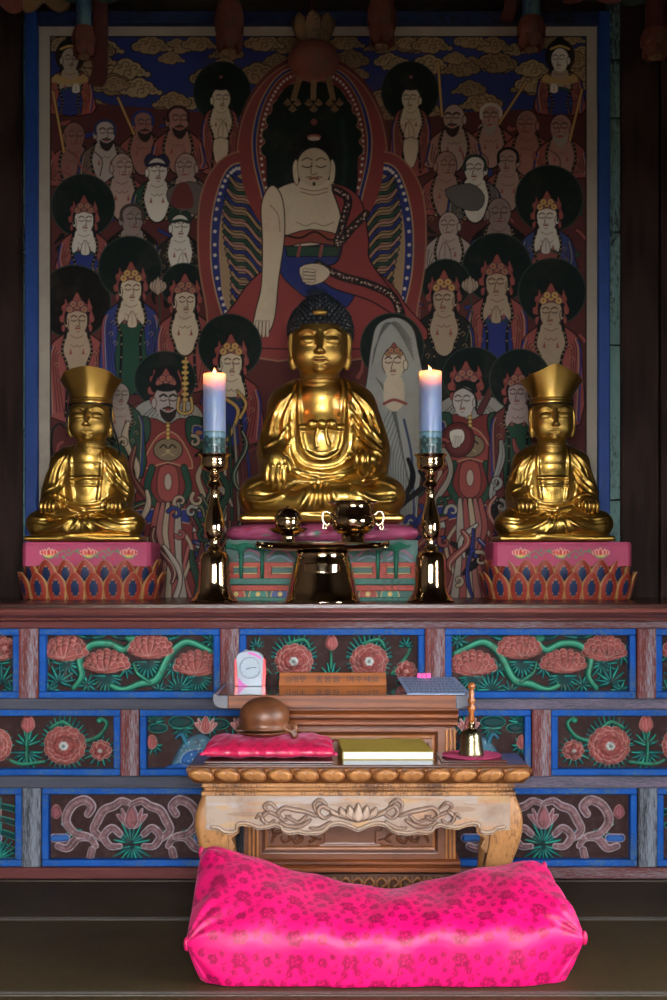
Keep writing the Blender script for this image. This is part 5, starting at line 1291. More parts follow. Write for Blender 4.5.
def candlestick(px, label_s, label_c, lean):
    k = CY/F; x = XX(px, CY); root = empty('candlestick', (x, CY, AZ), label_s, 'candlestick', 'brass candlesticks on the altar')
    z = lambda p: AZ+(602-p)*k
    Lt = lambda L: [(a*k, z(p)) for a, p in L]
    b = MB(); b.lathe(Lt([(22.8, 602), (23.8, 601), (23.4, 599.8), (21.8, 598.4), (19.8, 595.6), (17.6, 592), (16.3, 587), (15.8, 581), (15.6, 574), (15.3, 566), (14.9, 559), (13.4, 554.6), (10.5, 551.6), (7, 550.4), (6.6, 549)]), (x, CY, 0), 64); b.build('bell_base', M['brass'], root, smooth=True, auto=50)
    b = MB(); b.lathe(Lt([(6.6, 549), (7.4, 548), (6.8, 547), (4.6, 546), (3.8, 543), (4.4, 539.5), (7.4, 538.5), (8, 537.4), (9.6, 534), (10.2, 529), (9.8, 523), (8.6, 516), (6.8, 509), (5, 503), (4.2, 499), (3.8, 494.5), (4.6, 492), (5, 490.6), (3.8, 489), (4.4, 487.6), (7, 486.4), (7.8, 485), (7, 483.4), (5, 480.4), (3.8, 478.6), (5.4, 477), (5.8, 476), (4, 474.4), (3.6, 473), (5.6, 472), (5.6, 471)]), (x, CY, 0), 48); b.build('stem', M['brass'], root, smooth=True, auto=50)
    b = MB(); b.lathe(Lt([(5, 472), (9, 471), (12, 469.2), (13.6, 466.6), (13.8, 462), (13.4, 459.5), (14.4, 457), (16.4, 455.2), (16.6, 454.4), (15.6, 454.4), (13, 457.6), (12.4, 460), (12.2, 465), (3, 466)]), (x, CY, 0), 48); b.build('drip_cup', M['brass'], root, smooth=True, auto=50)
    # pillar candle with a melted well, resting in the cup
    ct = 371.5 if px > 300 else 374
    cz = z(465.8); c = empty('candle', (x, CY, cz), label_c, 'candle', 'lit pillar candles'); R_ = 11.2*k
    T = z(ct)
    b = MB(); b.lathe([(.001, cz), (R_*.97, cz), (R_, cz+.003), (R_, T-.004), (R_*.985, T-.001), (R_*.9, T), (R_*.84, T-.003), (R_*.74, T-.02), (R_*.58, T-.040), (R_*.38, T-.060), (R_*.2, T-.078), (.001, T-.088)], (x, CY, 0), 56); b.build('wax', M['wax'], c, smooth=True, auto=60)
    # printed sleeve round the foot of the candle
    r = R(0, 0, 140, 24, 2, '3d6a70')
    r.poly([(0, 0), (140, 0), (140, 6), (0, 6)], '6f96ac'); r.poly([(0, -1), (140, -1), (140, 1), (0, 1)], '4a6c50'); r.poly([(0, 7), (140, 7), (140, 24), (0, 24)], '2c4a4c')
    q = random.Random(3)
    for i in range(200): r.ell(q.uniform(0, 140), q.uniform(6, 24), q.uniform(1, 4), q.uniform(.6, 2), q.choice(('35584e', '24383c', '51787a', '1f3230')))
    for i in range(11): r.line([(28+i*1.6, 14.2), (28.6+i*1.6, 13+i % 2)], .9, 'b4c8c8', sm=0)
    b = MB(); th = np.linspace(0, 2*PI, 97)[:-1]; zr = np.linspace(z(432), z(456), 20); P = []; Cc = []
    for a in th:
        P.append([(x+R_*1.012*math.cos(a), CY+R_*1.012*math.sin(a), zz_) for zz_ in zr]); u = ((a+PI*.0)/(2*PI)*140+ -68) % 140
        Cc.append([r.c[int((1-(j/19))*0+min(r.h-1, j/19*(r.h-1))), int(min(r.w-1, u*2))] for j in range(20)])
    b.grid(np.array(P), wrapu=True, col=np.array(Cc)); b.build('printed_sleeve', M['label'], c, smooth=True, usecol=True)
    b = MB(); b.tube([(x, CY, T-.085), (x, CY, T-.03), (x, CY, T+.004), (x+.002*lean, CY, T+.010)], [.0016]*4, 6); b.build('wick', M['wick'], c, smooth=True)
    b = MB(); fz = T+.001; h = .026
    P = []
    for t in np.linspace(0, 1, 10): 
        rr = .0075*math.sin(PI*min(1, t**.55))**.9*(1-t*.35)+.0003
        P.append([(x+lean*(.010*t*t)-.000+rr*math.cos(a), CY+rr*math.sin(a), fz+h*t) for a in np.linspace(0, 2*PI, 13)[:-1]])
    b.grid(np.array(P).transpose(1, 0, 2), wrapu=True); b.build('flame', M['flame'], c, smooth=True)
    for nm, zz_, e, rr in (('added_wax_glow', T-.024, .34, .008), ('candle_flame_light', T+.02, .7, .010)):  # first lamp is added, unseen inside the wax well, to make the wax glow
        l = bpy.data.lights.new(nm, 'POINT'); l.energy = e; l.color = (1, .27, .045); l.shadow_soft_size = rr
        o = bpy.data.objects.new(nm, l); C.objects.link(o); o.location = (x, CY, zz_)
candlestick(214.5, 'tall turned brass candlestick on a bell foot, left of the incense vessels', 'lit pale blue pillar candle with an upright flame, on the left candlestick', 0)
candlestick(430.5, 'tall turned brass candlestick on a bell foot, right of the incense vessels', 'lit pale blue pillar candle with its flame leaning left, on the right candlestick', -1)

# ================================================================ BRASS VESSELS
VY = 5.42; k = VY/F; vz = lambda p: AZ+(604-p)*k
def lathe_at(b, px, L, n=56, dy=0, **kw): b.lathe([(a*k, vz(p)) for a, p in L], (XX(px, VY), VY+dy, 0), n, **kw); return b
os_ = empty('offering_stand', (XX(322, VY), VY, AZ), 'broad brass stand with a flared skirt and flat tray carrying the two vessels', 'stand')
lathe_at(MB(), 322.5, [(36, 604), (38.5, 603.4), (38.4, 602), (36.5, 600), (34.6, 592), (32, 580), (29.6, 568), (27.6, 560), (26.6, 556), (27.4, 554.4), (25, 553)], 64).build('skirt', M['brass'], os_, smooth=True, auto=50)
lathe_at(MB(), 322.5, [(22, 553.4), (40, 552.6), (54, 550.6), (60, 548.6), (64, 545.6), (66, 544.6), (65.4, 546.4), (62, 549.8), (56, 551.2), (40, 551.0), (.5, 551)][::1], 72, sy=.62).build('tray', M['brass'], os_, smooth=True, auto=60)
for q in (-1, 1):
    b = MB(); xq = XX(322.5, VY)+q*61*k
    b.tube(crom([(xq-q*.006, VY-.02, vz(548.5)), (xq+q*.012, VY-.022, vz(549)), (xq+q*.020, VY-.012, vz(546.5)), (xq+q*.016, VY, vz(544)), (xq, VY-.004, vz(546))], 5), .0045, 8); b.build('tray_lug', M['brass'], os_, smooth=True)
pc = empty('x', (0, 0, 0)); bpy.data.objects.remove(pc)
b = MB(); x0 = XX(322.5, VY)
for a in np.linspace(-.9, .9, 25): pass
P = []
for t in np.linspace(0, 1, 9):
    P.append([(x0+(30.2-1.0*t)*k*math.sin(a)*1.0, VY-(30.2-1.0*t)*k*math.cos(a)-.0035, vz(577-12*t-2.2*math.cos(a*3.3)*(1-t))) for a in np.linspace(-.62, .62, 40)])
b.grid(np.array(P)); o = b.build('raised_cartouche', M['brass'], os_, smooth=True); md = o.modifiers.new('Solidify', 'SOLIDIFY'); md.thickness = .003
# covered cup on a foot, in a saucer
tz = 551
cup = empty('covered_cup', (XX(288, VY), VY, vz(tz)), 'round lidded brass cup in a wavy saucer, at the left on the tray', 'cup')
lathe_at(MB(), 288, [(9.6, 551), (10, 550), (8.4, 547), (7, 542), (6.4, 538), (7.2, 536), (5, 535.4)], 40).build('foot', M['brass'], cup, smooth=True, auto=50)
lathe_at(MB(), 288, [(5, 536), (10, 535.4), (15, 533.6), (18.6, 531), (19.4, 530), (18, 531.4), (14, 534.4), (4, 534.9)], 64, lob=.05, nl=4).build('saucer', M['brass'], cup, smooth=True)
lathe_at(MB(), 288, [(5, 535.2), (9, 533.4), (12.6, 529), (13.6, 524.5), (13.2, 521.6), (13.8, 521), (13.8, 520)], 48).build('bowl', M['brass'], cup, smooth=True, auto=50)
lathe_at(MB(), 288, [(13.9, 520), (14.2, 519.4), (13.2, 517.6), (11.6, 513.4), (8, 510.4), (3, 509.2), (1.2, 508.8), (1.6, 508), (1, 507.4), (.1, 507.3)], 48).build('lid', M['brass'], cup, smooth=True, auto=50)
# two-handled incense burner
ib = empty('incense_burner', (XX(353, VY), VY, vz(tz)), 'brass incense burner with flat rim and two curled handles, right on the tray', 'incense burner')
lathe_at(MB(), 353, [(14, 551), (14.6, 550), (13.4, 547.6), (12, 543), (11, 538.6), (12.4, 537), (10, 536)], 48).build('foot', M['brass'], ib, smooth=True, auto=50)
lathe_at(MB(), 353, [(9, 536.6), (15, 535), (20, 531), (23, 525.6), (23.2, 521.4), (21.8, 518), (22.4, 517.2), (20.6, 512.6), (19.4, 508.6), (20, 506.6), (24.6, 505.2), (25.4, 504.2), (24.6, 503.4), (20, 503.8), (18, 506), (18, 509), (17, 511), (.2, 511)], 64).build('bowl', M['brass'], ib, smooth=True, auto=50)
M['ash'] = m_plain('incense_ash', '8a8680', .95, var=.2, vs=80)
lathe_at(MB(), 353, [(17.8, 510.8), (17.9, 509.6), (10, 508.9), (.2, 508.6)], 40).build('ash', M['ash'], ib, smooth=True)
for q in (-1, 1):
    b = MB(); X0 = XX(353, VY)
    b.tube(crom([(X0+q*21.6*k, VY, vz(517)), (X0+q*25*k, VY, vz(513.6)), (X0+q*29*k, VY, vz(514)), (X0+q*30.6*k, VY, vz(519)), (X0+q*29*k, VY, vz(524)), (X0+q*25.6*k, VY, vz(527)), (X0+q*23*k, VY, vz(524.6))], 5), [.006, .005]+[.005]*29, 10) if False else b.tube(crom([(X0+q*21.6*k, VY, vz(517)), (X0+q*25*k, VY, vz(513.6)), (X0+q*29*k, VY, vz(514)), (X0+q*30.6*k, VY, vz(519)), (X0+q*29*k, VY, vz(524)), (X0+q*25.6*k, VY, vz(527)), (X0+q*23*k, VY, vz(524.6))], 5), .0052, 10)
    b.tube(crom([(X0+q*29*k, VY-.004, vz(524)), (X0+q*30*k, VY-.005, vz(530)), (X0+q*27.4*k, VY-.005, vz(531)), (X0+q*27*k, VY-.005, vz(528))], 4), .0034, 8)
    b.build('handle', M['brass'], ib, smooth=True)

# ================================================================ HANGING ORNAMENTS UNDER THE CANOPY
M['lot_red'] = m_worn('old_lotus_red', '6e3a30', '4a3c30', .4, (1, 1, 1), .7, 18, .3)
M['lot_tan'] = m_worn('old_lotus_ochre', '74583a', '4a3a2c', .4, (1, 1, 1), .7, 18, .3)
M['stalk_blue'] = m_worn('marbled_blue_stalk', '1e3f66', '50706e', .6, (2, 2, .5), .6, 24, .3)
M['stalk_green'] = m_worn('dark_green_stalk', '2a4238', '1c2420', .4, (1, 1, 1), .7, 10, .3)
M['stalk_red'] = m_worn('dark_red_stalk', '4c241e', '2c1a16', .4, (1, 1, 1), .7, 10, .3)
HYc = 6.10; hk = HYc/F
def hz_(p): return ZY(p, HYc)
CB = hz_(-8)
canopy = empty('canopy_beam', (0, HYc, CB), 'dark painted canopy beam with red and green cloud boards, along the top edge', 'beam')
b = MB(); b.box(-1.9, 1.9, HYc-.08, HYc+.1, hz_(-8), hz_(-60)); b.build('beam', M['navy'], canopy, bevel=.01)
for i, (xa_, xb_, y, c) in enumerate(((-20, 30, 22, 'lot_red'), (28, 74, 21, 'lot_tan'), (70, 120, 12, 'stalk_green'), (120, 200, 5, 'stalk_red'), (200, 250, 7, 'lot_red'), (250, 300, 4, 'stalk_green'), (330, 400, 5, 'stalk_red'), (400, 500, 5, 'stalk_green'), (500, 560, 8, 'stalk_red'), (560, 620, 12, 'lot_red'), (618, 690, 14, 'stalk_green'))):
    pts = [(xa_, -14), (xb_, -14)]+[(xb_-(xb_-xa_)*t, y*(.45+.55*abs(math.sin(t*PI*1.5+.5)))) for t in np.linspace(0, 1, 16)]
    b = MB(); b.prism([(XX(p[0], HYc), hz_(p[1])) for p in pts], HYc-.10-.004*(i % 3), HYc-.082); b.build('cloud_board', M[c], canopy, bevel=.003)
M['cloud_green'] = M['stalk_green']
def petals(b, x, y, z0, r0, h, n, mi=0, out=.3, down=True, ph=0):
    """ring of lotus petals hanging (or standing)"""
    sg = -1 if down else 1
    for i in range(n):
        a = 2*PI*(i+ph)/n; P = []
        for t in np.linspace(0, 1, 8):
            wd = r0*1.7*PI/n*(1-(max(0, t-.4)/.6)**2.2)**.6*(.75+.25*min(1, t/.4))+.0005; row = []
            for u in np.linspace(-1, 1, 7):
                rr = r0*(1+out*math.sin(PI*t*.62))+.22*r0*(1-u*u)*.4
                row.append((x+math.cos(a)*rr-math.sin(a)*u*wd, y+math.sin(a)*rr+math.cos(a)*u*wd, z0+sg*h*t))
            P.append(row)
        P = np.array(P); b.grid(P, mi); Q = P.copy(); Q[..., 0] -= math.cos(a)*.006; Q[..., 1] -= math.sin(a)*.006; b.grid(Q, mi, flip=True)
def pendant(px, y_st, y_end, w, m, label, board=None, ph=0):
    x = XX(px, HYc-.06); y = HYc-.16; zt, zm, zb = CB-.0, hz_(y_st), hz_(y_end); hw = w/2*hk
    root = empty('hanging_lotus', (x, y, zb), label, 'hanging ornament', 'carved lotus ornaments hanging from the canopy')
    b = MB(); b.lathe([(hw*.72, zm-.01), (hw*.8, zm+.01), (hw*.74, zm+.03), (hw*.74, CB+.05), (hw*.74, CB+.06)], (x, y, 0), 20); b.build('stalk', M[m], root, smooth=True, auto=50)
    b = MB(); petals(b, x, y, zm+.006, hw*.78, (zm-zb)*.62, 7, 0, .35, ph=ph); b.build('upper_petals', M['lot_red'], root, smooth=True)
    b = MB(); petals(b, x, y, zm-(zm-zb)*.33, hw*.66, (zm-zb)*.62, 6, 0, .4, ph=.5+ph); b.build('lower_petals', M['lot_red'], root, smooth=True)
    b = MB(); b.lathe([(.004, zb-.002), (hw*.5, zb+.006), (hw*.55, zb+.016), (hw*.3, zb+.02)], (x, y, 0), 20); b.build('seed_tip', M['lot_tan'], root, smooth=True)
    if board:
        b = MB(); X0, X1 = XX(board[0], HYc), XX(board[1], HYc); zB = hz_(board[2])
        b.prism([(X0, CB+.05), (X1, CB+.05), (X1, zB+.06), (X1-.01, zB+.02), ((X0+X1)/2, zB), (X0-.03, zB+.015), (X0-.01, zB+.07)], HYc-.10, HYc-.075); b.build('red_board', M['stalk_red'], root, bevel=.004)
pendant(88, 43, 73, 20, 'stalk_blue', 'hanging carved lotus on a marbled blue stalk, at the top left over the painting', (98, 111, 94))
pendant(231, 20, 68, 25, 'stalk_green', 'hanging carved lotus on a dark green stalk, left of the aureole top', None, .2)
pendant(381, 16, 63, 25, 'stalk_green', 'hanging carved lotus on a dark green stalk, right of the aureole top', None, .4)
pendant(528, 34, 66, 24, 'stalk_blue', 'hanging carved lotus on a blue stalk beside a red board, upper right of the painting', (504, 514, 30), .1)
pendant(650, 46, 73, 26, 'stalk_red', 'hanging red lotus bud on a red stalk, at the top right corner', None, .3)
# the central hanging jewel: lotus, round fruit and three bell tassels
x, y = XX(314, HYc-.06), HYc-.20
cj = empty('hanging_lotus_lamp', (x, y, hz_(112)), 'hanging ochre lotus over a red ball with three bell tassels, above the painted figure', 'hanging ornament')
zk = lambda p: ZY(p, y)
kk = y/F
b = MB(); b.lathe([(.006, zk(50)), (.012, zk(40)), (.010, CB+.03)], (x, y, 0), 12); b.build('stalk', M['stalk_red'], cj, smooth=True)
b = MB(); petals(b, x, y, zk(44), 11*kk, 26*kk, 8, 0, .9, down=False); b.build('outer_petals', M['lot_tan'], cj, smooth=True)
b = MB(); petals(b, x, y, zk(44), 7*kk, 27*kk, 6, 0, .5, down=False, ph=.3); b.build('inner_petals', M['lot_red'], cj, smooth=True)
b = MB(); b.lathe([(.004, zk(80)), (10*kk, zk(79)), (20*kk, zk(74)), (25*kk, zk(66)), (25.5*kk, zk(58)), (22*kk, zk(49)), (14*kk, zk(44)), (8*kk, zk(43))], (x, y, 0), 36); b.build('red_ball', M['lot_red'], cj, smooth=True)
for i, q in enumerate((-1, 0, 1)):
    xb_ = x+q*17*kk; b = MB()
    b.prism([(xb_-q*3*kk-2.6*kk, zk(76)), (xb_-q*3*kk+3.4*kk, zk(76)), (xb_+q*3*kk+2.4*kk, zk(100)), (xb_+q*3*kk-3.0*kk, zk(100))], y-.008, y+.008)
    xe = xb_+q*4*kk
    for dx, dz in ((-5, 0), (5, 0), (0, 6)):
        b.raw([(xe+dx*kk, y, zk(98+dz)), (xe+(dx-4.4)*kk, y-.015, zk(105+dz)), (xe+(dx+4.4)*kk, y-.015, zk(105+dz)), (xe+dx*kk, y+.02, zk(105+dz))], [(0, 1, 2), (0, 2, 3), (0, 3, 1), (1, 3, 2)])
    b.build('bell_tassel', M['lot_tan'], cj)
# ================================================================ READING STAND BEHIND THE TABLE
M['wood_red'] = m_wood('polished_red_brown_wood', '3e1a0a', '8a4a22', (.5, 7, 7), .38, 6, spec=.3, bump=.1)
M['wood_mid'] = m_attr('oiled_brown_wood', .35, spec=.45, dirt=.45, dcol='3a1c10', vs=9, bump=.12)
M['wood_dk'] = m_wood('dark_stand_top', '1f110d', '3c2119', (.5, 6, 6), .08, 6, coat=.6, bump=.02)
M['horn'] = m_plain('grey_scroll_end', '4a4a54', .35, var=.25, vs=18)
SY0, SY1 = 4.83, 5.285
s0 = SY0/F; Z = lambda p, Y=SY0: ZY(p, Y)
X_ = lambda p, Y=SY0: XX(p, Y)
rs = empty('reading_stand', (X_(341), 5.05, 0), 'polished reddish brown reading stand with grey scrolled top ends, against the altar', 'reading stand')
zt = Z(695.5)
b = MB(); b.box(X_(228), X_(456), SY0, SY1, Z(708.5), zt); b.build('top_board', M['wood_red'], rs, bevel=.003)
b = MB(); b.box(X_(218), X_(463), SY0+.006, SY1-.003, zt, zt+.0022); b.build('polished_top', M['wood_dk'], rs)
for a, c, sg in ((228, 212.5, -1), (456, 469, 1)):
    xa, xc = X_(a), X_(c); h = zt-Z(708.5); pr = [(xa, zt), (xa, zt-h)]
    for t in np.linspace(0, 1, 14):
        q = PI/2*t; pr.append((xa+(xc-xa)*(.35+.65*math.sin(q)), zt-h+h*.75*(1-math.cos(q))))
    pr += [(xc-(xc-xa)*.05, zt+.008), (xc-(xc-xa)*.2, zt+.008), (xc-(xc-xa)*.3, zt)]
    b = MB(); b.prism(pr, SY0, SY1); b.build('scroll_end', M['horn'], rs, bevel=.002)
# stepped mouldings under the top
prof = [(5.0, zt-.05)]
ym = SY0
for (y, p) in ((.012, 708.5), (.012, 711), (.022, 713), (.030, 715), (.026, 716), (.026, 718.5), (.034, 720), (.044, 721.5), (.04, 723), (.04, 726), (.055, 728)): prof.append((ym+y, Z(p)))
prof.append((5.0, Z(728)))
b = MB(); b.profx([(a, c) for a, c in prof], X_(240), X_(459)); b.build('upper_moulding', M['wood_red'], rs, bevel=.001)
BX0, BX1 = 244, 456
r = R(BX0, 728, BX1, 862, 1.6, '6e3c20')
# frame and sunk panels with carved corner scrolls
def sunk(x0, y0, x1, y1):
    for k, (c, h) in enumerate((('4e2814', 4), ('8e5a34', 5), ('683a1e', 2.5))):
        i = k*3; r.poly([(x0+i, y0+i), (x1-i, y0+i), (x1-i, y1-i), (x0+i, y1-i)], c)
    Y_, X2 = np.mgrid[0:r.h, 0:r.w]; px = r.x0+X2/r.p; py = r.y0+Y_/r.p
    d = np.minimum.reduce([px-x0, x1-px, py-y0, y1-py]); m = d > 0
    r.z[m] = (-3*np.clip(d/5, 0, 1)+1.2*np.exp(-((d-7)/1.6)**2))[m]
for a, c in ((BX0+1, BX0+14), (BX1-14, BX1-1)):
    for q in (3, 7, 11): r.line([(a+q, 730), (a+q, 860)], 1.4, '5a2f1a', sm=0); r.line([(a+q+1.4, 730), (a+q+1.4, 860)], 2, 'a8703f', h=2, sm=0)
sunk(BX0+18, 732, BX1-18, 853)
for (x, y, fx, fy) in ((BX0+28, 843, 1, -1), (BX1-28, 843, -1, -1), (BX0+28, 742, 1, 1), (BX1-28, 742, -1, 1)):
    for P, w in (([(0, 2), (4, 10), (14, 12), (18, 5), (12, 2), (10, 6)], 3), ([(14, 10), (24, 12), (30, 5), (24, 1), (21, 5)], 2.8), ([(28, 9), (36, 11), (42, 5), (38, 2)], 2.4), ([(2, 8), (1, 18), (8, 20)], 2.4), ([(38, 8), (48, 4)], 2)):
        r.line([(x+fx*p[0], y+fy*p[1]) for p in P], [w*.6, w, w*.8], '6e3f22', h=3.4, hb=-1.0, dw=1.6, ol='3a1d10', ow=.7)
b = MB(); r.sheet(b, SY0+.055, .003, thick=.02); b.build('carved_front', M['wood_mid'], rs, smooth=True, usecol=True)
b = MB(); b.box(X_(BX0), X_(BX1), SY0+.076, SY1-.004, Z(862), Z(728)); b.build('carcass', M['wood_red'], rs)
prof = [(5.0, Z(862))]
for (y, p) in ((.05, 862), (.03, 863.5), (.026, 866), (.034, 868), (.022, 870), (.022, 874)): prof.append((ym+y, Z(p)))
prof.append((5.0, Z(874)))
b = MB(); b.profx(prof, X_(240), X_(461)); b.build('base_moulding', M['wood_red'], rs, bevel=.001)
zf = 0
r = R(242, 874, 458, 900, 1.6, '4a2a18')
for i in range(18):
    x = 250+i*12; r.line([(x-5, 892), (x-5, 882), (x, 878), (x+4, 883), (x, 887)], 2.6, '8a5a34', h=2.4, dw=1.4, ol='24120a', ow=.7); r.line([(x+6, 878), (x+5, 890)], 2, '7a4c2c', h=2)
b = MB(); r.sheet(b, SY0+.045, .003, bot=lambda x: HY+(CH-0)*F/(SY0+.045), thick=.02); b.build('openwork_skirt', M['wood_mid'], rs, smooth=True, usecol=True)
b = MB(); 
for a, c in ((242, 256), (444, 458)):
    for y0, y1 in ((SY0+.07, SY0+.12), (SY1-.06, SY1-.01)):
        pass
b.box(X_(244), X_(456), SY0+.08, SY1-.004, 0, Z(874)); b.build('plinth', M['wood_dk'], rs)

# ---------------- on the reading stand: clock, wooden name board, sheet with clips
ZT = zt+.0022
KY = 5.2; kz = lambda p: ZT+(683.2-p)*KY/F
M['silver'] = m_plain('silver_plastic', '8a95a4', .3, var=.06, spec=.6)
M['red_pl'] = m_plain('translucent_red_plastic', 'd8323c', .25, var=.05)
M['magenta'] = m_plain('magenta_print', 'c04aa0', .4)
M['dial'] = m_plain('clock_dial', '9aa8b4', .5, var=.05)
M['glass'] = N('clock_glass').set(.04, 0, (.9, .95, 1)).m; M['glass'].node_tree.nodes['Principled BSDF'].inputs['Transmission Weight'].default_value = 1
ckx = XX(250, KY); ku = KY/F
cl = empty('alarm_clock', (ckx, KY, ZT), 'small arched silver alarm clock with red sides and pink print, on the reading stand', 'clock')
def arch(w0, w1, h, cr=.62):
    P = [(-w0, 0), (w0, 0), (w1, h*cr)]
    for t in np.linspace(0, 1, 16): a = PI*t; P.append((w1*math.cos(a)*1.0, h*cr+h*(1-cr)*math.sin(a)**.8 if 0 < t < 1 else h*cr))
    P.append((-w1, h*cr)); return [(ckx+x*ku, ZT+z*ku) for x, z in P]
b = MB(); b.prism(arch(11.6, 13.3, 35.5, .78), KY-.016, KY+.018); b.build('case', M['silver'], cl, bevel=.003)
for sg in (-1, 1):
    b = MB(); b.prism([(ckx+sg*x*ku, ZT+z*ku) for x, z in ((11, 0), (15.3, 0), (15.9, 10), (16, 26), (14.6, 28), (12.6, 28))], KY-.006, KY+.014); b.build('side_wing', M['red_pl'], cl, bevel=.002)
b = MB(); b.lathe([(10.8*ku, 0), (10.8*ku, .004), (10.0*ku, .006), (9.6*ku, .002)], (ckx+.5*ku, KY-.015, ZT+18.5*ku), 40, ax='Y'); b.build('bezel', M['silver'], cl, smooth=True, auto=40)
b = MB(); b.lathe([(9.8*ku, 0), (9.8*ku, .0025)], (ckx+.5*ku, KY-.0155, ZT+18.5*ku), 40, ax='Y'); b.build('dial', M['dial'], cl)
b = MB()
for a, L, w in ((math.radians(86), 6.2, .7), (math.radians(250), 4.2, .9)):
    x0, z0 = ckx+.5*ku, ZT+18.5*ku; b.tube([(x0, KY-.0195, z0), (x0+L*ku*math.sin(a), KY-.0195, z0+L*ku*math.cos(a))], w*ku*.5, 6)
for i in range(12): a = i*PI/6; b.box(ckx+.5*ku+8.6*ku*math.sin(a)-.0008, ckx+.5*ku+8.6*ku*math.sin(a)+.0008, KY-.0187, KY-.0178, ZT+18.5*ku+8.6*ku*math.cos(a)-.0012, ZT+18.5*ku+8.6*ku*math.cos(a)+.0012)
b.build('hands_and_ticks', M['black'], cl)
b = MB(); b.prism([(ckx-11.6*ku, ZT+.2*ku), (ckx-1*ku, ZT+.2*ku), (ckx-6*ku, ZT+2.5*ku), (ckx-9*ku, ZT+6*ku), (ckx-11.4*ku, ZT+9*ku)], KY-.0175, KY-.0155); b.prism([(ckx-2*ku, ZT+34.4*ku), (ckx+4*ku, ZT+33.6*ku), (ckx+11.4*ku, ZT+29*ku), (ckx+11.4*ku, ZT+26.6*ku), (ckx+6*ku, ZT+30*ku), (ckx-2*ku, ZT+32.6*ku)], KY-.0175, KY-.0155); b.build('pink_print', M['magenta'], cl)
b = MB(); b.ball((ckx-4*ku, KY, ZT+35.4*ku), (2.4*ku, .008, 1.2*ku), 12); b.build('snooze_button', M['silver'], cl, smooth=True)

NY = 5.21; nx0, nx1 = XX(279, NY), XX(386.5, NY)
M['plaque'] = m_wood('orange_brown_board', '743808', '9c5414', (.5, 7, 7), .5, 6, spec=.2)
M['ink'] = m_plain('dark_ink', '1c0e08', .6)
nb = empty('name_board', ((nx0+nx1)/2, NY, ZT), 'long orange brown wooden board with brushed dark writing, standing on the reading stand', 'sign')
zn = ZT+(683.4-670.2)*NY/F
b = MB(); b.raw([(nx0, NY-.012, ZT), (nx1, NY-.012, ZT), (nx1-.002, NY-.004, zn), (nx0+.002, NY-.004, zn), (nx0, NY+.022, ZT), (nx1, NY+.022, ZT), (nx1-.002, NY+.008, zn), (nx0+.002, NY+.008, zn)], [(0, 1, 2, 3), (5, 4, 7, 6), (4, 0, 3, 7), (1, 5, 6, 2), (3, 2, 6, 7), (4, 5, 1, 0)]); b.build('board', M['plaque'], nb, bevel=.0015)
def text_mesh(body, size, loc, rx, mat, name, parent, ext=.0006, width=None):
    c = bpy.data.curves.new('t', 'FONT'); c.body = body; c.size = size; c.align_x = 'CENTER'; c.align_y = 'CENTER'; c.extrude = ext; c.space_character = 1.0
    o = bpy.data.objects.new('t', c); C.objects.link(o); bpy.context.view_layer.update(); dg = bpy.context.evaluated_depsgraph_get(); me = bpy.data.meshes.new_from_object(o.evaluated_get(dg)); bpy.data.objects.remove(o)
    vs = np.array([v.co[:] for v in me.vertices])
    if width: vs[:, 0] *= width/(vs[:, 0].max()-vs[:, 0].min())
    me.vertices.foreach_set('co', vs.astype(np.float32).ravel()); me.update()
    me.materials.clear(); me.materials.append(mat); o = bpy.data.objects.new(name, me); C.objects.link(o); o.parent = parent; o.location = Vector(loc)-world_of(parent); o.rotation_euler = (rx, 0, 0); return o
tl = math.atan2(zn-ZT, .008)
for word, a, c in (('()매루', 286, 306), ('홍물을', 315.5, 340), ('여주세요', 347, 379)):
    text_mesh(word, .028, (XX((a+c)/2, NY), NY-.0088, (ZT+zn)/2), tl, M['ink'], 'writing', nb, width=(c-a)*NY/F)

PY2 = 4.99; M['sheet'] = m_plain('blue_grey_paper', 'a0b6dc', .45, var=.08, vs=50); M['pinkclip'] = m_plain('pink_clip', 'f03c9c', .4); M['type'] = m_plain('grey_type', '44546e', .6)
x0, x1 = XX(402, PY2), XX(466, PY2)
ps = empty('paper_sheet', ((x0+x1)/2, PY2+.05, ZT), 'blue grey printed sheet clipped with pink tabs, lying at the right of the reading stand', 'paper')
b = MB(); zA, zB = ZT+.0006, ZT+.028
A = [(x0+.012, SY0+.008, zA), (x1+.004, SY0+.008, zA), (x1-.018, SY1-.03, zB), (x0-.004, SY1-.03, zB)]
top = [(p[0], p[1], p[2]+.0025) for p in A]; b.raw(A+top, [(3, 2, 1, 0), (4, 5, 6, 7), (0, 1, 5, 4), (1, 2, 6, 5), (2, 3, 7, 6), (3, 0, 4, 7)]); b.build('sheet', M['sheet'], ps)
b = MB(); q = random.Random(5)
def pt(u, v): a = np.array(top[0])*(1-u)+np.array(top[1])*u; c = np.array(top[3])*(1-u)+np.array(top[2])*u; return a*(1-v)+c*v+np.array([0, 0, .0004])
for j in range(9):
    v = .1+.8*j/8; u = .06
    while u < .92:
        w = q.uniform(.02, .07); b.raw([pt(u, v), pt(u+w, v), pt(u+w, v+.035), pt(u, v+.035)], [(0, 1, 2, 3)]); u += w+.02
b.build('printed_lines', M['type'], ps)
for i in range(3):
    c0 = pt(.37+.08*i, .95); b = MB(); b.box(c0[0]-.0085, c0[0]+.0085, c0[1]-.004, c0[1]+.012, c0[2]-.006, c0[2]+.0185); b.build('pink_tab', M['pinkclip'], ps, bevel=.002)

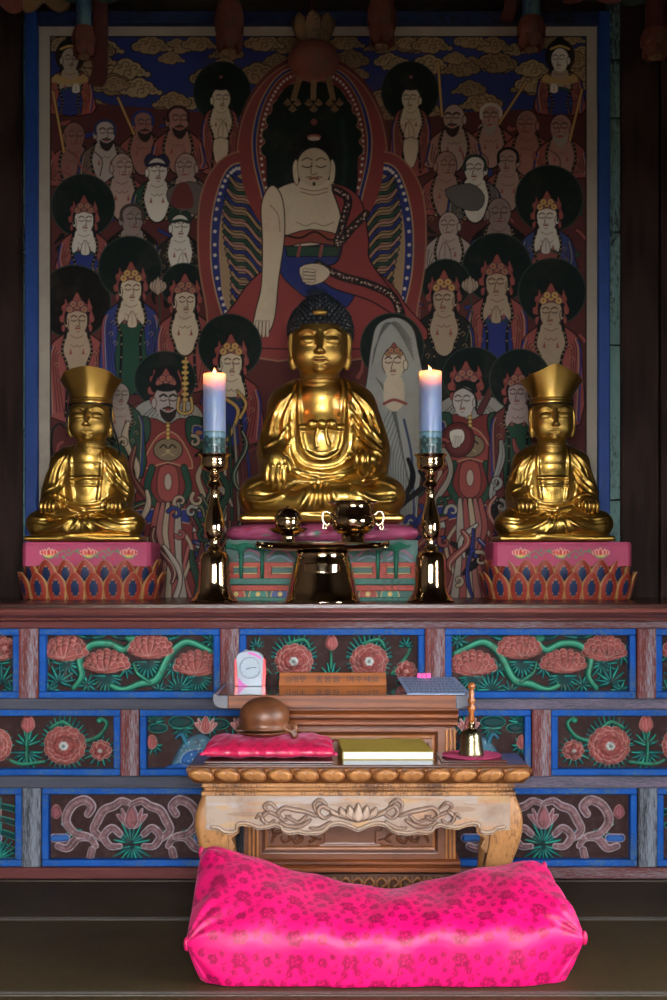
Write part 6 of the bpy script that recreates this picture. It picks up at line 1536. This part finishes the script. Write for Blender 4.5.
# ================================================================ THE LOW TABLE
TY0, TY1 = 4.50, 4.80
t0 = TY0/F; TZ = lambda p, Y=TY0: ZY(p, Y); TX = lambda p, Y=TY0: XX(p, Y)
M['tab_top'] = m_wood('table_top_dark', '33190f', '63381f', (.5, 6, 6), .16, 6, coat=.4, bump=.05)
M['tab_wood'] = m_attr('worn_golden_wood', .38, spec=.4, dirt=.55, dcol='5c3418', vs=7, bump=.25)
M['leg_wood'] = m_worn('golden_leg_wood', '96693e', '4a2c18', .55, (5, 5, 1.6), .42, 4, .4, spec=.35)
tb = empty('altar_table', (TX(358), 4.69, 0), 'low golden brown table with a lotus edge, carved whitish apron and bowed legs', 'table')
ztt = TZ(765)
b = MB(); b.box(TX(189), TX(529), TY0, TY1, TZ(768), ztt); b.build('tabletop', M['tab_top'], tb, bevel=.003)
# lotus-petal frieze, sloping inwards below the top
def frieze(b, length, n):
    """returns heightfield raster in pixels along the length"""
    r = R(0, 0, length, 18, 2.0, '5c3618')
    for i in range(n):
        x = (i+.5)*length/n; w = length/n
        r.ell(x, 8.5, w*.47, 8.2, '926034', h=4.5, dw=4, ol='4a2810', ow=.9); r.ell(x-w*.16, 8.5, w*.22, 6, 'a07040', h=2.4, hb=3, dw=2.6, ol='6a3c1c', ow=.5); r.ell(x+w*.16, 8.5, w*.22, 6, 'a07040', h=2.4, hb=3, dw=2.6, ol='6a3c1c', ow=.5)
        r.poly([(x+w*.5-3, 0), (x+w*.5+3, 0), (x+w*.5, 8)], '7a4c26', h=3, dw=2)
    return r
r = frieze(None, 344, 13)
P = []; Cc = []
for j in range(r.h):
    t = j/(r.h-1); py = 768+16*t; row = []
    for i in range(r.w):
        u = i/(r.w-1); px = 186.5+345*u; ins = (t**2)*8*(2*u-1); tp = px-ins
        z = r.z[j, i]; yy = TY0-.012+.03*t*t-z*.0028; row.append((TX(tp), yy, TZ(py)))
    P.append(row)
P = np.array(P); b = MB(); b.grid(P, flip=True, col=r.c)
Q = P.copy(); Q[..., 1] = TY0+.05; e1 = np.concatenate([P[0], P[1:, -1], P[-1, -2::-1], P[-2:0:-1, 0]]); e2 = e1.copy(); e2[:, 1] = TY0+.05
b.grid(np.stack([e1, e2], 1), wrapu=True, col=np.tile(np.array(lin('8a5a30')), (len(e1), 2, 1))); b.build('lotus_frieze', M['tab_wood'], tb, smooth=True, usecol=True)
for sg, xx in ((-1, 189), (1, 529)):
    b = MB(); X0 = TX(xx)-sg*.012
    for i in range(11):
        yy = TY0+.03+(TY1-TY0-.03)*(i+.5)/11; b.ball((X0+sg*.002, yy, TZ(776)), (.014, .016, .024), 14)
    b.box(min(X0, X0-sg*.02), max(X0, X0-sg*.02), TY0+.03, TY1, TZ(784), TZ(768)); b.build('side_frieze', M['leg_wood'], tb, smooth=True)
b = MB(); 
for (xa, xb, ya, p0, p1) in ((201, 516, .012, 784, 788.5), (203.5, 513.5, .018, 788.5, 792), (200.5, 516.5, .008, 792, 797)): b.box(TX(xa), TX(xb), TY0+ya, TY1-.01, TZ(p1), TZ(p0))
b.build('waist_moulding', M['leg_wood'], tb, bevel=.005)
low = [(212, 830), (219, 831), (224, 834.5), (232, 835), (237, 833), (236, 828), (241, 826), (250, 827), (258, 830), (268, 829), (275, 827), (281, 829), (283, 833), (289, 835), (298, 834), (306, 835.5), (318, 835), (325, 832), (330, 827.5), (338, 825.5), (347, 827.5), (355, 831), (358, 832)]
low = low+[(716-x, y) for x, y in low[::-1][1:]]
lx = np.array([p[0] for p in low], float); ly = np.array([p[1] for p in low], float); lx = np.maximum.accumulate(lx+np.arange(len(lx))*1e-4)
r = R(206, 796, 510, 838, 2.0, '8a7868')
q = random.Random(8)
for i in range(70): 
    x = q.uniform(206, 510); r.ell(x, q.uniform(797, 836), q.uniform(6, 26), q.uniform(1, 4), q.choice(('8f8680', '96683e', '85786c', '8e8888', '9c7848', '74563a')), a=.6)
for sg in (1, -1):
    F2 = lambda P: [(358+sg*(p[0]-358), p[1]) for p in P]
    def sc_(P, w, h=3): r.line(F2(P), [w*.6, w, w*.8, w*.4], '8a7464', h=h, dw=1.8, ol='40281c', ow=.8)
    for P, w in (([(330, 810), (322, 806), (318, 812), (324, 818), (332, 814)], 4), ([(326, 804), (320, 800), (314, 804), (316, 812)], 3.4), ([(316, 816), (306, 812), (296, 810), (284, 808), (278, 814), (284, 820), (290, 816)], 4), ([(310, 820), (300, 826), (288, 826), (280, 822)], 3.6), ([(306, 816), (298, 822), (286, 816)], 3), ([(278, 816), (268, 812), (262, 818), (268, 824), (274, 820)], 3.6), ([(276, 808), (270, 803), (264, 806), (268, 811)], 3), ([(330, 822), (320, 828), (310, 828)], 3.4), ([(264, 822), (260, 814), (256, 818)], 2.6)): sc_(P, w)
    r.line(F2([(lx[i], ly[i]-3) for i in range(len(lx)//2+1)]), 2.4, '9c8874', sm=2, h=2, dw=1.2, ol='543624', ow=.7)
for q_ in (-20, 20, -13, 13, -6.5, 6.5, 0):
    r.poly([(358, 822), (358+q_-5, 815), (358+q_*1.35, 803+abs(q_)*.32), (358+q_+5, 815)], '94806e', sm=4, h=3.4, hb=1.5-abs(q_)*.06, dw=3, ol='40281c', ow=.8)
b = MB(); r.sheet(b, TY0+.003, .0042, bot=lambda x: float(np.interp(x, lx, ly)) if 212 <= x <= 504 else 830, thick=.018); b.build('carved_apron', M['tab_wood'], tb, smooth=True, usecol=True)
b = MB(); b.box(TX(222), TX(494), TY1-.03, TY1-.012, TZ(826), TZ(797)); b.build('back_apron', M['leg_wood'], tb)
for xx in (214, 502):
    b = MB(); b.box(TX(xx)-.008, TX(xx)+.008, TY0+.05, TY1-.02, TZ(826), TZ(797)); b.build('side_apron', M['leg_wood'], tb)
# bowed legs
def leg(sg, y, dy):
    b = MB(); P = []
    prof = [(797, -.5, 27), (806, 3.5, 29), (818, 6.5, 31), (832, 6.5, 32), (848, 3, 30), (866, -3, 27), (886, -8, 24), (906, -10, 22), (926, -8, 21), (942, -3, 23), (952, 2, 27), (HY+CH*F/TY0, 2, 27)]
    pts = crom(prof, 4)
    for (p, o, w) in pts:
        base = 201 if sg < 0 else 517
        xo = base+sg*o; xi = xo-sg*w
        zc_ = max(TZ(p), 0.0); bow = o*t0*.6
        row = []
        xa, xb = TX(xo), TX(xi); yo = y-dy*bow; yi = yo+dy*.085
        for (u, v) in ((.0, .2), (.05, .06), (.2, 0), (.32, .035), (.45, .01), (.85, 0), (1, .1), (1, .85), (.85, 1), (.15, 1), (0, .85)): row.append((xa+(xb-xa)*u, yo+(yi-yo)*v, zc_))
        P.append(row)
    P = np.array(P).transpose(1, 0, 2); b.grid(P, wrapu=True); b.raw(P[:, 0], [tuple(range(11))]); b.raw(P[:, -1], [tuple(range(10, -1, -1))])
    b.build('leg', M['leg_wood'], tb, smooth=True, auto=50)
for sg in (-1, 1): leg(sg, TY0+.024, 1); leg(sg, TY1-.02, -1)
for sg, base in ((-1, 224), (1, 492)):
    b = MB(); pts = [(base, 828), (base+sg*-14, 828), (base-sg*14, 836), (base-sg*6, 842), (base-sg*10, 850), (base-sg*3, 858), (base, 870)]
    b.prism([(TX(p[0]), TZ(p[1])) for p in pts], TY0+.05, TY0+.066); b.build('leg_bracket', M['leg_wood'], tb, bevel=.003)

# ---------------- on the table
TT = ztt
def onz(p, Y): return TT+(ZY(p, Y)-TT)
M['tray_dk'] = m_wood('dark_red_tray_wood', '2c110c', '582a1c', (.5, 6, 6), .2, 6, coat=.3)
b = MB(); x0, x1 = XX(206, 4.6), XX(333, 4.6); b.box(x0, x1, 4.53, 4.785, TT, TT+.010); o = b.build('wooden_slab', M['tray_dk'], bevel=.003); tag(o, 'thin dark red wooden slab under the magenta cushion on the table', 'board')
b = MB(); x0, x1 = XX(440, 4.6), XX(506, 4.6); b.box(x0, x1, 4.56, 4.78, TT, TT+.007); o = b.build('wooden_slab', M['tray_dk'], bevel=.003); tag(o, 'thin dark wooden slab under the bell saucer at the right of the table', 'board')
# brocade
def brocade(w, h, ppu, base, dark, light, sz=1.0, seed=1):
    r = R(0, 0, w, h, ppu, base); q = random.Random(seed)
    def blob(x, y, s, c):
        for i in range(6): a = 2*PI*i/6+q.uniform(-.2, .2); r.ell(x+s*.55*math.cos(a), y+s*.55*math.sin(a), s*.34, s*.3, c, a=.8)
        r.ell(x, y, s*.42, s*.42, c, a=.8)
        for i in range(5): a = 2*PI*i/5; r.ell(x+s*.3*math.cos(a), y+s*.3*math.sin(a), s*.1, s*.1, base)
    pw, ph = 38*sz, 33*sz; j = 0; y = ph*.3
    while y < h+ph:
        x = (j % 2)*pw/2
        while x < w+pw:
            blob(x, y, 7.2*sz, dark); 
            for (dx, dy, s) in ((11, 2, 3.2), (19, -1, 4.4), (26, 4, 2.6), (15, 10, 3), (24, 12, 3.4), (8, 12, 2.2), (31, 9, 2)): 
                blob(x+dx*sz, y+dy*sz*.9, s*sz, dark)
                r.line([(x+dx*sz-2, y+dy*sz+3), (x+dx*sz+2.5*sz, y+dy*sz+4*sz)], 1.1*sz, dark, a=.7, sm=0)
            x += pw
        y += ph/2*1.0+2; j += 1
    return r
def satin(name, rough=.36, sheen=.4):
    n = N(name); n.set(rough, 0, spec=.36); a = n.n('ShaderNodeAttribute', attribute_name='Col'); n.l(a.outputs['Color'], n.b.inputs['Base Color'])
    n.b.inputs['Sheen Weight'].default_value = sheen; n.b.inputs['Sheen Roughness'].default_value = .35; n.b.inputs['Sheen Tint'].default_value = (1, .35, .6, 1)
    n.b.inputs['Anisotropic'].default_value = .5
    f = n.noise(n.coord((1, 1, 1)), 7, 3); n.bump(f, .3, .02); return n.m
M['satin'] = satin('magenta_satin', .5, .15)
M['tuft'] = m_plain('tuft_pink', 'b40c50', .5)
M['satin_s'] = satin('crimson_satin', .3, .3)
def pillow(name, label, cat, corners, Tz, r, mat, zfloor, nu=260, nv=200, squash=2.6, endp=5, wr=0, seed=0, under=.5):
    """corners: (front-left, front-right, back-right, back-left) of the seam line; thickness Tz up and down.
    The section is a closed rounded loop, pinched to the seam at both ends."""
    FL, FR, BR, BL = [np.array(c, float) for c in corners]; q = random.Random(seed); P = []; Cc = []
    ph = [q.uniform(0, 6) for _ in range(12)]
    for i in range(nu):
        u = -1+2*i/(nu-1); s = (u+1)/2; f = FL*(1-s)+FR*s; k = BL*(1-s)+BR*s
        e = (1-abs(u)**endp)**.5; T = Tz*e; sag = 1-abs(u)**2.2; row = []; cr = []
        for j in range(nv):
            a = 2*PI*j/nv; ca, sa = math.cos(a), math.sin(a)
            c1 = math.copysign(abs(ca)**(2/squash), ca); s1 = math.copysign(abs(sa)**(2/squash), sa)
            mid = (f+k)/2; half = (k-f)/2; pin = 1+(.04*sag if c1 < 0 else -.02*sag)
            p = mid+half*c1*pin
            up = s1*T*(1 if s1 > 0 else under)
            w = 0
            if wr: w = wr*(math.sin(u*9+ph[0]+c1*2)*.5+math.sin(u*17+c1*5+ph[1])*.3+math.sin(u*31-c1*7+ph[2])*.2)*e+wr*2.2*abs(u)**8*math.sin(c1*14+ph[3])*(1-abs(u)**30)
            p = p+np.array([0, 0, up])+np.array([0, (-w if c1 < 0 else w)*abs(c1), w*s1])
            p[2] -= sagd(u)*sag if False else 0
            p[2] = max(p[2], zfloor); row.append(p)
            # pattern coordinate along the section
            U = s*(r.w-1); arc = (j/nv); V = abs(2*((arc+.25) % 1)-1)
            cr.append(r.c[int(V*(r.h-1)), int(U)])
        P.append(row); Cc.append(cr)
    return np.array(P), np.array(Cc)

# magenta cushion under the wooden fish
Yc = 4.66
r = brocade(120, 60, 2, 'b81c48', '8a1030', 'd84878', .6, 3)
cx0, cx1 = XX(205, Yc), XX(335, Yc); zc = TT+.010
FLc = (cx0, 4.55, zc+.020); FRc = (cx1, 4.55, zc+.020); BRc = (cx1-.012, 4.80, zc+.032); BLc = (cx0+.012, 4.80, zc+.032)
P, Cc = pillow('c', '', '', (FLc, FRc, BRc, BLc), .043, r, None, zc+.0005, 140, 90, 2.4, 6, .005, 4)
sk = empty('small_cushion', ((cx0+cx1)/2, 4.67, zc), 'small shiny crimson brocade cushion under the round wooden percussion block', 'cushion')
b = MB(); b.grid(P, flip=True, col=Cc); b.grid(P[[0]].repeat(2, 0)*1.0, col=Cc[[0]].repeat(2, 0)) if False else None
b.build('cushion_cover', M['satin_s'], sk, smooth=True, usecol=True)
for c in (FLc, FRc, BRc, BLc):
    b = MB(); b.ball(c, (.009, .006, .006), 10); b.build('corner_tuft', M['tuft'], sk, smooth=True)
# wooden fish (round wooden percussion block)
M['moktak'] = m_wood('turned_brown_wood', '3a1e12', '744628', (6, 6, 1.2), .42, 4, bump=.1)
s = S((-34, -32, -4), (50, 34, 46), .8)
s.ell((0, 0, 22), (27, 25, 21), 1); s.ell((-2, 0, 8), (29, 26, 8), 5)
s.box((-4, -20, 7.6), (34, 14, 1.3), 1, .8, True); s.path([(26, -18, 7.6), (30, -12, 7.6)], 2.0, 1, True)
s.path(crom([(24, -8, 10), (29, -10, 7), (33, -10, 8), (33, -10, 12), (30, -8, 14), (25, -6, 12)], 4), [4, 3.4, 3.0, 3.0, 3.2, 3.6], 2)
s.ell((32, -9, 3.0), (4.2, 5, 4.4), 2)
V, Fc = s.mesh(); mk = 4.67/F*.93; mx_, mz = XX(264.5, 4.67), zc+.0645
o = MB().raw(np.array([(mx_+p[0]*mk*1.0, 4.67+p[1]*mk, mz+p[2]*mk) for p in V]), Fc.tolist()).build('wooden_percussion_block', M['moktak'], smooth=True)
tag(o, 'round brown wooden percussion block with a mouth slot, resting on the crimson cushion', 'percussion block')

# book
M['cover'] = m_plain('olive_gold_cover', '9c8a38', .42, var=.06, vs=8); M['pages'] = m_worn('page_block', 'c6d2da', '98a6b0', .35, (.3, 1, 30), .8, 8, .2); M['black_m'] = M['dark']
BYf, BYb = 4.62, 4.79; z0, z1 = TT, ZY(751.5, 4.62); z2 = ZY(738.5, BYb)
bk = empty('thick_book', (XX(385, 4.7), 4.7, TT), 'thick book with an olive gold cover lying beside the hand bell', 'book')
A = lambda px, Y: XX(px, Y)
b = MB(); bl, br = A(342.5, BYf), A(434, BYf); bbl, bbr = A(338, BYb), A(421, BYb)
def slab(pts, za, zb):
    zt_ = lambda y, z: z if z < z0+.004 else z+(z2-z1)*(y-BYf)/(BYb-BYf)
    n = len(pts); b.raw([(x, y, zt_(y, za)) for x, y in pts]+[(x, y, zt_(y, zb)) for x, y in pts], [tuple(range(n-1, -1, -1)), tuple(range(n, 2*n))]+[(i, (i+1) % n, n+(i+1) % n, n+i) for i in range(n)])
hb = z1-z0
slab([(bl, BYf), (br, BYf), (bbr, BYb), (bbl, BYb)], z0, z0+.003); slab([(bl, BYf), (br, BYf), (bbr, BYb), (bbl, BYb)], z1-.003, z1); slab([(bl, BYf), (bl+.004, BYf), (bbl+.004, BYb), (bbl, BYb)], z0+.003, z1-.003)
b.build('cover', M['cover'], bk, bevel=.0008)
b = MB(); slab([(bl+.0045, BYf+.004), (br-.004, BYf+.004), (bbr-.004, BYb-.004), (bbl+.0045, BYb-.004)], z0+.0034, z1-.0034); b.build('pages', M['pages'], bk)

# hand bell on a pink saucer
BY = 4.66; kb = BY/F; bx = XX(471.5, BY); sz0 = TT+.007
M['pink_felt'] = m_plain('pink_felt', 'cc3c74', .8, var=.2, vs=60)
b = MB(); b.lathe([(22*kb, sz0), (27*kb, sz0+.001), (29.5*kb, sz0+.005), (30*kb, sz0+.007), (28*kb, sz0+.007), (24*kb, sz0+.005), (.2*kb, sz0+.005)], (bx, BY, 0), 64, sy=1.05, lob=.012, nl=14)
o = b.build('bell_mat', M['pink_felt'], smooth=True, auto=60, origin=(bx, BY, sz0)); tag(o, 'round pink mat with a wavy rim under the hand bell', 'mat')
hb_ = empty('hand_bell', (bx, BY, sz0+.005), 'small brass hand bell with a turned wooden handle, at the right end of the table', 'bell')
zb0 = sz0+.005; bz = lambda p: zb0+(753.5-p)*kb
b = MB(); b.lathe([(12.6*kb, bz(753.5)), (12.9*kb, bz(752.6)), (12.4*kb, bz(750.5)), (11.2*kb, bz(746)), (10.8*kb, bz(740)), (10.2*kb, bz(734)), (8.8*kb, bz(729.6)), (5.6*kb, bz(727.2)), (3*kb, bz(726.6)), (3*kb, bz(725.4))], (bx, BY, 0), 56); b.build('bell_cup', M['brass_bell'], hb_, smooth=True, auto=50)
b = MB(); b.lathe([(3.6*kb, bz(726.6)), (3.9*kb, bz(725)), (3.6*kb, bz(721)), (2.4*kb, bz(720.4))], (bx, BY, 0), 24); b.build('ferrule', M['brass'], hb_, smooth=True, auto=50)
M['handle_w'] = m_wood('turned_handle_wood', '5c2c10', 'a8622c', (6, 6, 1), .25, 6, coat=.5)
b = MB(); b.lathe([(2.6*kb, bz(720.6)), (3.4*kb, bz(718)), (2.6*kb, bz(712)), (4.0*kb, bz(708)), (4.3*kb, bz(705)), (2.2*kb, bz(703.4)), (3.6*kb, bz(701)), (3.9*kb, bz(697.6)), (2.2*kb, bz(695.6)), (3.2*kb, bz(692)), (2.6*kb, bz(689.6)), (1.9*kb, bz(688)), (3.9*kb, bz(686)), (4.0*kb, bz(683.6)), (2.3*kb, bz(681.4)), (.1*kb, bz(681))], (bx, BY, 0), 28); b.build('handle', M['handle_w'], hb_, smooth=True)

# ================================================================ THE BIG CUSHION
r = brocade(430, 190, 2.2, 'd00660', '800236', 'ff60a0', 1.55, 7)
Yf, Yb = 3.96, 4.38
FLc = (XX(186, Yf), Yf, ZY(944, Yf)); FRc = (XX(585, Yf), Yf, ZY(938, Yf)); BRc = (XX(545, Yb), Yb, ZY(868, Yb)); BLc = (XX(201, Yb), Yb, ZY(853, Yb))
def big():
    FL, FR, BR, BL = [np.array(c, float) for c in (FLc, FRc, BRc, BLc)]; nu, nv = 420, 280; P = np.zeros((nu, nv, 3)); Cc = np.zeros((nu, nv, 3)); q = np.random.RandomState(5)
    for i in range(nu):
        u = -1+2*i/(nu-1); s = (u+1)/2; f = FL*(1-s)+FR*s; k = BL*(1-s)+BR*s
        au = abs(u); e = (1-au**6)**.5; e2 = (1-au**9)**.5
        dip = .125*(1-au**1.5)                      # hollow of the seat
        kk_ = k-np.array([0, 0, dip*1.25]); ff = f-np.array([0, .02*(1-au**4), .02*(1-au**3)])
        # section through four control heights: front seam, crown, back seam, underside
        for j in range(nv):
            a = 2*PI*j/nv; ca, sa = math.cos(a), math.sin(a)
            c1 = math.copysign(abs(ca)**.75, ca); s1 = sa
            base = (ff+kk_)/2+(kk_-ff)/2*c1
            sm01 = ((s1+1)/2)**2*(3-2*((s1+1)/2)); T = (.30*(1-sm01)+.135*sm01)*e
            z = base[2]+s1*T-(.0 if s1 < 0 else dip*.25*s1)
            x = base[0]; y = base[1]-(.035*e if c1 < 0 else 0)*abs(c1)-(.05*e*s1*s1 if s1 < 0 and c1 < 0 else 0)
            w = .006*math.sin(u*9+c1*3+s1*2)+.004*math.sin(u*21-c1*4+1-s1*3)+.010*au**10*math.sin(c1*11+2)*(1-au**40)
            # puckers running from the corners
            for (cu, cc, sgn) in ((-1, -1, 1), (1, -1, -1), (-1, 1, 1), (1, 1, -1)):
                du, dc = (u-cu), (c1-cc)*.5; rr = math.hypot(du, dc); th = math.atan2(dc, du*sgn+1e-6)
                w += .009*math.exp(-rr*4.5)*math.sin(th*13+cu)*min(1, rr*9)
            z += w*(1 if s1 > 0 else .3)*abs(s1); y -= w*.8*max(0, -c1)
            P[i, j] = (x, y, max(z, .0))
        # the woven pattern follows the true distance over the cloth
        d_ = np.linalg.norm(np.roll(P[i], -1, 0)-P[i], axis=1); L_ = np.concatenate([[0], np.cumsum(d_)])[:-1]; fr = int(nv/2)
        V = (np.abs(L_-L_[fr])*790) % (r.h-1); Cc[i] = r.c[np.where(L_ < L_[fr], V, (r.h-1)-V).astype(int), int(s*(r.w-1))]
    return P, Cc
P, Cc = big()
bc = empty('floor_cushion', ((FLc[0]+FRc[0])/2, 4.15, 0), 'huge shiny magenta brocade cushion lying on the floor in front of the table', 'cushion')
b = MB(); b.grid(P, flip=True, col=Cc); b.build('cushion_cover', M['satin'], bc, smooth=True, usecol=True)
for c, d in ((FLc, -1), (FRc, 1), (BRc, 1), (BLc, -1)):
    b = MB(); b.ball((c[0]-d*.002, c[1], c[2]), (.010, .012, .022), 12); b.build('corner_tuft', M['tuft'], bc, smooth=True)
# ================================================================ CAMERA, LIGHT
cam = bpy.data.cameras.new('camera'); co = bpy.data.objects.new('camera', cam); C.objects.link(co)
cam.sensor_fit = 'VERTICAL'; cam.sensor_height = 24; cam.lens = 24*F/1000; cam.shift_y = (HY-500)/1000
co.location = (0, 0, CH); co.rotation_euler = (PI/2, 0, 0); cam.clip_start = .05
bpy.context.scene.camera = co
def area(name, loc, rot, sx, sy, e, c, spread=PI):
    l = bpy.data.lights.new(name, 'AREA'); l.shape = 'RECTANGLE'; l.size = sx; l.size_y = sy; l.energy = e; l.color = c; l.spread = spread
    o = bpy.data.objects.new(name, l); C.objects.link(o); o.location = loc; o.rotation_euler = rot; return o
# daylight: the bright sky over the courtyard seen through the doorway behind the camera
area('sky_daylight', (-.5, -5.2, 3.6), (math.radians(90-12), 0, 0), 8, 4.6, 9000, (.96, .97, 1.0))
area('side_daylight', (4.4, 2.6, 2.2), (0, math.radians(90+8), 0), 3.2, 4.5, 1500, (.95, .97, 1.0))
w = bpy.data.worlds.new('world'); bpy.context.scene.world = w; w.use_nodes = True
w.node_tree.nodes['Background'].inputs[0].default_value = (.55, .68, .9, 1); w.node_tree.nodes['Background'].inputs[1].default_value = .6
sc = bpy.context.scene
sc.view_settings.view_transform = 'Standard'; sc.view_settings.look = 'None'; sc.view_settings.gamma = 1; sc.view_settings.use_curve_mapping = False
sc.view_settings.exposure = 0.52
sc.cycles.use_denoising = True
sc.cycles.max_bounces = 8; sc.cycles.sample_clamp_indirect = 6
